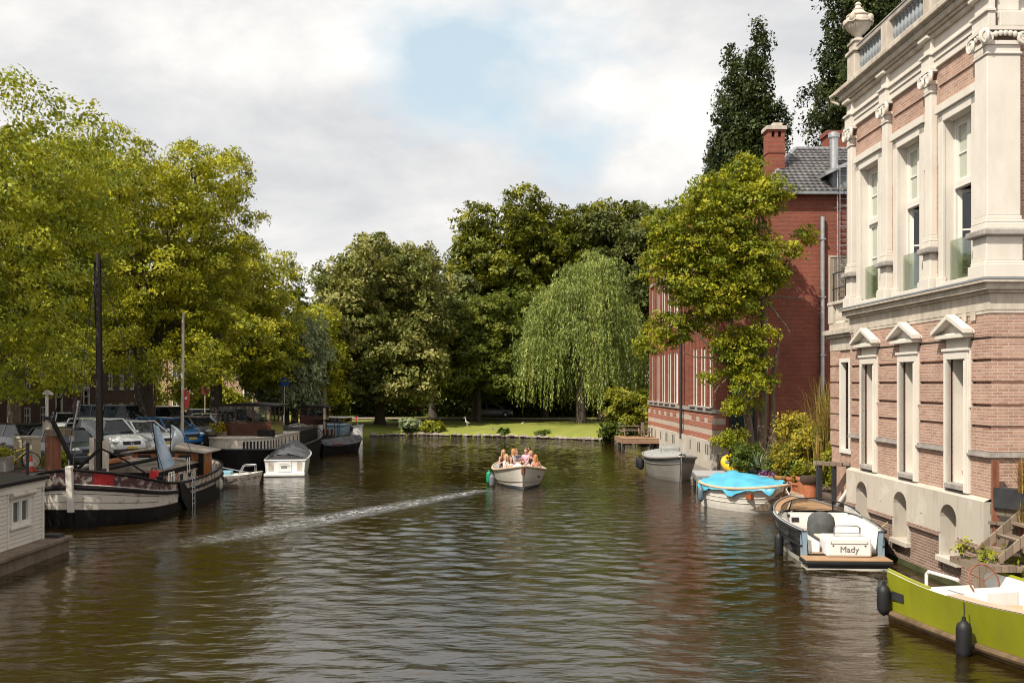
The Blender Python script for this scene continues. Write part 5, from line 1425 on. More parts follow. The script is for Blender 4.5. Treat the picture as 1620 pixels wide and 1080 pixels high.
# ---- the black hulled boat with a lettered white stern box
def mady():
    t = thing('motor_launch', 'black hulled motor launch with white interior and teak stern platform by the mansion wall', 'motor boat', (8.2, 24.2, 0), R(86.5))
    H = Hull([(.62, 1.02, .92, .86, 0), (1.6, 1.12, .98, .87, 0), (2.8, 1.16, .98, .89, 0), (4.0, 1.06, .82, .93, .1), (5.1, .80, .5, .98, .2), (6.0, .42, .2, 1.03, .3), (6.55, .03, .02, 1.07, .35)], 30)
    m = MB(); H.outer(m, (1, .9, .7, .5, .30, .16, 0), [0, 0, 0, 0, 0, 1, 1], tf=.31); m.box((.0, -1.02, -.3), (.62, 1.02, .02), 1)
    m.box((.05, -.98, .02), (.62, .98, .10), 0)
    m.build('hull', [M['boathull_black'], M['boatcream']], t, smooth=True)
    m = MB(); m.box((-.04, -1.06, .10), (.66, 1.06, .20)); m.build('stern_rubber', M['rubber'], t, bevel=.03)
    m = MB(); m.box((-.02, -1.04, .202), (.64, 1.04, .235)); m.build('stern_platform', M['teak'], t, bevel=.01)
    m = MB(); H.inner(m, .28, .15, 0, H.nearest(3.9), True, False); m.build('liner', M['gelcoat'], t, smooth=True)
    for s in (-1, 1):
        m = MB(); m.add([(.615, s * 1.03, .2), (.615, s * .86, .2), (.66, s * .87, .87), (.66, s * 1.03, .87)], [(0, 1, 2, 3)]); m.build('quarter_panel', pmat('blue_grey_panel', (.22, .29, .35), .35, .1), t)
    m = MB(); H.deck(m, H.nearest(3.85), len(H.a) - 1, -.01, .05, .05); m.build('foredeck', M['teak'], t, smooth=True)
    m = MB()
    for s in (-1, 1):
        m.tube(H.line(.97, .035, 0, s), .045, 8); m.tube(H.line(.55, .03, 0, s), .03, 6)
    m.build('rub_rail', M['rubber'], t, smooth=True)
    m = MB()
    for s in (-1, 1): m.tube(H.line(1, -.05, .02, s), .025, 6)
    m.build('gunwale_strip', M['steel'], t, smooth=True)
    m = MB(); m.box((.66, -.93, .27), (3.7, .93, .295)); m.build('sole', M['teak'], t)
    # stern box
    m = MB(); m.box((.40, -.66, .24), (1.15, .44, .72)); b = m.build('stern_box', M['gelcoat'], t, bevel=.05)
    m = MB(); m.box((.392, -.56, .56), (.399, .34, .575)); m.box((.392, -.56, .575), (.399, -.545, .62)); m.box((.392, .325, .575), (.399, .34, .62)); m.build('lid_line', M['greyhull'], b)
    m = MB(); m.ell((.395, -.5, .52), (.012, .025, .018), 8, 5); m.ell((.395, .28, .52), (.012, .025, .018), 8, 5); m.build('latch', M['iron'], b)
    cu = bpy.data.curves.new('boat_name', 'FONT'); cu.body = 'Mady'; cu.size = .215; cu.align_x = 'CENTER'; cu.extrude = .003
    tx = bpy.data.objects.new('boat_name', cu); COL.objects.link(tx); tx.parent = b
    tx.matrix_local = Matrix(((0, 0, -1, .393), (-1, 0, 0, -.11), (0, 1, 0, .36), (0, 0, 0, 1)))
    cu.materials.append(pmat('grey_lettering', (.16, .15, .14), .5, .1))
    bpy.context.view_layer.update()
    me = bpy.data.meshes.new_from_object(tx.evaluated_get(bpy.context.evaluated_depsgraph_get())); mx = tx.matrix_local.copy()
    bpy.data.objects.remove(tx); tx = bpy.data.objects.new('boat_name', me); COL.objects.link(tx); tx.parent = b; tx.matrix_local = mx
    m = MB(); m.tube([(.62, -.42, .72), (.60, -.42, .93), (.60, -.36, .98), (.60, .14, .98), (.60, .2, .93), (.62, .2, .72)], .022, 8); m.tube([(.60, -.42, .80), (.60, .2, .80)], .018, 8); m.build('grab_rail', M['chrome'], t, smooth=True)
    for s, y in ((-1, -.78), (1, .66)):
        m = MB(); m.box((.75, y - .14, .28), (2.2, y + .14, .56)); m.build('side_bench', M['gelcoat'], t, bevel=.03)
    m = MB(); m.box((1.16, -.64, .56), (1.75, .44, .62)); m.build('rear_cushion', pmat('beige_cushion', (.55, .46, .36), .8, .1), t, bevel=.02)
    m = MB(); m.box((3.55, -.98, .28), (3.66, .98, .93)); m.build('bulkhead', M['gelcoat'], t)
    m = MB(); m.box((3.53, .42, .68), (3.549, .62, .80)); m.build('dash_panel', M['iron'], t)
    for y, z in ((.70, .86), (.70, .40)):
        m = MB(); m.box((3.53, y - .03, z - .05), (3.548, y + .03, z + .03)); m.build('hinge', M['iron'], t)
    m = MB(); m.lathe([(.34, 0), (.36, .25), (.36, .45), (.33, .6), (.24, .70), (.10, .75), (.01, .76)], (2.35, .1, .36), 22); m.build('covered_seat', pmat('dark_grey_cover', (.075, .078, .075), .85, .3, 5, .5, 8), t, smooth=True)
    m = MB(); m.box((2.7, -.1, .28), (3.4, .75, .52)); m.build('step_box', M['teak'], t, bevel=.02)
    # wrap-round windscreen
    def arc(z, k, o): return [(2.75 + (1.35 - o) * math.sin(math.pi * q / 16) ** .8, (1.09 - o * .35) * math.cos(math.pi * q / 16), z + k * math.sin(math.pi * q / 16)) for q in range(17)]
    lo, hi = arc(.90, .06, 0), arc(1.02, .28, .2)
    m = MB(); m.tube(hi, .022, 6); m.tube(lo, .022, 6)
    for q in (5, 11): m.tube([lo[q], hi[q]], .02, 6)
    m.build('windscreen_frame', M['boathull_black'], t, smooth=True)
    m = MB(); m.loft([lo, hi], False, False); m.build('windscreen', M['clear'], t, smooth=True)
    fm = t.matrix_basis
    fender('long black fender on the canal side of the black launch', fm @ Vector((2.05, 1.27, .80)), .12, .62, None, .22, None)
    fender('black fender squeezed between the black launch and the mansion wall', fm @ Vector((1.4, -1.22, .72)), .14, .55, None, .12, None)
    m = MB(); m.tube([fm @ Vector((.95, -.95, .9)), Vector((9.3, 25.2, .85)), Vector((9.70, 25.7, .95))], .012, 5); tag(m.build('mooring_line', pmat('yellow_line', (.6, .5, .2), .8, .1)), 'thin yellow mooring line from the black launch to the wall', 'rope')
mady()

# ---- lime green steel boat in the near right corner
def green_boat():
    hd = Vector((.235, -.972)); t = thing('steel_boat', 'lime green steel boat with white seats in the near right corner', 'boat', (8.20, 19.35, 0), math.atan2(hd.y, hd.x))
    H = Hull([(0, 1.04, 1.0, .93, 0), (1.2, 1.12, 1.02, .85, 0), (2.4, 1.18, 1.02, .86, 0), (3.6, 1.16, .96, .92, 0), (4.8, .98, .76, 1.02, .1), (5.8, .6, .4, 1.14, .2), (6.5, .04, .03, 1.25, .3)], 28, pw=1)
    m = MB(); H.outer(m, (1, .75, .5, .3, .22, .05, 0), [0, 0, 0, 0, 1, 1, 1], tf=.51)
    m.build('hull', [M['lime'], pmat('rusty_keel_strake', (.20, .12, .05), .6, .4, 4)], t, smooth=True)
    m = MB(); H.inner(m, .30, .12, 0, len(H.a) - 1, True, False); m.build('liner', M['gelcoat'], t, smooth=True)
    m = MB()
    for s in (-1, 1): m.tube(H.line(.16, .05, 0, s), .06, 8)
    m.build('strake', pmat('worn_brown_strake', (.13, .085, .045), .6, .4, 5), t, smooth=True)
    for s in (-1, 1):
        m = MB(); m.tube(H.line(1.0, -.05, .015, s, 0, H.nearest(1.2)), .035, 8); m.build('rail_capping', M['lime'], t, smooth=True)
    m = MB(); m.box((.02, -.97, .52), (.9, .97, .58)); m.build('stern_deck', M['gelcoat'], t, bevel=.02)
    m = MB(); m.box((.9, -.9, .3), (1.45, .9, .72)); m.build('stern_bench', M['gelcoat'], t, bevel=.04)
    m = MB(); m.tube([(.62, -.62, .58), (.62, -.62, .96), (.68, -.62, 1.02), (1.5, -.62, 1.02)], .03, 8); m.build('seat_rail', M['white'], t, smooth=True)
    m = MB(); m.box((1.75, -.5, .3), (2.05, .2, .92)); m.build('console', M['gelcoat'], t, bevel=.04)
    m = MB(); m.box((2.06, -.5, .55), (2.5, .2, .66)); m.build('tan_cushion', pmat('tan_cushion', (.5, .33, .2), .8, .1), t, bevel=.03)
    m = MB(); m.tube([(1.62 - .10 * math.sin(a), -.18 + .30 * math.cos(a), 1.0 + .28 * math.sin(a)) for a in [i * 2 * math.pi / 24 for i in range(25)]], .017, 7, cap=False)
    for a in (.5, 2.6, 4.7): m.tube([(1.62, -.18, 1.0), (1.62 - .10 * math.sin(a), -.18 + .30 * math.cos(a), 1.0 + .28 * math.sin(a))], .010, 5)
    m.build('steering_wheel', M['postwood'], t, smooth=True)
    m = MB(); m.ext([(2.6, .5), (3.2, .5), (3.15, .72), (2.78, 1.24), (2.68, 1.24)], -.25, .95, 'y'); m.build('seat_back', M['gelcoat'], t, bevel=.03)
    m = MB(); m.box((3.2, -.9, .3), (5.0, .95, .82)); m.build('bow_cushion', M['gelcoat'], t, bevel=.05)
    m = MB(); H.deck(m, H.nearest(2.0), H.nearest(5.0), .012, .02, 0); 
    dk = MB()
    for s in (-1, 1):
        A1 = H.line(1, -.0, .016, s, H.nearest(1.8)); A2 = H.line(1, -.26, .016, s, H.nearest(1.8))
        for k in range(len(A1) - 3): dk.add([A1[k], A1[k + 1], A2[k + 1], A2[k]], [(0, 1, 2, 3)])
    dk.build('side_deck', pmat('pink_teak', (.52, .36, .26), .7, .15, 2, .1, 20, stretch=(1, 8, 1)), t)
    m = MB(); m.box((.18, -1.055, .42), (.55, -1.03, .58)); m.build('stern_recess', M['iron'], t)
    fm = t.matrix_basis
    fender('black fender at the stern corner of the lime green boat', fm @ Vector((.10, -1.17, .97)), .125, .55, None, .28, 'fenders of the lime green boat')
    fender('large black fender at the middle of the lime green boat, nearest the bridge', fm @ Vector((2.55, -1.32, .88)), .125, .62, None, .30, 'fenders of the lime green boat')
    m = MB(); m.tube([fm @ Vector((2.9, .9, .9)), Vector((9.9, 17.3, 1.2)), Vector((10.6, 17.6, 1.8))], .018, 6); tag(m.build('mooring_line', pmat('teal_line', (.05, .30, .28), .8, .1)), 'teal mooring line from the lime green boat up to the bank', 'rope')
green_boat()

# ---- clinker dinghy under the blue tarpaulin
def dinghy():
    t = thing('dinghy', 'cream clinker dinghy with a rope fender rail, under the blue tarpaulin', 'dinghy', (8.42, 36.0, 0), R(-58))
    H = Hull([(-1.7, .64, .52, .88, 0), (-1.0, .84, .70, .82, 0), (-.2, .92, .76, .80, 0), (.65, .88, .68, .84, .08), (1.3, .68, .38, .91, .2), (1.75, .36, .10, .98, .34), (1.95, .05, .02, 1.03, .42)], 26)
    m = MB(); H.outer(m, (1, .82, .8, .6, .58, .4, .38, .18, 0)); m.build('hull', pmat('white_clinker_paint', (.68, .64, .57), .4, .1, 2, 0, 10, dirt=.35, dirtcol=(.4, .32, .22)), t, smooth=False)
    for i in range(3):
        m = MB()
        for s in (-1, 1): m.tube(H.line((.8, .58, .38)[i], .008, 0, s), .014, 4)
        m.build('plank_seam', M['boatcream'], t)
    m = MB(); m.tube(H.loop(1, .03, 0), .055, 8, cap=False); m.build('rope_rail', M['rope'], t, smooth=True)
    m = MB(); m.box((.85, -.82, .5), (1.1, -.72, .68)); m.build('rudder_patch', pmat('red_brown_paint', (.3, .08, .03), .5, .2), t)
    m = MB(); H.inner(m, .1, .06); m.build('liner', M['oldwood'], t)
    tp = thing('blue_tarpaulin', 'crumpled bright blue tarpaulin stretched over the cream dinghy', 'tarpaulin', (8.42, 36.0, 0), R(-58))
    g = np.random.default_rng(4); rings = []; K = 20
    for i in range(len(H.a) - 1):
        x, h, w_, z, rk = H.a[i]; u = i / (len(H.a) - 2); r = []
        top = .42 * math.exp(-((u - .36) / .30) ** 2) + .06
        for k in range(K + 1):
            v = -1 + 2 * k / K
            y = v * (h + .10); zz = z + .05 + top * (1 - abs(v)) ** .8 + .055 * math.sin(9 * u + 5 * v) * (1 - abs(v)) + .03 * math.sin(31 * u - 11 * v + 3 * math.sin(7 * v)) + g.normal(0, .016)
            if k in (0, K): zz = z - .05 - .20 * max(0, math.sin(u * 17 + k) + .2 * math.sin(u * 47)) - .05 * g.random()
            elif k in (1, K - 1): zz = z + .03
            r.append((x, y, zz))
        rings.append(r)
    m = MB(); m.loft(rings, False, False); o = m.build('sheet', M['bluetarp'], tp, smooth='all')
    fm = t.matrix_basis
    fender('grey blue fender at the stern of the dinghy with the blue tarpaulin', fm @ Vector((-1.3, -.92, .85)), .11, .50, pmat('grey_blue_fender', (.10, .14, .17), .5, .2), .12, None)
    m = MB(); m.tube([fm @ Vector((1.9, 0, .98)), Vector((9.55, 33.8, .5)), Vector((9.5, 33.4, .62))], .015, 5); tag(m.build('mooring_line', M['white']), 'white line tying the dinghy bow to the terrace', 'rope')
dinghy()

# ---- grey sloop against the red building
def grey_sloop():
    t = thing('grey_sloop', 'grey open sloop with a grey canvas cover moored against the red building', 'sloop', (7.75, 48.7, 0), R(-90))
    H = Hull([(-3.0, .95, .8, .98, 0), (-2, 1.08, .92, .95, 0), (-.6, 1.15, .96, .95, 0), (.8, 1.10, .84, .99, .05), (1.9, .84, .5, 1.06, .15), (2.7, .45, .18, 1.14, .25), (3.1, .03, .02, 1.2, .35)], 26)
    m = MB(); H.outer(m, (1, .74, .72, .45, .42, .15, 0), [1, 0, 0, 0, 0, 0, 2]); m.build('hull', [M['greyhull'], M['greyband'], M['black']], t, smooth=True)
    m = MB(); m.tube(H.loop(1, .02, 0), .05, 8, cap=False)
    m.tube(H.line(.73, .015, 0, 1), .02, 6); m.tube(H.line(.73, .015, 0, -1), .02, 6); m.build('rub_rail', M['greyhull'], t, smooth=True)
    m = MB(); cover(H, m, 0, len(H.a) - 2, .30, .02, seed=2); m.build('canvas_cover', M['greycover'], t, smooth='all')
    m = MB(); m.box((-.4, -.45, 1.1), (.25, .45, 1.48)); m.build('covered_console', M['greycover'], t, bevel=.08)
    m = MB(); m.tube([(3.05, .0, -.1), (3.1, 0, .5), (3.12, 0, 1.2)], .025, 6); m.build('stem_band', M['steel'], t)
    m = MB(); m.ell((2.9, .12, 1.2), (.18, .14, .1), 8, 6); m.build('bow_bundle', M['rubber'], t, smooth=True)
    fm = t.matrix_basis
    for k, x in enumerate((-2.2, -1.4)):
        fender(['dark fender at the stern quarter of the grey sloop', 'dark fender beside it, forward on the grey sloop'][k], fm @ Vector((x, -1.26 - .0, 1.0)), .16, .55, None, .2, 'fenders of the grey sloop')
grey_sloop()

# ---- white houseboat cabin at the left edge
def houseboat():
    t = thing('houseboat', 'white boarded houseboat with a small window at the left edge', 'houseboat', (-12.42, 26.35, 0), R(-90))
    # local x runs towards the bridge, y outwards to the canal
    mb = MB(); wall_grid(mb, 0, 12, .42, 1.98, [(.73, 1.69, .95, 1.66)], 0, .12)
    mb.add([(0, 0, .42), (0, -4.2, .42), (0, -4.2, 1.98), (0, 0, 1.98)], [(0, 1, 2, 3)])
    mb.build('boarded_wall', peeling_planks, t)
    mb = MB(); mb.box((-.03, -.05, .42), (.06, .03, 1.98)); mb.box((-.04, -.02, 1.80), (12, .04, 2.0)); mb.box((1.80, -.01, .45), (1.86, .025, 1.8)); mb.box((.50, -.01, .45), (.55, .02, 1.8)); mb.build('corner_trim', M['whiteold'], t)
    mb = MB(); mb.box((-.12, -4.3, 2.0), (12, .14, 2.10)); mb.build('roof', M['black'], t, bevel=.02)
    mb = MB(); frame_rect(mb, .73, 1.69, .95, 1.66, .07, -.06, .03); mb.box((1.18, -.06, 1.02), (1.24, .028, 1.59)); frame_rect(mb, .80, 1.18, 1.02, 1.59, .035, -.05, .015); frame_rect(mb, 1.24, 1.62, 1.02, 1.59, .035, -.05, .015); mb.box((.67, -.02, .90), (1.75, .07, .95)); w_ = mb.build('window', M['white'], t)
    mb = MB(); mb.box((.80, -.055, 1.02), (1.62, -.045, 1.59)); mb.build('pane', glass('houseboat_pane', (.07, .08, .07), .05), w_)
    mb = MB(); mb.tube([(.61, .08, 1.74), (1.81, .08, 1.74)], .075, 10); mb.build('awning_roll', M['creamdirty'], w_, smooth=True)
    mb = MB(); mb.box((-.65, -4.8, -.6), (12, .42, .30)); mb.box((-.72, -4.9, .30), (12, .50, .415)); mb.build('float', pmat('brown_concrete_float', (.17, .125, .085), .85, .3, 2, .4, 10, dirt=.6, dirtcol=(.05, .045, .03)), t, bevel=.03)
    mb = MB(); mb.box((-.5, -.1, .417), (-.15, .35, .50)); mb.build('bollard_plate', M['iron'], t)
M['whiteold'] = peeling('peeling_white_paint', (.68, .63, .55), (.38, .30, .22), .18, .65, 5, streak=.12)
def _pp():
    t = NT('white_boards')
    ob = t.n.new('ShaderNodeTexCoord').outputs['Object']
    sp = t.n.new('ShaderNodeSeparateXYZ'); t.link(ob, sp.inputs[0])
    fr = t.math('FRACT', t.math('DIVIDE', sp.outputs['Z'], .105))
    g = t.math('GREATER_THAN', fr, .10)
    n = t.noise(t.coord('Object', (1.2, 1.2, 9)), 3, 8, .7)
    c = t.mix(t.ramp(n, [(.55, 0), (.68, 1)]), (.70, .65, .57), (.42, .35, .27))
    c = t.mix(g, (.30, .25, .2), c)
    t.link(c, t.p.inputs['Base Color']); t.p.inputs['Roughness'].default_value = .6
    t.link(t.bump(t.math('ADD', g, t.math('MULTIPLY', fr, .5)), .8, .012), t.p.inputs['Normal'])
    return t.m
peeling_planks = _pp()
houseboat()

# ---- old sailing barge
M['maroon'] = peeling('peeling_maroon_paint', (.07, .026, .028), (.36, .30, .25), .42, .6, 3.2)
M['hullwhite'] = peeling('stained_white_hull', (.64, .58, .50), (.40, .33, .25), .25, .55, 2.4, streak=.5)
M['rustywhite'] = peeling('rust_streaked_white', (.50, .45, .38), (.22, .12, .07), .5, .65, 3.6, streak=.75)
M['tarblack'] = pmat('tarred_black_hull', (.010, .009, .009), .6, .4, 1.5, .2, 8, spec=.15, dirt=.3, dirtcol=(.05, .035, .025))
M['greyroof'] = pmat('weathered_grey_roof', (.20, .165, .13), .8, .3, 1.6, .3, 12, dirt=.6, dirtcol=(.09, .07, .055), stretch=(.5, 3, 1))
def barge():
    t = thing('sailing_barge', 'old sailing barge with peeling white and maroon bow, black waterline and dark mast', 'barge', (-13.8, 37.15, 0), R(-90))
    H = Hull([(-6.0, .55, .45, 1.28, 0), (-5.5, 1.2, 1.05, 1.22, 0), (-4.2, 1.75, 1.65, 1.10, 0), (-2, 1.92, 1.85, .98, 0), (.5, 1.93, 1.88, .95, 0), (2.4, 1.92, 1.86, 1.06, 0), (4.0, 1.88, 1.74, 1.30, 0), (5.0, 1.62, 1.34, 1.52, .02), (5.7, 1.0, .7, 1.70, .08), (6.05, .12, .06, 1.82, .12)], 44, pw=.7)
    m = MB(); H.outer(m, (1, .74, .71, .66, .5, .32, .30, .1, 0), [0, 1, 1, 2, 2, 1, 1, 1, 1])
    n = len(H.a)
    hb = m.build('hull', [M['maroon'], M['tarblack'], M['hullwhite'], M['rustywhite']], t, smooth=True)
    mi = [p.material_index for p in hb.data.polygons]
    for p in hb.data.polygons:                       # aft of the bow the topside is bare rust-streaked white over black
        x = p.center.x
        if x < 2.6 and p.material_index in (0,): p.material_index = 3
        if x < 1.6 and p.material_index == 2: p.material_index = 1 if p.center.z < .42 else 3
    m = MB(); H.inner(m, .72, .07, 0, n - 1); m.build('inner_bulwark', M['rustywhite'], t)
    m = MB(); m.tube(H.loop(1, .01, .01), .045, 8, cap=False); m.build('cap_rail', M['tarblack'], t, smooth=True)
    m = MB()
    for s in (-1, 1): m.tube(H.line(.70, .04, 0, s), .06, 8)
    m.build('rubbing_strake', M['tarblack'], t, smooth=True)
    m = MB(); m.tube(H.line(.76, .02, 0, 1, H.nearest(1.5)), .015, 5); m.build('strake_highlight', M['white'], t)
    # plank seams of the bow
    m = MB()
    for s in (-1, 1):
        for f in (.45, .60): m.tube(H.line(f, .004, 0, s, H.nearest(3.4)), .008, 4)
    m.build('bow_seam', M['tarblack'], t)
    m = MB(); m.ext([(5.9, -.4), (6.0, -.4), (6.07, .5), (5.97, .5)], -.06, .06, 'y'); m.build('forefoot', M['tarblack'], t)
    m = MB(); m.ext([(5.93, .5), (6.07, .5), (6.22, 1.95), (6.02, 1.97), (5.98, 1.6)], -.10, .10, 'y'); st = m.build('stem_post', M['whiteold'], t, bevel=.02)
    for s in (-1, 1):
        m = MB(); m.M = Matrix.Translation((5.78, s * .62, 1.58)) @ Matrix.Rotation(R(s * 62), 4, 'Z') @ Matrix.Rotation(R(90), 4, 'Y'); m.lathe([(.11, -.02), (.11, .03), (.06, .03), (.06, -.02)], (0, 0, 0), 14); m.build('hawse_ring', M['rustywhite'], t)
    m = MB(); m.box((4.9, .55, 1.44), (5.75, .95, 1.70)); 
    rp = MB()
    A1 = H.line(.99, .012, 0, 1, H.nearest(5.5), H.nearest(5.9)); A2 = H.line(.76, .012, 0, 1, H.nearest(5.5), H.nearest(5.9))
    for k in range(len(A1) - 1): rp.add([A1[k], A1[k + 1], A2[k + 1], A2[k]], [(0, 1, 2, 3)])
    rp.build('red_bow_panel', pmat('flaking_red', (.34, .02, .02), .5, .3, 5, .2, 20), t)
    # trunk cabin
    m = MB(); m.box((-3.2, -1.28, .72), (2.05, 1.28, 1.20), 0); m.box((-3.2, -1.285, 1.20), (2.05, 1.285, 1.42), 1); m.build('cabin_trunk', [M['rustywhite'], M['tarblack']], t, bevel=.03)
    m = MB()
    for k in range(5):
        m.box((-2.6 + k * .95, 1.27, .88), (-2.3 + k * .95, 1.30, 1.12))
    m.build('cabin_slit', M['darkroom'], t)
    m = MB(); rings = [[(x, y, 1.425 + .16 * (1 - (y / 1.35) ** 2)) for y in np.linspace(-1.35, 1.35, 9)] + [(x, y, 1.40) for y in (1.35, -1.35)] for x in (-3.3, -1, 1, 2.15)]
    m.loft(rings, True, True); m.build('cabin_roof', M['greyroof'], t)
    m = MB(); m.box((-.9, -1.2, 1.56), (-.6, .9, 1.63)); m.box((-1.9, -1.15, 1.56), (-1.7, 1.0, 1.62)); m.ell((-.9, .55, 1.62), (.16, .14, .1), 8, 6); m.build('roof_batten', M['creamdirty'], t)
    m = MB(); m.box((-.4, -1.25, 1.58), (.9, -.95, 1.72)); m.box((-1.4, -1.28, 1.58), (-.45, -1.0, 1.70)); m.build('wood_pile', M['orangewood'], t, bevel=.02)
    # after house with its shallow pitched canvas
    m = MB(); m.box((-4.3, -1.35, .72), (-2.55, 1.3, 1.74)); m.build('after_house', M['orangewood'], t)
    m = MB(); m.ext([(-1.75, 1.74), (-1.75, 1.80), (0, 2.08), (1.6, 1.80), (1.6, 1.74), (0, 1.96)], -4.6, -2.35, 'x'); m.build('canvas_roof', pmat('pale_canvas', (.30, .255, .205), .8, .15, 2, .2, 14), t, bevel=.02)
    for y in (-1.1, -.3, .5):
        m = MB(); m.box((-2.555, y, 1.46), (-2.53, y + .5, 1.70)); m.build('after_house_window', M['glass'], t)
    m = MB(); m.box((-2.58, 1.32, .9), (-2.45, 1.5, 1.75)); m.build('house_post', M['tarblack'], t)
    m = MB(); H.deck(m, 1, H.nearest(-4.2), -.25, .1, .02); m.build('after_deck', pmat('grey_deck_paint', (.25, .25, .25), .7, .15), t)
    # mast with its tabernacle, shrouds and the boom lying aft
    m = MB(); m.tube([(3.6, -.12, .7), (3.62, -.12, 4), (3.66, -.12, 8.0), (3.66, -.12, 8.9)], [.10, .095, .085, .07], 10); ms = m.build('mast', pmat('dark_tarred_mast', (.022, .014, .010), .7, .4, 2, .2, 12, stretch=(6, 6, .6)), t, smooth=True)
    m = MB(); m.box((3.5, -.42, .7), (3.66, -.26, 2.7)); m.box((3.5, .02, .7), (3.66, .18, 2.6)); m.build('tabernacle', M['creamdirty'], ms)
    m = MB(); m.tube([(3.64, -.20, 6.4), (3.64, -.24, 8.6)], .045, 8); m.tube([(3.5, -.04, 1.6), (3.62, -.03, 5.5), (3.66, -.04, 8.7)], [.04, .04, .02], 6); m.build('furled_sail', M['tarblack'], ms, smooth=True)
    m = MB()
    for p in ((5.9, 0, 1.8), (2.5, 1.8, 1.05), (2.5, -1.8, 1.05), (-2.5, 1.2, 1.5)): m.tube([(3.66, -.12, 8.7), p], .012, 4)
    m.build('rigging', M['iron'], ms)
    m = MB(); m.tube([(3.4, .1, 1.65), (0, .6, 1.75), (-1.2, .75, 1.78)], .07, 8); m.build('boom', M['tarblack'], t, smooth=True)
    # bow gear: black davit arms and windlass
    m = MB(); m.tube([(5.3, -.9, 3.35), (5.35, -.1, 1.75)], .075, 8); m.tube([(5.35, -.1, 1.78), (5.1, .55, 2.45)], .05, 8); m.tube([(5.1, .55, 2.45), (4.6, 1.2, 2.0), (4.2, 1.7, 1.55)], .03, 6); m.tube([(5.3, -.9, 3.35), (5.28, -.7, 3.95), (5.28, -.4, 4.5)], .02, 6); m.build('davit', M['tarblack'], t, smooth=True)
    m = MB(); m.box((4.5, -.3, 1.0), (4.75, -.2, 1.75)); m.box((4.5, .4, 1.0), (4.75, .5, 1.75)); m.tube([(4.62, -.35, 1.5), (4.62, .55, 1.5)], .12, 10); m.build('windlass', M['iron'], t)
    # leeboard, ladder and bollards
    m = MB(); m.ext([(1.9, .98), (1.45, 1.02), (-.05, .12), (-.25, -.12), (.2, -.25), (.9, -.1), (1.6, .4)], 1.97, 2.03, 'y'); m.build('leeboard', M['tarblack'], t, bevel=.01)
    m = MB()
    for x in (.30, .58): m.tube([(x, 2.06, .0), (x, 2.06, 1.02), (x, 1.9, 1.10)], .018, 6)
    for k in range(5): m.tube([(.30, 2.06, .12 + k * .2), (.58, 2.06, .12 + k * .2)], .014, 5)
    m.build('boarding_ladder', M['steel'], t)
    for x, y in ((2.5, 1.55), (-5.2, .9)):
        m = MB(); m.lathe([(.11, 0), (.10, .32), (.13, .34), (.13, .40), (.02, .42)], (x, y, .80 + (.2 if x < 0 else .1)), 12); m.build('bollard', M['tarblack'] if x > 0 else M['white'], t, smooth=True)
    m = MB()
    for x in (2.05, 1.75, 1.5): m.tube([(x, 1.7, .95), (x, 1.7, 1.38)], .02, 6)
    m.tube([(2.05, 1.7, 1.38), (1.5, 1.7, 1.38)], .02, 6)
    for x in (-1.0, -1.25): m.tube([(x, 1.36, 1.1), (x, 1.36, 1.7)], .018, 6)
    m.build('handrail', M['white'], t)
    fm = t.matrix_basis
    fender('pale fender hanging at the stern of the old sailing barge', fm @ Vector((-5.75, 1.02, 1.2)), .12, .55, M['creamdirty'], .1, None)
    fender('dirty white fender midway along the sailing barge', fm @ Vector((-3.0, 2.04, .9)), .10, .4, M['creamdirty'], .2, None)
    # flag on a raking staff and a red can
    f = thing('flag', 'pale blue and white flag drooping from a raking staff on the sailing barge', 'flag', tuple(fm @ Vector((1.3, 1.0, 1.5))))
    m = MB(); m.tube([(.18, 0, -.6), (-.05, .1, .6), (-.22, .2, 1.62)], .02, 6); m.build('staff', M['tarblack'], f)
    m = MB(); rings = []
    for i in range(11):
        u = i / 10; r = []
        for k in range(9):
            v = k / 8
            r.append((-.20 + .16 * u + v * (.2 + .5 * u) + .03 * math.sin(9 * v + 3 * u), .19 - .1 * u + .10 * math.sin(7 * v + 2 * u) * u, 1.58 - 1.75 * u * (1 - .22 * v) - .1 * v))
        rings.append(r)
    m.loft(rings, False, False)
    m.build('cloth', pmat('blue_white_cloth', (.28, .42, .58), .8, .1, 1.6, .1, 10, col2=(.60, .63, .66)), f, smooth='all')
    f = thing('flag', 'second small pale flag hanging just behind the blue and white one', 'flag', tuple(fm @ Vector((-.6, .85, 1.55))))
    m = MB(); m.tube([(0, 0, -.05), (0, 0, 1.45)], .018, 6); m.build('staff', M['iron'], f)
    m = MB(); rings = [[(.02 + v * (.05 + .38 * math.sin(math.pi * min(1, u * 1.1)) ** .8), .08 * math.sin(6 * v + 3 * u), 1.42 - .95 * u) for v in np.linspace(0, 1, 7)] for u in np.linspace(0, 1, 9)]
    m.loft(rings, False, False); m.build('cloth', pmat('pale_cloth', (.58, .64, .68), .8, .1), f, smooth='all')
    f = thing('fuel_can', 'small red fuel can standing on the side deck of the sailing barge', 'can', tuple(fm @ Vector((2.25, 1.25, 1.2))))
    m = MB(); m.box((-.14, -.1, 0), (.14, .1, .3)); m.build('can', pmat('red_plastic', (.5, .03, .03), .4, .1), f, bevel=.03); m = MB(); m.tube([(-.1, 0, .3), (-.05, 0, .37), (.07, 0, .37), (.1, 0, .3)], .018, 6); m.lathe([(.03, 0), (.03, .06)], (-.1, .05, .3), 8); m.build('handle', M['rubber'], f)
barge()
t = thing('mooring_post', 'thick red brown mooring post with a plank cap beside the barge bow', 'post', (-15.95, 34.6, 0))
m = MB(); m.tube([(0, 0, -1), (0, 0, 2.72)], .26, 14); m.build('pile', M['postwood'], t, smooth=True); m = MB(); m.box((-.15, -.3, 2.72), (.62, .3, 2.95)); m.build('cap', M['oldwood'], t, bevel=.01)

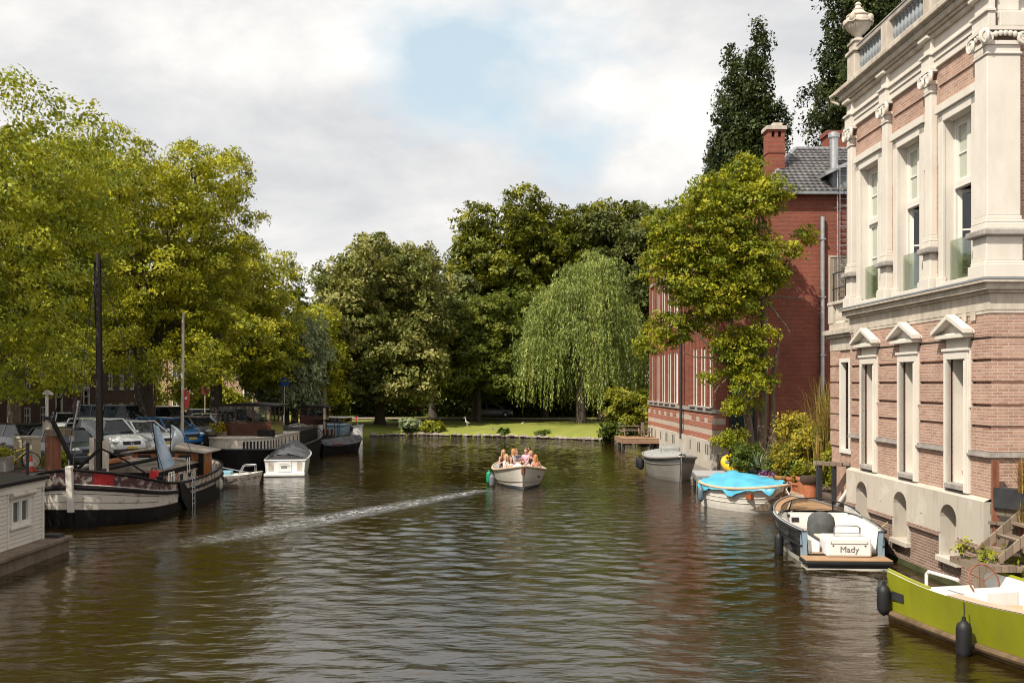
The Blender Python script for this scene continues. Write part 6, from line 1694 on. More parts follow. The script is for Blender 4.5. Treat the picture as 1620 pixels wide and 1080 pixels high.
# ---- black barge with the brown wheelhouse
def wheelhouse(t, x0, x1, hw, z0, z1, cols=3, roofmat=None, over=.25, arch=.12):
    m = MB(); zs = z0 + (z1 - z0) * .42
    m.box((x0, -hw, z0), (x1, hw, zs)); o = m.build('wheelhouse', M['varnish'], t, bevel=.02)
    m = MB()
    for i in range(cols + 1):
        y = -hw + .04 + (2 * hw - .08) * i / cols
        for x in (x0 + .04, x1 - .04): m.box((x - .04, y - .04, zs), (x + .04, y + .04, z1))
    for i in range(1, 3):
        x = x0 + (x1 - x0) * i / 3
        for y in (-hw + .04, hw - .04): m.box((x - .04, y - .039, zs), (x + .04, y + .039, z1))
    for z in (zs + .02, z1 - .06):
        m.box((x0 - .01, -hw - .01, z), (x1 + .01, -hw + .07, z + .06)); m.box((x0 - .01, hw - .07, z), (x1 + .01, hw + .01, z + .06)); m.box((x0 - .012, -hw + .071, z), (x0 + .07, hw - .071, z + .06)); m.box((x1 - .07, -hw + .071, z), (x1 + .012, hw - .071, z + .06))
    m.build('window_post', M['varnish'], o)
    m = MB(); m.box((x0 + .03, -hw + .08, zs + .08), (x0 + .036, hw - .08, z1 - .06)); m.box((x1 - .036, -hw + .08, zs + .08), (x1 - .03, hw - .08, z1 - .06))
    for s in (-1, 1): m.box((x0 + .08, s * (hw - .03) - .003, zs + .08), (x1 - .08, s * (hw - .03) + .003, z1 - .06))
    m.build('window_pane', M['clear'], o)
    m = MB(); ys = np.linspace(-hw - over, hw + over, 11)
    m.loft([[(x, y, z1 + .02 + arch * (1 - (y / (hw + over)) ** 2)) for y in ys] + [(x, y, z1 - .05 + arch * (1 - (y / (hw + over)) ** 2)) for y in ys[::-1]] for x in (x0 - over, x1 + over)], True, True); m.build('wheelhouse_roof', roofmat or M['black'], o)
    m = MB(); m.tube([(x1 - .5 + 0, .32 * math.cos(a), zs + .25 + .32 * math.sin(a)) for a in [i * math.pi / 8 for i in range(17)]], .025, 6, cap=False); m.box((x1 - .45, -.5, zs - .3), (x1 - .1, .5, zs + .25)); m.build('helm', M['varnish'], o)
    return o
def black_barge():
    t = thing('wheelhouse_barge', 'black barge with a white cabin and brown glazed wheelhouse, stern towards the bridge', 'barge', (-14.1, 58.6, 0), R(90))
    H = Hull([(-8.5, .35, .3, 1.22, 0), (-8.2, 1.1, .9, 1.20, 0), (-7.2, 1.75, 1.5, 1.15, 0), (-5, 1.98, 1.85, 1.08, 0), (0, 2.0, 1.9, 1.0, 0), (5, 1.95, 1.8, 1.2, 0), (7.4, 1.2, .9, 1.6, .1), (8.3, .1, .05, 1.85, .2)], 36, pw=.7)
    m = MB(); H.outer(m, (1, .9, .6, .3, .12, 0)); m.build('hull', M['tarblack'], t, smooth=True)
    m = MB(); H.inner(m, .8, .08); m.build('inner_bulwark', M['rustywhite'], t)
    m = MB(); m.tube(H.loop(1, .02, 0), .05, 8, cap=False); m.build('cap_rail', M['iron'], t, smooth=True)
    # white stern cabin following the hull
    i1 = H.nearest(-1.5); z0, z1 = .95, 1.74; rings = []
    for sgn in (1,):
        P_ = [(x, y * .93) for x, y, z in H.line(1, -.06, 0, 1, 1, i1)]
    Q = P_[::-1] + [(x, -y) for x, y in P_]
    m = MB(); m.prism(Q, z0, z1); m.build('stern_cabin', M['hullwhite'], t)
    m = MB(); m.prism([(x * 1.0 - .03, y * 1.03) for x, y in Q], z1, z1 + .06); m.build('cabin_deck', M['creamdirty'], t)
    sw0 = None
    for k, (i, s) in enumerate([(i, s) for i in range(1, i1 - 1, 1) for s in (-1,)]):
        a, b = Vector(P_[i] if s > 0 else (P_[i][0], -P_[i][1])), Vector(P_[i + 1] if s > 0 else (P_[i + 1][0], -P_[i + 1][1]))
        c = (a + b) / 2; d = (b - a).normalized(); nrm = Vector((-d.y, d.x)) * (1 if s > 0 else -1)
        if nrm.dot(c - Vector((0, 0))) < 0: nrm = -nrm
        if sw0 is None:
            m = MB(); m.box((-.05, -.01, 1.2), (.05, .02, 1.62)); sw0 = m.build('slit_window', M['darkroom'], t); q = sw0
        else: q = place(sw0, t, (0, 0, 0))
        q.location = (c.x, c.y, 0); q.rotation_euler = (0, 0, math.atan2(d.y, d.x) + (0 if nrm.dot(Vector((-d.y, d.x))) > 0 else math.pi))
    wheelhouse(t, -6.2, -3.4, 1.42, 1.8, 3.38, 3)
    m = MB(); m.box((-7.0, -1.75, 1.80), (-6.7, -.9, 2.15)); m.build('deck_locker', M['black'], t)
    m = MB(); m.ell((-7.35, .9, 1.50), (.06, .22, .22), 10, 6); m.build('porthole_cover', M['rope'], t)
    m = MB(); m.box((-1.5, -1.5, .9), (6, 1.5, 1.75)); m.build('hold_cover', M['tarblack'], t, bevel=.05)
    plant = thing('flower_trough', 'trough of orange yellow flowers on the stern cabin of the black barge', 'planter', (-15.35, 52.1, 1.8))
    m = MB(); m.box((-.4, -.15, 0), (.4, .15, .25)); m.build('trough', M['oldwood'], plant)
    plant_in(plant, F['shrub'], .42, .45, .2, 301, 30, 26, .12)
    b = thing('oil_barrel', 'black drum standing at the left of the black barge stern', 'barrel', (-15.55, 51.3, 1.0))
    m = MB(); m.lathe([(.33, 0), (.33, .4), (.345, .42), (.33, .44), (.33, .9), (.3, .92), (.01, .92)], (0, 0, 0), 16); m.build('drum', M['black'], b, smooth=True)
    tires = ((-12.45, 52.6), (-12.05, 57.5))
    for k, (x, y) in enumerate(tires):
        m = MB(); m.tube([(x, y + .3 * math.cos(a), .55 + .3 * math.sin(a)) for a in [i * math.pi / 8 for i in range(17)]], .11, 8, cap=False); tag(m.build('tyre_fender', M['rubber'], smooth=True), ['black tyre hanging on the barge side just left of the white launch', 'black tyre hanging farther along the black barge side'][k], 'tyre', 'tyres on the black barge side')
black_barge()

# ---- white launch, its stern facing the bridge, under a black cover
def white_launch():
    t = thing('white_launch', 'white motor launch seen from its square stern, under a black cover', 'motor boat', (-11.5, 51.75, 0), R(97))
    H = Hull([(-2.9, .98, .9, .80, 0), (-1.5, 1.02, .92, .84, 0), (.3, 1.0, .84, .92, .05), (1.7, .74, .5, 1.02, .15), (2.5, .36, .16, 1.1, .3), (2.9, .03, .02, 1.15, .4)], 22)
    m = MB(); H.outer(m); m.build('hull', M['gelcoat'], t, smooth=True)
    m = MB(); m.box((-3.25, -.98, .02), (-2.9, .98, .17)); m.build('swim_platform', M['gelcoat'], t, bevel=.03)
    m = MB(); m.box((-2.925, -.30, .22), (-2.90, .36, .72)); m.build('stern_door', M['gelcoat'], t, bevel=.01)
    m = MB(); m.box((-2.93, -.10, .38), (-2.926, .18, .50)); m.build('maker_plate', M['greyhull'], t)
    for y in (-.82, .55):
        m = MB(); m.box((-2.912, y, .26), (-2.903, y + .24, .70)); m.build('stern_step', M['creamdirty'], t)
    m = MB(); m.tube([(-2.95, -.2, .30), (-2.99, -.2, .33), (-2.99, .28, .33), (-2.95, .28, .30)], .014, 6); m.tube([(-2.95, -.16, .58), (-2.98, -.16, .60), (-2.98, .24, .60), (-2.95, .24, .58)], .012, 6); m.build('stern_rail', M['chrome'], t)
    m = MB(); m.tube(H.loop(1, .02, -.02), .04, 8, cap=False); m.build('rub_rail', M['gelcoat'], t, smooth=True)
    m = MB(); cover(H, m, 0, len(H.a) - 2, .50, .03, seed=5, drop=.02); m.build('boat_cover', M['blackcover'], t, smooth='all')
    m = MB(); m.add([H.row(0, 1, -1), (-2.9, -.5, 1.0), (-2.9, 0, 1.06), (-2.9, .5, 1.0), H.row(0, 1, 1)], [(0, 1, 2, 3, 4)]); m.build('cover_flap', M['blackcover'], t)
white_launch()

# ---- small white cabin dinghy with tubular rails
def small_boat():
    t = thing('small_rail_boat', 'small worn white boat with tubular rails between the sailing barge and the white launch', 'boat', (-12.35, 44.5, 0), R(8)); t.scale = (.82, .82, .82)
    H = Hull([(-1.7, .7, .6, .62, 0), (-.6, .8, .66, .58, 0), (.4, .72, .52, .62, 0), (1.1, .42, .22, .70, .1), (1.45, .04, .02, .76, .2)], 18)
    m = MB(); H.outer(m, (1, .75, .5, .2, 0), [0, 1, 0, 0, 0]); m.build('hull', [M['hullwhite'], M['rustywhite']], t, smooth=True)
    m = MB(); H.deck(m, 0, len(H.a) - 1, -.01, 0, .05); m.build('deck', M['white'], t)
    m = MB(); m.tube([(-1.5, -.55, .6), (-1.5, -.55, 1.2), (.9, -.35, .68)], .025, 6); m.tube([(.2, -.5, .62), (.45, -.5, 1.1), (1.05, -.3, 1.1), (1.05, -.3, .72)], .025, 6); m.tube([(.2, .5, .62), (.45, .5, 1.1), (1.05, .3, 1.1), (1.05, .3, .72)], .025, 6); m.tube([(.45, -.5, 1.1), (.45, .5, 1.1)], .022, 6); m.build('tubular_rail', M['steel'], t, smooth=True)
    m = MB(); m.box((-1.3, -.5, .58), (-.2, .5, .78)); m.build('blue_hatch', pmat('faded_blue', (.22, .42, .50), .6, .15), t, bevel=.03)
    m = MB(); m.box((-.9, -1.25, .06), (.35, -.95, .18)); m.build('side_plank', M['oldwood'], t)
    m = MB(); m.tube([(-.4, -.85, .5), (-.3, -.98, .2), (.1, -.9, .35)], .05, 6); m.lathe([(.08, 0), (.09, .35), (.05, .42)], (-.6, -.86, .2), 10); m.build('outboard_gear', M['iron'], t)
small_boat()

# ---- second, farther houseboat with a small wheelhouse
def far_barge():
    t = thing('canopy_barge', 'dark barge with a small brown wheelhouse and a beige awning, behind the white launch', 'barge', (-13.7, 72.2, 0), R(90))
    H = Hull([(-5.8, .5, .4, 1.25, 0), (-5.3, 1.3, 1.0, 1.1, 0), (-3, 1.75, 1.6, .92, 0), (1, 1.8, 1.7, .95, 0), (4, 1.5, 1.2, 1.3, .1), (5.4, .1, .05, 1.8, .3)], 26, pw=.7)
    m = MB(); H.outer(m); m.build('hull', M['navy'], t, smooth=True)
    m = MB(); H.inner(m, .6, .08); m.build('inner_bulwark', M['navy'], t)
    m = MB(); m.box((-4.2, -.1, .6), (-.5, 1.55, 1.75)); m.build('white_cabin', M['white'], t, bevel=.03)
    m = MB(); m.box((-4.23, .35, .7), (-4.2, .72, 1.75)); m.build('cabin_door', M['varnish'], t)
    wheelhouse(t, -4.1, -2.2, .82, 1.76, 2.95, 3)
    m = MB(); m.loft([[(x, y, 2.02 + .1 * math.sin((y + 1.7) * 1.9) - .12 * (x + 4.6)) for y in np.linspace(-1.8, -.15, 6)] for x in (-4.9, -3.8, -2.4)], False, False); m.build('awning', pmat('beige_awning', (.46, .38, .29), .85, .1), t)
    for x, y in ((-4.8, -1.7), (-4.8, -.3), (-2.5, -1.6), (-3.6, -1.7)):
        m = MB(); m.tube([(x, y, .8), (x, y, 2.0)], .03, 6); m.build('awning_post', M['varnish'], t)
    for k in range(6):
        m = MB(); m.box((-5.0 + k * .02, -1.6 + k * .28, .95), (-4.9 + k * .02, -1.45 + k * .28, 1.5)); m.build('deck_post', M['varnish'], t)
    m = MB(); m.tube([(-3.2, -.72, .9), (-3.2, -.72, 4.3)], [.14, .11], 8); m.build('mast_stump', M['barkpale'], t, smooth=True)
    m = MB(); m.tube([(-4.6, -.95, .9), (-4.6, -.95, 2.9)], [.09, .08], 8); m.build('rail_pole', M['creamdirty'], t, smooth=True)
    m = MB(); m.box((-.5, -1.5, .6), (2.6, 1.5, 1.3)); m.box((.4, -1.45, 1.3), (3.2, 1.45, 1.5)); m.box((.3, -1.5, 1.5), (3.3, 1.5, 1.56)); m.build('fore_cabin', pmat('blue_grey_cabin', (.18, .26, .32), .6, .15), t)
far_barge()

def covered_sloop():
    t = thing('covered_sloop', 'dark sloop under a dark grey cover, last of the open boats before the lawn', 'sloop', (-11.45, 66.0, 0), R(52))
    H = Hull([(-2.0, .75, .65, .60, 0), (-1.0, .88, .75, .56, 0), (.3, .84, .66, .60, 0), (1.3, .54, .32, .70, .15), (1.8, .22, .1, .78, .25), (2.0, .03, .02, .82, .3)], 22)
    m = MB(); H.outer(m); m.build('hull', M['black'], t, smooth=True)
    m = MB(); m.tube(H.loop(1, .02, 0), .05, 6, cap=False); m.build('rub_rail', M['navy'], t)
    m = MB(); cover(H, m, 0, len(H.a) - 2, .40, .04, seed=8); m.build('boat_cover', M['blackcover'], t, smooth='all')
    m = MB(); m.box((-1.3, -.92, .56), (-.5, -.86, .66)); m.build('red_cushion', pmat('red_canvas', (.3, .04, .04), .8, .1), t)
covered_sloop()

def salon_boat():
    hd = Vector((.86, -.5)); t = thing('salon_boat', 'white salon boat with upright bow and orange wood cabin at the quay end', 'boat', (-14.1, 79.4, 0), math.atan2(hd.y, hd.x))
    H = Hull([(-3.3, .7, .6, 1.05, 0), (-2.2, 1.05, .95, 1.0, 0), (0, 1.15, 1.0, 1.05, 0), (1.6, .9, .65, 1.18, 0), (2.5, .4, .2, 1.28, .02), (2.8, .04, .02, 1.34, .03)], 24)
    m = MB(); H.outer(m); m.build('hull', M['gelcoat'], t, smooth=True)
    m = MB(); H.deck(m, 0, len(H.a) - 1, -.03, .02, .04); m.build('deck', M['white'], t)
    m = MB(); m.tube(H.loop(1, .02, 0), .04, 6, cap=False); m.build('rub_rail', M['steel'], t)
    m = MB(); m.box((-2.6, -.75, 1.0), (1.1, .75, 1.28)); m.build('cabin_side', M['orangewood'], t)
    m = MB()
    for x in (-2.5, -1.6, -.7, .2, 1.05):
        for y in (-.72, .72): m.box((x - .04, y - .04, 1.28), (x + .04, y + .04, 1.86))
    m.build('cabin_post', M['orangewood'], t)
    m = MB(); m.box((-2.75, -.9, 1.86), (1.25, .9, 1.94)); m.build('cabin_roof', M['white'], t, bevel=.02)
    m = MB(); m.tube([(2.3, 0, 1.25), (2.3, 0, 2.0)], .02, 5); m.build('jack_staff', M['white'], t)
    m = MB(); m.add([(2.3, .01, 2.0), (2.3, .01, 1.65), (2.05, .06, 1.6), (2.05, .06, 1.95)], [(0, 1, 2, 3)]); m.build('pennant', pmat('red_pennant', (.45, .04, .04), .8, .1), t)
    m = MB(); m.box((1.5, -.97, .92), (2.1, -.72, 1.05)); m.build('name_board', M['teak'], t)
salon_boat()
# ------------------------------------------------------------------ left quay: houses, cars, street furniture
M['tyre'] = pmat('tyre_rubber', (.02, .02, .02), .8, .2)
M['rim'] = pmat('alloy_rim', (.42, .42, .43), .35, .1, 3, 0, 10, metal=.7)
M['lamp'] = glass('lamp_glass', (.55, .56, .55), .08)
M['redlamp'] = glass('tail_lamp', (.35, .02, .015), .1)
M['trim'] = pmat('black_trim', (.02, .02, .022), .5, .1)
M['plate'] = pmat('yellow_number_plate', (.65, .42, .03), .5, .05)
M['carglass'] = glass('car_glass', (.010, .013, .015), .03); M['carglass'].node_tree.nodes['Principled BSDF'].inputs['Specular IOR Level'].default_value = .3
def paint(n, c, met=.0): return pmat(n, c, .25, .04, 1, 0, 10, metal=met, coat=.7)
CARW = [None]
def car(label, x, y, rz, col, kind='hatch', name='parked_car', group='cars parked along the quay', z=1.304, emblem=False):
    L, W, Ht, hood, trunk, gz = {'hatch': (4.1, 1.76, 1.47, .62, .10, .93), 'suv': (4.5, 1.86, 1.70, .66, .06, 1.02), 'estate': (4.6, 1.8, 1.48, .68, .08, .94), 'van': (5.0, 1.94, 1.98, .58, .02, 1.08), 'saloon': (4.6, 1.8, 1.43, .66, .42, .93)}[kind]
    t = thing(name, label, 'car', (x, y, z), rz, group)
    h = L / 2; mb = MB()
    prof = [(-h, .72, .42, gz * .90), (-h + .08, .90, .26, gz * .98), (-h + .5, .97, .20, gz), (-.4, 1.0, .20, gz), (h - 1.35, 1.0, .20, gz * .99), (h - .75, .97, .20, gz * .93), (h - .22, .88, .24, gz * .82), (h - .04, .74, .34, gz * .70), (h, .66, .42, gz * .62)]
    rings = []
    for px, wf, zl, zh in prof:
        w_ = W / 2 * wf; m_ = zl + (zh - zl) * .55
        rings.append([(px, -w_ * .93, zl), (px, -w_, m_ * .8), (px, -w_ * .99, m_), (px, -w_ * .93, zh - .03), (px, -w_ * .80, zh), (px, w_ * .80, zh), (px, w_ * .93, zh - .03), (px, w_ * .99, m_), (px, w_, m_ * .8), (px, w_ * .93, zl)])
    mb.loft(rings, True, True); body = mb.build('body', col, t, smooth=True, bevel=.02)
    # cabin: glass sides under a painted roof on pillars
    f0 = h - 1.0 - (hood - .6) if kind != 'van' else h - .75
    f0 = h - {'hatch': 1.02, 'suv': 1.15, 'estate': 1.15, 'van': .85, 'saloon': 1.15}[kind]; f1 = f0 - {'hatch': .78, 'suv': .72, 'estate': .8, 'van': .62, 'saloon': .8}[kind]
    r0 = -h + trunk * 1.6 + .08; r1 = r0 + {'hatch': .38, 'suv': .28, 'estate': .42, 'van': .12, 'saloon': .62}[kind]
    wb, wt = W / 2 * .90, W / 2 * .70
    lo = [(r0, -wb, gz - .02), (f0, -wb, gz - .03), (f0, wb, gz - .03), (r0, wb, gz - .02)]; hi = [(r1, -wt, Ht - .06), (f1, -wt, Ht - .05), (f1, wt, Ht - .05), (r1, wt, Ht - .06)]
    mb = MB(); mb.loft([lo, hi], True, False); mb.build('windows', M['carglass'], t)
    mb = MB(); a, b = r1, f1
    pm = mb
    rr = [[(xx, -wt - .015, Ht - .07), (xx, -wt * .9, Ht - .02), (xx, 0, Ht + .01 if 0 < k < 3 else Ht - .02), (xx, wt * .9, Ht - .02), (xx, wt + .015, Ht - .07), (xx, 0, Ht - .09)] for k, xx in enumerate((a - .06, a + .3, b - .3, b + .08))]
    mb.loft(rr, True, True)
    for s in (-1, 1):
        mb.bar((f0 + .02, s * wb, gz - .04), (f1, s * wt, Ht - .05), .07, .06); mb.bar((r0 - .01, s * wb, gz - .04), (r1, s * wt, Ht - .05), .14 if kind != 'saloon' else .09, .07)
        mx = (f0 + r0) / 2 - .1; mb.bar((mx, s * (wb + .004), gz - .04), (mx, s * (wt + .004), Ht - .06), .09, .03)
        if kind in ('estate', 'suv', 'van'): mx = r0 + (f0 - r0) * .24; mb.bar((mx, s * (wb + .004), gz - .04), (mx + .08, s * (wt + .004), Ht - .06), .09, .03)
    mb.build('roof', col, t, smooth=True)
    for s in (-1, 1):
        mb = MB(); mb.ell((f0 - .12, s * (W / 2 + .06), gz + .06), (.08, .10, .07), 8, 6); mb.build('mirror', col, t, smooth=True)
        mb = MB(); mb.ell((h - .16, s * W * .345, gz * .70), (.15, .17, .085), 10, 6); mb.build('headlight', M['lamp'], t, smooth=True)
        mb = MB(); mb.box((-h - .005, s * W * .36 - .09, gz * .68), (-h + .1, s * W * .36 + .09, gz * .9)); mb.build('tail_light', M['redlamp'], t)
    mb = MB(); mb.box((h - .12, -.42, gz * .56), (h + .012, .42, gz * .72)); g = mb.build('grille', M['trim'], t, bevel=.02)
    if emblem:
        m = MB(); m.tube([(h + .02, .075 * math.cos(q), gz * .64 + .075 * math.sin(q)) for q in [i * math.pi / 8 for i in range(17)]], .010, 5, cap=False)
        for q in (90, 210, 330): m.tube([(h + .02, 0, gz * .64), (h + .02, .075 * math.cos(R(q)), gz * .64 + .075 * math.sin(R(q)))], .008, 4)
        m.build('round_emblem', M['chrome'], g)
    mb = MB(); mb.box((h - .18, -W * .42, .22), (h + .03, W * .42, .42)); mb.build('bumper', M['trim'] if kind in ('suv', 'van') else col, t, bevel=.05)
    mb = MB(); mb.box((h + .031, -.23, .41), (h + .04, .23, .50)); mb.build('number_plate', M['plate'], t)
    for sx in (-1, 1):
        for s in (-1, 1):
            c = (sx * (h - .82), s * (W / 2 - .10), .32)
            if CARW[0] is None:
                mb = MB(); mb.M = Matrix.Rotation(R(90), 4, 'X'); mb.lathe([(.17, -.1), (.30, -.1), (.325, -.07), (.325, .07), (.30, .1), (.17, .1), (.17, -.1)], (0, 0, 0), 18); w_ = mb.build('wheel', M['tyre'], t, smooth=True)
                mb = MB(); mb.M = Matrix.Rotation(R(90), 4, 'X'); mb.lathe([(.01, -.075), (.19, -.085), (.21, -.09), (.21, .09), (.19, .085), (.01, .075)], (0, 0, 0), 16); r_ = mb.build('rim', M['rim'], w_, smooth=True)
                CARW[0] = (w_, r_); w_.location = c
            else:
                w_ = place(CARW[0][0], t, c); place(CARW[0][1], w_, (0, 0, 0))
    return t
A_C = R(-38)
white = paint('white_car_paint', (.74, .74, .72)); dgreen = paint('dark_slate_car_paint', (.035, .05, .055)); blue = paint('bright_blue_car_paint', (.015, .12, .32)); silver = paint('silver_car_paint', (.42, .44, .45), .3); blackp = paint('black_car_paint', (.014, .015, .018)); greyp = paint('grey_car_paint', (.14, .15, .16), .2); navyp = paint('navy_car_paint', (.02, .03, .06)); vang = paint('dark_van_paint', (.05, .06, .07))
car('dark slate hatchback facing the water behind the barge bow', -18.1, 40.4, A_C, dgreen, 'hatch')
car('black estate car nearest the pale elm trunk, left of the slate hatchback', -21.6, 44.3, A_C, blackp, 'estate')
car('white off-road car with a black grille facing the water beside the mast', -18.3, 44.7, A_C, white, 'suv', emblem=True)
car('second white car, parked just behind the white off-road one', -18.1, 48.2, A_C, white, 'estate')
car('bright blue car behind the flagpole', -18.1, 52.2, A_C, blue, 'estate')
car('dark grey saloon between the blue car and the silver one', -17.9, 56.2, A_C, greyp, 'saloon')
car('silver hatchback nearest the wheelhouse of the black barge', -17.8, 59.9, A_C, silver, 'hatch')
car('dark van towering behind the blue car by the thick trunk', -23.9, 60.5, R(-20), vang, 'van', 'parked_van')
car('black car beyond the van, its roof against the garden bushes', -23.8, 69.0, R(-20), blackp, 'suv')
car('navy car on the far side of the street, left of the thick trunk', -29.0, 66.5, R(-75), navyp, 'hatch')
car('silver car on the far side of the street in front of the navy one', -27.6, 61.8, R(-60), silver, 'estate')
car('dark blue car farthest down the quay before the bushes', -19.6, 72.0, A_C, navyp, 'estate')
car('long black car parked along the end of the quay behind the third trunk', -24.2, 80.4, R(0), blackp, 'estate', z=1.06)
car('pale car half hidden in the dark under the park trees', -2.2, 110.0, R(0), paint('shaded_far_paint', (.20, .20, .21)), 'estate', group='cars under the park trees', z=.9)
car('dark blue car under the park trees right of the willow', 16.2, 104.0, R(0), navyp, 'estate', group='cars under the park trees', z=.9)

def row_house(name, label, x, y, rz, w_, h, wall, floors, cols, group, door_at=None, roofm=None, winm=None, pitch=0., win=(.95, 1.75)):
    t = thing(name, label, 'house', (x, y, 1.0), rz, group)
    ops = []
    for f, z in enumerate(floors):
        for c in range(cols):
            cx = w_ * (c + .5) / cols
            if f == 0 and c == door_at: continue
            ops.append((cx - win[0] / 2, cx + win[0] / 2, z, z + (win[1] if f else min(win[1], 1.5))))
    dop = []
    if door_at is not None:
        cx = w_ * (door_at + .5) / cols; dop = [(cx - .55, cx + .55, .5, 3.3)]
    mb = MB(); wall_grid(mb, 0, w_, 0, h, ops + dop, 0, .16)
    for xx in (0, w_): mb.add([(xx, 0, 0), (xx, -8, 0), (xx, -8, h), (xx, 0, h)], [(0, 1, 2, 3)])
    mb.box((.002, -8, .0), (w_ - .002, -3, h))
    mb.build('wall', wall, t)
    fp = None
    for a, b, za, zb in ops:
        key = round(zb - za, 3)
        if fp is None or fp[0] != key:
            f = MB(); ww, hh = b - a, zb - za; frame_rect(f, 0, ww, 0, hh, .10, -.14, -.03); f.box((ww / 2 - .03, -.13, .1), (ww / 2 + .03, -.05, hh - .1)); f.box((.1, -.13, hh * .6), (ww / 2 - .03, -.05, hh * .6 + .06)); f.box((ww / 2 + .03, -.13, hh * .6), (ww - .1, -.05, hh * .6 + .06))
            o = f.build('window', M['white'], t); o.location = (a, 0, za)
            g = MB(); g.box((.08, -.11, .08), (ww - .08, -.10, hh - .08)); g2 = g.build('pane', winm or M['glass'], o)
            s = MB(); s.box((-.05, -.05, -.10), (ww + .05, .05, -.002)); s2 = s.build('sill', M['stone'], o)
            fp = (key, o, g2, s2)
        else:
            o = place(fp[1], t, (a, 0, za)); place(fp[2], o, (0, 0, 0)); place(fp[3], o, (0, 0, 0))
    for a, b, za, zb in dop:
        m = MB(); frame_rect(m, a, b, za, zb, .12, -.14, .03, False); m.box((a + .12, -.13, zb - .75), (b - .12, .0, zb - .68)); o = m.build('door_frame', M['white'], t)
        m = MB(); m.box((a + .12, -.12, za), (b - .12, -.08, zb - .75)); m.build('door', M['black'], o)
        m = MB(); m.box((a - .2, .0, 0), (b + .2, .9, .25)); m.box((a - .1, .0, .25), (b + .1, .5, .5)); m.build('stoop', M['stone'], t)
    m = MB(); m.box((-.02, -.3, h), (w_ + .0, .28, h + .35)); m.box((-.02, -.3, h - .5), (w_, .08, h - .002)); m.build('cornice', M['creamdirty'], t)
    m = MB(); m.ext([(.25, h + .35), (-4, h + .35 + 2.6), (-8, h + .35)], 0, w_, 'x'); m.build('roof', roofm or M['tiles'], t)
    return t
HG = 'dark brick row houses on the left quay'
hx = -33.0
labs = ['dark brick row house partly cut off by the left edge', 'dark brick row house behind the pale elm trunk', 'dark brick row house with the door behind the street lantern', 'dark brick row house behind the barge mast', 'last dark brick row house before the garden bushes']
for k in range(5):
    row_house('row_house', labs[k], hx, 55.0 + 7.0 * (k + 1) - .02, R(-90), 6.96, 12.5 + (k % 3) * .9, M['housebrick'], [.45, 3.1, 6.4, 9.2], 3, HG, door_at=(None, None, 1, 2, 0)[k])
PK = 'pink brick houses at the end of the street'
for k, (x, y, w_, h) in enumerate(((-52, 113, 6.5, 12), (-45.4, 113, 6.2, 11), (-39.1, 113, 6.0, 12.5), (-33, 113, 6.0, 10.5))):
    row_house('pink_house', ['pink brick house farthest left at the end of the street', 'pink brick house with tall white windows seen left of the thick trunk', 'pink brick house seen behind the flagpole', 'pink brick house behind the far quayside bushes'][k], x + w_, y, R(180), w_ - .04, h, M['pinkbrick'], [1.0, 4.2, 7.4], 3, PK, door_at=(1, 2, 0, 1)[k], win=(1.1, 2.3))

# ---- street lanterns
def lantern(label, x, y, h=4.2, z=1.3):
    t = thing('street_lantern', label, 'street lamp', (x, y, z), 0, 'old style street lanterns')
    m = MB(); m.lathe([(.16, 0), (.16, .25), (.10, .35), (.085, .9), (.11, .95), (.06, 1.05), (.045, h - .75), (.09, h - .72), (.05, h - .62), (.07, h - .55)], (0, 0, 0), 10); m.tube([(-.3, 0, h - .95), (.3, 0, h - .95)], .02, 6); m.build('post', pmat('red_brown_post', (.07, .02, .018), .5, .2), t, smooth=True)
    m = MB(); m.lathe([(.10, h - .55), (.22, h - .02)], (0, 0, 0), 6); o = m.build('lamp_glass', M['lamp'], t)
    m = MB()
    for k in range(6): a = k * math.pi / 3; m.tube([(.10 * math.cos(a), .10 * math.sin(a), h - .55), (.225 * math.cos(a), .225 * math.sin(a), h - .02)], .015, 4)
    m.lathe([(.25, h - .03), (.27, h + .02), (.17, h + .16), (.10, h + .28), (.13, h + .32), (.07, h + .38), (.02, h + .50)], (0, 0, 0), 6)
    for k in range(6): a = k * math.pi / 3; m.ell((.25 * math.cos(a), .25 * math.sin(a), h + .07), (.04, .04, .06), 6, 5)
    m.build('lamp_cap', M['iron'], t)
lantern('crowned street lantern between the pale elm and the mast', -18.9, 43.0, 4.3)
lantern('street lantern just right of the thick dark trunk', -21.6, 60.2, 4.2)
lantern('farther street lantern left of the thick dark trunk', -31.2, 70.5, 4.3)

# ---- poles
t = thing('camera_pole', 'white steel pole with small boxes and a camera head above the houseboat roof', 'pole', (-17.1, 36.6, 1.3))
m = MB(); m.tube([(0, 0, 0), (0, 0, 1.6)], .07, 10); m.tube([(0, 0, 1.6), (0, 0, 2.85)], .055, 10); m.build('pole', M['white'], t, smooth=True)
m = MB(); m.box((-.12, -.1, 1.48), (.14, .1, 1.85)); m.build('meter_box', M['creamdirty'], t, bevel=.01); m = MB(); m.box((-.05, -.16, 1.9), (.3, .05, 2.02)); m.build('camera', M['trim'], t, bevel=.02)
m = MB(); m.ext([(-.12, 2.85), (.0, 3.0), (.16, 2.9), (.2, 2.82)], -.12, .12, 'y'); m.build('cap', M['white'], t)
t = thing('antenna_mast', 'thin grey antenna mast with a cross arm beside the white camera pole', 'antenna', (-16.0, 36.2, 1.3))
m = MB(); m.tube([(-.15, 0, 0), (.0, 0, 1.4), (.22, 0, 2.45)], .028, 6); m.tube([(-.28, 0, 1.8), (.12, 0, 1.8)], .022, 6); m.tube([(.2, 0, 2.4), (.24, 0, 2.62)], .045, 6); m.box((-.07, -.05, 1.15), (.07, .05, 1.45)); m.build('mast', M['steel'], t)
t = thing('flagpole', 'tall pale flagpole rising from the quay behind the sailing barge', 'flagpole', (-15.55, 46.9, .2))
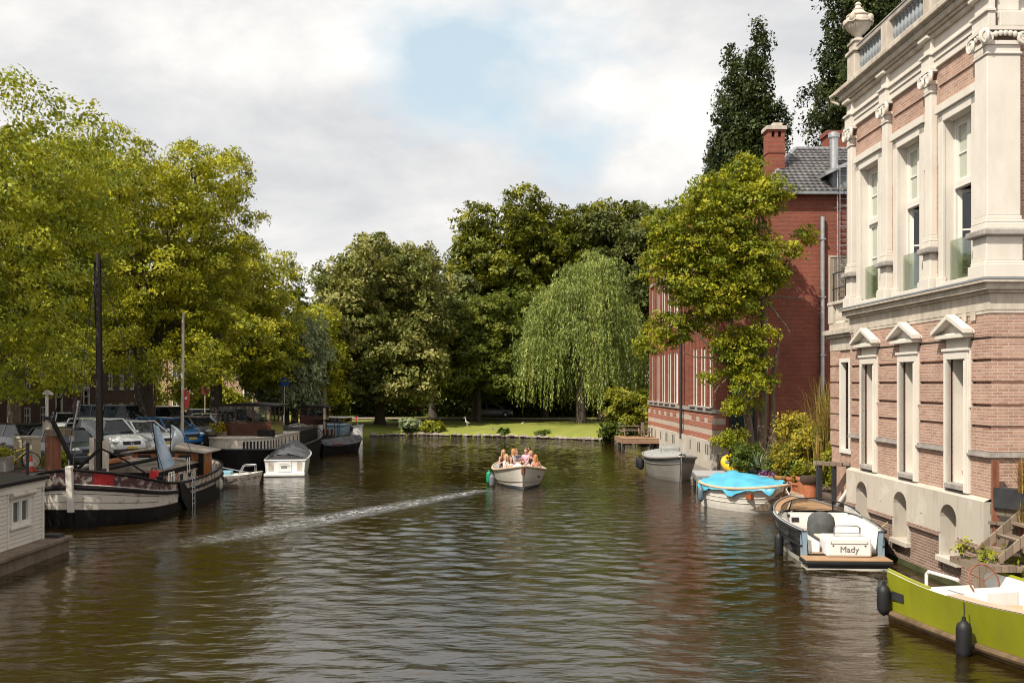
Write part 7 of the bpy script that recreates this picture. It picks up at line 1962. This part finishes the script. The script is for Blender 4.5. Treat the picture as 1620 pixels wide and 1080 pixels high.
m = MB(); m.tube([(0, 0, 0), (.06, 0, 7.7)], [.085, .06], 10); m.build('pole', M['creamdirty'], t, smooth=True)
f = thing('small_flag', 'small red and white flag on the tall pale flagpole', 'flag', (-15.48, 46.85, 3.5))
m = MB(); m.loft([[(.02 + v * (.25 + .05 * math.sin(5 * u)), .04 * math.sin(6 * v + 2 * u), .8 - .8 * u - .22 * v) for v in np.linspace(0, 1, 6)] for u in np.linspace(0, 1, 7)], False, False); m.build('cloth', pmat('red_white_cloth', (.46, .04, .04), .8, .1, 3.0, 0, 10, col2=(.55, .10, .09)), f, smooth='all')
m = MB(); m.box((.10, -.06, .30), (.2, -.05, .42)); m.build('white_patch', M['white'], f)
t = thing('sign_pole', 'thin pole with a dark round sign in front of the long black car', 'sign', (-22.2, 72, 1.3))
m = MB(); m.tube([(0, 0, 0), (0, 0, 2.6)], .035, 8); m.build('pole', M['creamdirty'], t); m = MB(); m.M = Matrix.Translation((0, -.05, 2.75)) @ Matrix.Rotation(R(90), 4, 'X'); m.lathe([(.3, -.01), (.3, .01)], (0, 0, 0), 18); m.build('disc', pmat('dark_red_sign', (.12, .02, .02), .5, .1), t)
t = thing('blue_sign', 'small blue square traffic sign on a post by the far bushes', 'sign', (-17.5, 76.5, 1.3))
m = MB(); m.tube([(0, 0, 0), (0, 0, 3.7)], .035, 8); m.build('post', M['steel'], t); m = MB(); m.box((-.35, -.06, 3.1), (.35, -.03, 3.75)); m.build('sign_panel', pmat('sign_blue', (.02, .10, .35), .5, .05), t)

# ---- kerb side clutter
t = thing('utility_cabinet', 'beige utility cabinet with a black edge behind the houseboat roof', 'cabinet', (-18.6, 38.2, 1.3), R(-14))
m = MB(); m.box((-.42, -.25, 0), (.42, .25, 1.15)); m.build('cabinet', pmat('beige_cabinet', (.42, .35, .24), .6, .1, 2, .1, 20, dirt=.3), t, bevel=.02); m = MB(); m.box((-.46, -.29, 1.15), (.46, .29, 1.22)); m.build('lid', M['creamdirty'], t); m = MB(); m.box((-.02, -.262, .06), (.0, -.25, 1.1)); m.box((-.33, -.262, .62), (-.28, -.25, .75)); m.build('door_gap', M['iron'], t)
t = thing('waste_bin', 'dark green waste container between the mast and the white off-road car', 'bin', (-18.1, 43.6, 1.3))
m = MB(); m.box((-.32, -.3, .08), (.32, .3, 1.05), taper=1.08); m.build('container', pmat('bin_green', (.02, .07, .06), .5, .1), t, bevel=.03); m = MB(); m.ext([(-.38, 1.06), (.38, 1.06), (.36, 1.13), (-.3, 1.18)], -.36, .36, 'y'); m.build('lid', pmat('bin_lid', (.05, .12, .10), .5, .1), t)
t = thing('folded_sign', 'grey folding board leaning behind the barge mast', 'board', (-17.6, 41.2, 1.3), R(20))
m = MB(); m.ext([(-.7, .6), (.5, .6), (.75, 1.75), (-.1, 1.7)], -.02, .02, 'y'); m.build('panel', pmat('grey_panel', (.30, .32, .33), .6, .1), t); m = MB(); m.bar((-.6, .05, 0), (-.5, .05, .7), .05); m.bar((.4, .05, 0), (.4, .05, .7), .05); m.build('leg', M['iron'], t)
t = thing('traffic_cone', 'small orange and white traffic cone beside the utility cabinet', 'cone', (-17.75, 36.7, 1.3))
m = MB(); m.box((-.2, -.2, 0), (.2, .2, .04)); m.lathe([(.15, .04), (.115, .2)], (0, 0, 0), 14); m.lathe([(.085, .36), (.04, .56), (.03, .58)], (0, 0, 0), 14); m.build('cone', pmat('cone_orange', (.55, .07, .03), .5, .05), t); m = MB(); m.lathe([(.115, .2), (.085, .36)], (0, 0, 0), 14); m.build('white_ring', M['white'], t)
bush('kerb_plant', 'yellow green weeds growing at the quay edge beside the cabinet', (-16.9, 37.0, 1.3), .42, .85, F['bush'], 60, 26, .14, 401, None, cl=(.18, .14))
bush('kerb_plant', 'yellow green weeds at the far left above the houseboat roof', (-19.2, 37.6, 1.3), .4, .8, F['bush'], 40, 26, .14, 402, None, cl=(.18, .14))
def bicycle(label, x, y, rz, col, lean=8):
    t = thing('bicycle', label, 'bicycle', (x, y, 1.31), rz, 'bicycles on the quay'); t.rotation_euler = (R(lean), 0, rz)
    for wx in (-.52, .52):
        m = MB(); m.tube([(wx + .33 * math.cos(a), 0, .34 + .33 * math.sin(a)) for a in [i * math.pi / 12 for i in range(25)]], .022, 6, cap=False)
        w_ = m.build('wheel', M['tyre'], t, smooth=True); m = MB()
        for k in range(8): a = k * math.pi / 8; m.tube([(wx - .31 * math.cos(a), 0, .34 - .31 * math.sin(a)), (wx + .31 * math.cos(a), 0, .34 + .31 * math.sin(a))], .004, 3)
        m.build('spokes', M['steel'], w_)
    m = MB()
    for a, b in (((-.52, .34), (-.1, .30)), ((-.1, .30), (-.2, .82)), ((-.52, .34), (-.2, .76)), ((-.1, .30), (.38, .70)), ((-.18, .66), (.36, .82)), ((.52, .34), (.34, .98))): m.tube([(a[0], 0, a[1]), (b[0], 0, b[1])], .022, 6)
    m.build('frame', col, t); m = MB(); m.tube([(.28, -.3, 1.05), (.36, -.12, 1.02), (.34, 0, 1.0), (.36, .12, 1.02), (.28, .3, 1.05)], .016, 6); m.build('handlebar', M['chrome'], t)
    m = MB(); m.ell((-.22, 0, .88), (.14, .08, .045), 10, 6); m.build('saddle', M['trim'], t, smooth=True)
bicycle('purple bicycle at the far left of the quay', -19.9, 39.4, R(15), paint('purple_bike', (.25, .10, .30)))
bicycle('dark bicycle leaning left of the utility cabinet', -19.1, 38.6, R(-20), M['trim'], -10)
bicycle('yellow framed bicycle low beside the traffic cone', -18.6, 37.4, R(10), paint('yellow_bike', (.55, .42, .03)), 14)
t = thing('stone_trough', 'grey stone planter at the left edge behind the houseboat', 'planter', (-18.9, 36.7, 1.3))
m = MB(); m.box((-.5, -.3, 0), (.4, .3, .55)); m.build('trough', M['stone'], t, bevel=.02); plant_in(t, F['bush'], .4, .35, .5, 403, 24, 24, .12)
t = thing('quay_post', 'thin black post standing at the quay edge beside the cabinet', 'post', (-16.55, 34.0, 1.3))
m = MB(); m.tube([(0, 0, 0), (0, 0, 1.15)], .055, 8); m.ell((0, 0, 1.17), (.07, .07, .07), 8, 6); m.build('post', M['iron'], t)

# ---- birds on the lawn
def bird(label, loc, rz, tall, col, group=None):
    t = thing('bird', label, 'bird', loc, rz, group); m = MB(); k = .9 if tall else .55
    m.tube([(-.30 * k, 0, .30 * k + .1 * tall), (-.16 * k, 0, .34 * k + .1 * tall), (.02, 0, .36 * k + .14 * tall), (.14 * k, 0, .42 * k + .18 * tall), (.17 * k, 0, .56 * k + .30 * tall), (.20 * k, 0, .62 * k + .36 * tall), (.28 * k, 0, .61 * k + .35 * tall), (.40 * k, 0, .59 * k + .33 * tall)], [.01, .06 * k, .11 * k, .08 * k, .035 * k, .045 * k, .03 * k, .006], 9)
    for s in (-1, 1): m.tube([(.0, s * .04 * k, .30 * k + .1 * tall), (.01, s * .045 * k, .14 * k), (.0, s * .05 * k, .0), (.07 * k, s * .05 * k, .0)], [.03 * k, .012, .012, .008], 6)
    m.build('body', col, t, smooth=True)
bg_ = pmat('pale_feathers', (.62, .60, .56), .8, .1); gb = pmat('grey_feathers', (.16, .15, .14), .8, .3)
bird('tall pale heron standing upright on the lawn', (-4.1, 91.0, .58), R(200), 1.0, bg_)
bird('pale goose grazing left of the heron', (-6.9, 92.0, .6), R(180), 0, bg_)
bird('pale goose lying on the lawn right of the trunk', (.95, 94.0, .62), R(20), 0, bg_)
bird('small dark duck at the lawn edge', (-1.7, 87.2, .5), R(90), 0, gb)
# park seat under the chestnut
t = thing('garden_parasol', 'faded red thatched parasol shelter in the shade beside the chestnut', 'shelter', (-9.6, 97.0, .7))
m = MB(); m.tube([(0, 0, 0), (0, 0, 1.6)], .06, 8); m.build('pole', M['bark'], t); m = MB(); m.lathe([(1.0, 1.3), (.95, 1.42), (.05, 2.0)], (0, 0, 0), 14); m.build('canopy', pmat('faded_red_thatch', (.14, .06, .045), .9, .3), t); m = MB(); m.box((-.8, -.3, .35), (.8, .3, .42)); m.build('bench', M['creamdirty'], t)
# ------------------------------------------------------------------ the sloop with its passengers
SLX, SLY = .30, 46.1
SLOOP = thing('passenger_sloop', 'cream open sloop full of people heading towards the bridge in mid canal', 'sloop', (SLX, SLY, .0), R(-87))
def sloop():
    t = SLOOP
    H = Hull([(-3.4, .75, .62, .66, 0), (-2.3, 1.05, .86, .60, 0), (-.6, 1.18, .96, .60, 0), (1.0, 1.17, .92, .66, .03), (2.2, .98, .66, .76, .12), (3.1, .58, .28, .89, .22), (3.65, .05, .025, 1.0, .2)], 30)
    m = MB(); H.outer(m, (1, .84, .82, .5, .12, 0), [0, 0, 0, 0, 1, 1]); m.build('hull', [M['boatcream'], pmat('blue_grey_bottom', (.10, .12, .14), .5, .1)], t, smooth=True)
    m = MB(); H.inner(m, .12, .07); m.build('liner', M['gelcoat'], t)
    m = MB(); m.tube(H.loop(1, .015, .01), .045, 8, cap=False); m.build('gunwale', M['rope'], t, smooth=True)
    for s in (-1, 1):
        m = MB(); m.tube(H.line(.34, .01, 0, s, 8), .012, 5); m.build('strake_line', M['greyhull'], t)
    m = MB(); m.box((3.52, -.09, .68), (3.66, .09, .98)); m.tube([(3.60, 0, -.1), (3.66, 0, .5), (3.70, 0, 1.0)], .03, 6); m.build('stem_fitting', M['postwood'], t)
    m = MB(); A1 = H.line(.62, .012, 0, 1, H.nearest(2.35), H.nearest(2.75)); A2 = H.line(.54, .012, 0, 1, H.nearest(2.35), H.nearest(2.75))
    for k in range(len(A1) - 1): m.add([A1[k], A1[k + 1], A2[k + 1], A2[k]], [(0, 1, 2, 3)])
    m.build('name_strip', M['iron'], t)
    for s in (-1, 1):
        m = MB(); m.prism([(x, y * .80) for x, y, z in H.line(1, 0, 0, s, 3, 18)] + [(x, y * .80 - s * .40) for x, y, z in H.line(1, 0, 0, s, 3, 18)][::-1], .13, .46); m.build('side_bench', M['teak'], t)
    m = MB(); H.deck(m, H.nearest(2.6), len(H.a) - 1, -.04, .06, .03); m.build('foredeck', M['gelcoat'], t)
    m = MB(); m.box((-.8, -.3, .13), (.6, .3, .72)); m.build('table', M['white'], t, bevel=.02)
    m = MB(); m.ext([(-1.9, .9), (-.5, 1.15), (-.4, 1.20), (-1.9, .96)], -.5, .55, 'y'); m.build('folded_awning', pmat('cream_canvas', (.5, .44, .36), .8, .1), t)
    m = MB(); m.box((-2.1, -.35, .13), (-1.6, .35, .85)); m.build('helm_console', M['postwood'], t, bevel=.03)
    fm = t.matrix_basis
    fender('green fender hanging beside the passenger sloop', fm @ Vector((1.2, -1.40, .62)), .13, .55, pmat('green_fender', (.01, .22, .12), .45, .1), .02, 'fenders of the passenger sloop')
    fender('grey fender hanging beside the passenger sloop, just behind its bow shoulder', fm @ Vector((1.9, -1.28, .66)), .13, .55, pmat('grey_fender', (.14, .14, .15), .5, .1), .14, 'fenders of the passenger sloop')
sloop()

def capsules(mb, segs, n=10):
    for p0, r0, p1, r1 in segs:
        p0, p1 = Vector(p0), Vector(p1); d = p1 - p0; L = max(d.length, 1e-4); d /= L
        u = Vector((0, 0, 1)) if abs(d.z) < .9 else Vector((1, 0, 0)); u = (u - d * u.dot(d)).normalized(); w_ = d.cross(u)
        rings = []
        for k in range(4): a = math.pi / 2 * k / 4; rings.append((p0 - d * r0 * math.cos(a), max(r0 * math.sin(a), 1e-3)))
        for k in range(5): rings.append((p0.lerp(p1, k / 4), r0 + (r1 - r0) * k / 4))
        for k in range(3, -1, -1): a = math.pi / 2 * k / 4; rings.append((p1 + d * r1 * math.cos(a), max(r1 * math.sin(a), 1e-3)))
        mb.loft([[c + (u * math.cos(2 * math.pi * q / n) + w_ * math.sin(2 * math.pi * q / n)) * r for q in range(n)] for c, r in rings], True, True)
def fused(mb, name, mat, parent, vox=.011, sm=2):
    o = mb.build(name, mat, parent, smooth='all', fix=True)
    r = o.modifiers.new('fuse', 'REMESH'); r.mode = 'VOXEL'; r.voxel_size = vox; r.use_smooth_shade = True
    if sm: s = o.modifiers.new('soft', 'SMOOTH'); s.iterations = sm; s.factor = .5
    return o
SK = [pmat('fair_skin', (.62, .36, .26), .55, .06, 3, 0, 10), pmat('tanned_skin', (.48, .26, .17), .55, .06, 3, 0, 10)]
EYE = pmat('dark_eye', (.02, .015, .012), .3, .1); LIP = pmat('lip', (.42, .13, .11), .5, .1)
def hand(segs, wrist, d, side_v, curl=.5, k=1.):
    """palm, thumb from the side of the palm and four unequal bent fingers"""
    d = Vector(d).normalized(); s = Vector(side_v); s = (s - d * s.dot(d)).normalized(); nrm = d.cross(s)
    w0 = Vector(wrist)
    for q in (-.028, -.009, .010, .028): segs.append((w0 + s * q * .7 * k, .017, w0 + d * .085 * k + s * q * k, .014))
    for q, L in ((-.030, .062), (-.010, .078), (.011, .074), (.031, .056)):
        b = w0 + d * .088 * k + s * q * k; m_ = b + (d * math.cos(curl * .6) - nrm * math.sin(curl * .6)) * L * .5 * k; e = m_ + (d * math.cos(curl * 1.6) - nrm * math.sin(curl * 1.6)) * L * .55 * k
        segs += [(b, .0105, m_, .0098), (m_, .0098, e, .0085)]
    b = w0 + d * .03 * k - s * .032 * k; m_ = b + (d * .75 - s * .6).normalized() * .04 * k; e = m_ + (d * .9 - s * .15 - nrm * .4).normalized() * .034 * k
    segs += [(b, .014, m_, .012), (m_, .012, e, .010)]
def person(label, x, y, z, yaw, hair, top, topc, legc, skin=0, look=0., lean=.05, arms=((.25, -.22, .30), (.25, .22, .30)), long_hair=True, glasses=False, male=False, seat=.0, dress=False, elev=0.):
    """seated on a bench whose top is at z; local +x is the way the person faces; arms are the two wrist positions"""
    t = thing('person', label, 'person', (x, y, z), yaw, 'people aboard the passenger sloop')
    k = 1.04 if male else 1.0
    hip = Vector((0, 0, .10)); chest = Vector((lean, 0, .44 * k)); nk = Vector((lean * 1.3, 0, .60 * k)); hd = nk + Vector((.03, 0, .155))
    sh = .185 if male else .165
    S = [(hip + Vector((0, -.07, 0)), .105, hip + Vector((0, .07, 0)), .105), (hip, .118, hip.lerp(chest, .5), .102), (hip.lerp(chest, .5), .102, chest, .115), (chest + Vector((0, -.07, .02)), .095, chest + Vector((0, .07, .02)), .095),
         (chest + Vector((-.01, -sh + .02, .085)), .058, chest + Vector((-.01, sh - .02, .085)), .058), (chest + Vector((0, 0, .08)), .075, nk, .052), (nk, .050, hd + Vector((-.015, 0, -.05)), .055)]
    # head: skull, jaw, nose, ears
    cl, sl_ = math.cos(look), math.sin(look); rot = lambda v: hd + Vector((v[0] * cl - v[1] * sl_, v[0] * sl_ + v[1] * cl, v[2]))
    S += [(rot((-.025, 0, .035)), .085, rot((.018, 0, .025)), .078), (rot((.02, 0, -.01)), .068, rot((.045, 0, -.075)), .036), (rot((.088, 0, .015)), .010, rot((.104, 0, -.018)), .015), (rot((0, -.078, -.01)), .018, rot((-.01, -.082, .02)), .022), (rot((0, .078, -.01)), .018, rot((-.01, .082, .02)), .022)]
    legs = []
    for s in (-1, 1):
        hj = hip + Vector((0, s * .085, -.02)); kn = Vector((.42, s * .11, .03)); an = Vector((.40 + .06 * s, s * .12, -.36)); to = an + Vector((.14, 0, -.03))
        legs += [(hj, .085, kn, .060), (kn, .058, kn.lerp(an, .35), .052), (kn.lerp(an, .35), .052, an, .036), (an, .036, to, .030)]
    S += legs
    arm_s = []
    for s, wr in zip((-1, 1), arms):
        wr = Vector(wr); so_ = chest + Vector((-.01, s * sh, .085)); d = wr - so_; L = min(d.length, .53); 
        if d.length > .53: wr = so_ + d.normalized() * .53; d = wr - so_
        h_ = math.sqrt(max(.0004, .28 ** 2 - (L / 2) ** 2)); down = Vector((-.35, s * .55, -.75)); down = (down - d.normalized() * down.dot(d.normalized())).normalized()
        el = so_ + d * .5 + down * h_
        S += [(so_, .050, so_.lerp(el, .5), .045), (so_.lerp(el, .5), .045, el, .037), (el, .037, el.lerp(wr, .4), .036), (el.lerp(wr, .4), .036, wr, .024)]
        arm_s.append((so_, el))
        hand(S, wr, (wr - el), Vector((0, -s, .2)), .6)
    mb = MB(); capsules(mb, S); fused(mb, 'body', SK[skin], t, .0105, 1)
    # face
    for s in (-1, 1):
        m = MB(); m.ell(rot((.082, s * .032, .020)), (.010, .013, .009), 8, 6); m.build('eye', EYE, t, smooth=True)
    m = MB(); m.ell(rot((.079, 0, -.052)), (.010, .026, .007), 8, 5); m.build('mouth', LIP, t, smooth=True)
    if glasses:
        m = MB(); [m.ell(rot((.094, s * .034, .020)), (.008, .030, .022), 10, 6) for s in (-1, 1)]; m.tube([rot((.096, -.01, .024)), rot((.096, .01, .024))], .005, 5); m.build('sunglasses', M['trim'], t, smooth=True)
    # hair
    Hh = [(rot((-.045, 0, .055)), .093, rot((.0, 0, .072)), .082), (rot((-.06, -.03, 0)), .07, rot((-.06, .03, 0)), .07), (rot((-.01, -.065, .045)), .038, rot((-.02, -.075, -.02)), .034), (rot((-.01, .065, .045)), .038, rot((-.02, .075, -.02)), .034)]
    if long_hair: Hh += [(rot((-.07, -.04, -.02)), .062, rot((-.085, -.055, -.22)), .048), (rot((-.07, .04, -.02)), .062, rot((-.085, .055, -.22)), .048), (rot((-.02, -.085, -.02)), .034, rot((.0, -.10, -.20)), .028), (rot((-.02, .085, -.02)), .034, rot((.0, .10, -.20)), .028)]
    mb = MB(); capsules(mb, Hh); fused(mb, 'hair', pmat('hair', hair, .5, .25, 9, .2, 60, stretch=(6, 6, .8)), t, .014, 1)
    # clothes
    g = .012; C = [(hip + Vector((0, -.06, 0)), .105 + g, hip + Vector((0, .06, 0)), .105 + g), (hip, .118 + g, hip.lerp(chest, .5), .103 + g), (hip.lerp(chest, .5), .103 + g, chest, .115 + g), (chest + Vector((0, -.07, .01)), .096 + g, chest + Vector((0, .07, .01)), .096 + g)]
    if top != 'strap': C += [(chest + Vector((-.01, -sh + .02, .085)), .060 + g, chest + Vector((-.01, sh - .02, .085)), .060 + g)] + [(a, .052 + g, a.lerp(b, .55 if top == 'tee' else 1.0), .045 + g) for a, b in arm_s]
    else: C += [(chest + Vector((.05, s * .09, .06)), .035, chest + Vector((-.02, s * .11, .13)), .045) for s in (-1, 1)]
    mb = MB(); capsules(mb, C); fused(mb, 'dress' if dress else 'top', pmat('top_fabric', topc, .85, .1, 6, .2, 30), t, .014, 1)
    Lg = [(a, ra + g, b, rb + g) for a, ra, b, rb in (legs[:3] + legs[4:7] if not dress else legs[:1] + legs[4:5])] + [(hip + Vector((0, -.07, -.01)), .108 + g, hip + Vector((0, .07, -.01)), .108 + g)]
    mb = MB(); capsules(mb, Lg); fused(mb, 'skirt' if dress else 'trousers', pmat('leg_fabric', legc, .85, .1, 6, .2, 30), t, .014, 1)
    return t
bpy.context.view_layer.update()
fm = SLOOP.matrix_basis
def seat(lx, ly, lz): v = fm @ Vector((lx, ly, lz)); return v.x, v.y, v.z
YB = R(-87)
BLOND, GING, BRUN, DARK = (.42, .26, .11), (.40, .17, .05), (.14, .07, .035), (.035, .022, .015)
person('woman in sunglasses and brown top holding a drink, highest at the left of the sloop', *seat(.25, -.74, .62), YB + R(26), BLOND, 'strap', (.09, .045, .03), (.10, .07, .06), 1, glasses=True, arms=((.28, -.05, .36), (.30, .10, .34)))
person('ginger haired woman in a white dress turned away to the side', *seat(.1, -.30, .64), YB + R(75), GING, 'tee', (.72, .72, .74), (.70, .70, .72), 0, dress=True, arms=((.35, -.1, .30), (.36, .15, .44)))
person('person in a pale blue top half hidden behind the white tablecloth', *seat(-.7, .0, .60), YB + R(-30), BRUN, 'tee', (.34, .40, .62), (.12, .14, .2), 0, long_hair=False, arms=((.3, -.15, .2), (.3, .2, .2)))
person('woman leaning over the gunwale at the left bow of the sloop', *seat(1.2, -.50, .42), YB + R(25), BRUN, 'strap', (.66, .50, .42), (.62, .60, .58), 0, lean=.12, arms=((.34, -.12, .28), (.22, .22, .05)))
person('person in white at the left rail, behind the leaning woman', *seat(.72, -.66, .44), YB + R(62), BLOND, 'tee', (.72, .70, .68), (.6, .6, .6), 0, arms=((.28, -.15, .1), (.28, .15, .1)))
person('person in a dark red top standing out at the back right of the sloop', *seat(-.6, .55, .68), YB + R(-25), DARK, 'tee', (.22, .03, .06), (.06, .06, .08), 1, long_hair=False, male=True, arms=((.3, -.15, .22), (.3, .15, .22)))
person('person in a pink shirt between the red and the black tops', *seat(-.1, .40, .64), YB + R(-30), BRUN, 'tee', (.60, .34, .42), (.5, .5, .5), 0, long_hair=False, male=True, arms=((.34, -.12, .3), (.2, .2, .1)))
person('blond person in a black vest and blue skirt reaching forward at the right rail', *seat(.45, .66, .58), YB + R(-58), BLOND, 'strap', (.012, .012, .014), (.05, .22, .30), 0, long_hair=False, lean=.10, arms=((.45, -.2, .22), (.40, .1, .2)))
person('person with long auburn hair seen from behind at the right bow', *seat(1.15, .74, .44), YB + R(200), GING, 'strap', (.50, .22, .14), (.3, .2, .2), 0, arms=((.28, -.15, .1), (.28, .15, .1)))
# white cloth over the table and a bottle
t = thing('white_cloth', 'white cloth with a pink print draped over the sloop foredeck', 'cloth', tuple(fm @ Vector((1.35, -.12, .42))), YB)
m = MB(); g_ = np.random.default_rng(6)
m.loft([[(x, y, .40 * math.exp(-((x + .1) / .42) ** 2 - (y / .36) ** 2) + .16 - .10 * (x * x + y * y) + g_.normal(0, .012)) for y in np.linspace(-.55, .55, 13)] for x in np.linspace(-.6, .6, 13)], False, False)
m.build('sheet', pmat('white_cotton', (.72, .70, .72), .85, .05, 7, .1, 20), t, smooth='all')
t = thing('bottle', 'green bottle standing on the sloop table', 'bottle', tuple(fm @ Vector((.35, .12, .72))))
m = MB(); m.lathe([(.038, 0), (.04, .02), (.04, .17), (.015, .22), (.013, .29), (.016, .30)], (0, 0, 0), 12); m.build('glass', glass('green_bottle_glass', (.02, .08, .02), .1), t, smooth=True)
# one more person far off under the willow
pt = person('person in a dark red jacket far off under the willow branches', 9.0, 97.2, 1.25, R(-120), DARK, 'sleeve', (.25, .05, .06), (.04, .04, .05), 0, long_hair=False)
del pt['group']
t = thing('park_bench', 'dark park bench under the willow where a person sits', 'bench', (9.05, 97.35, .82), R(-30))
m = MB(); m.box((-.8, -.22, .38), (.8, .22, .43)); m.build('seat', M['oldwood'], t); m = MB(); m.box((-.8, .2, .5), (.8, .25, .9)); m.build('backrest', M['oldwood'], t)
for x in (-.7, .7): m = MB(); m.box((x - .04, -.2, 0), (x + .04, .24, .38)); m.build('leg', M['iron'], t)
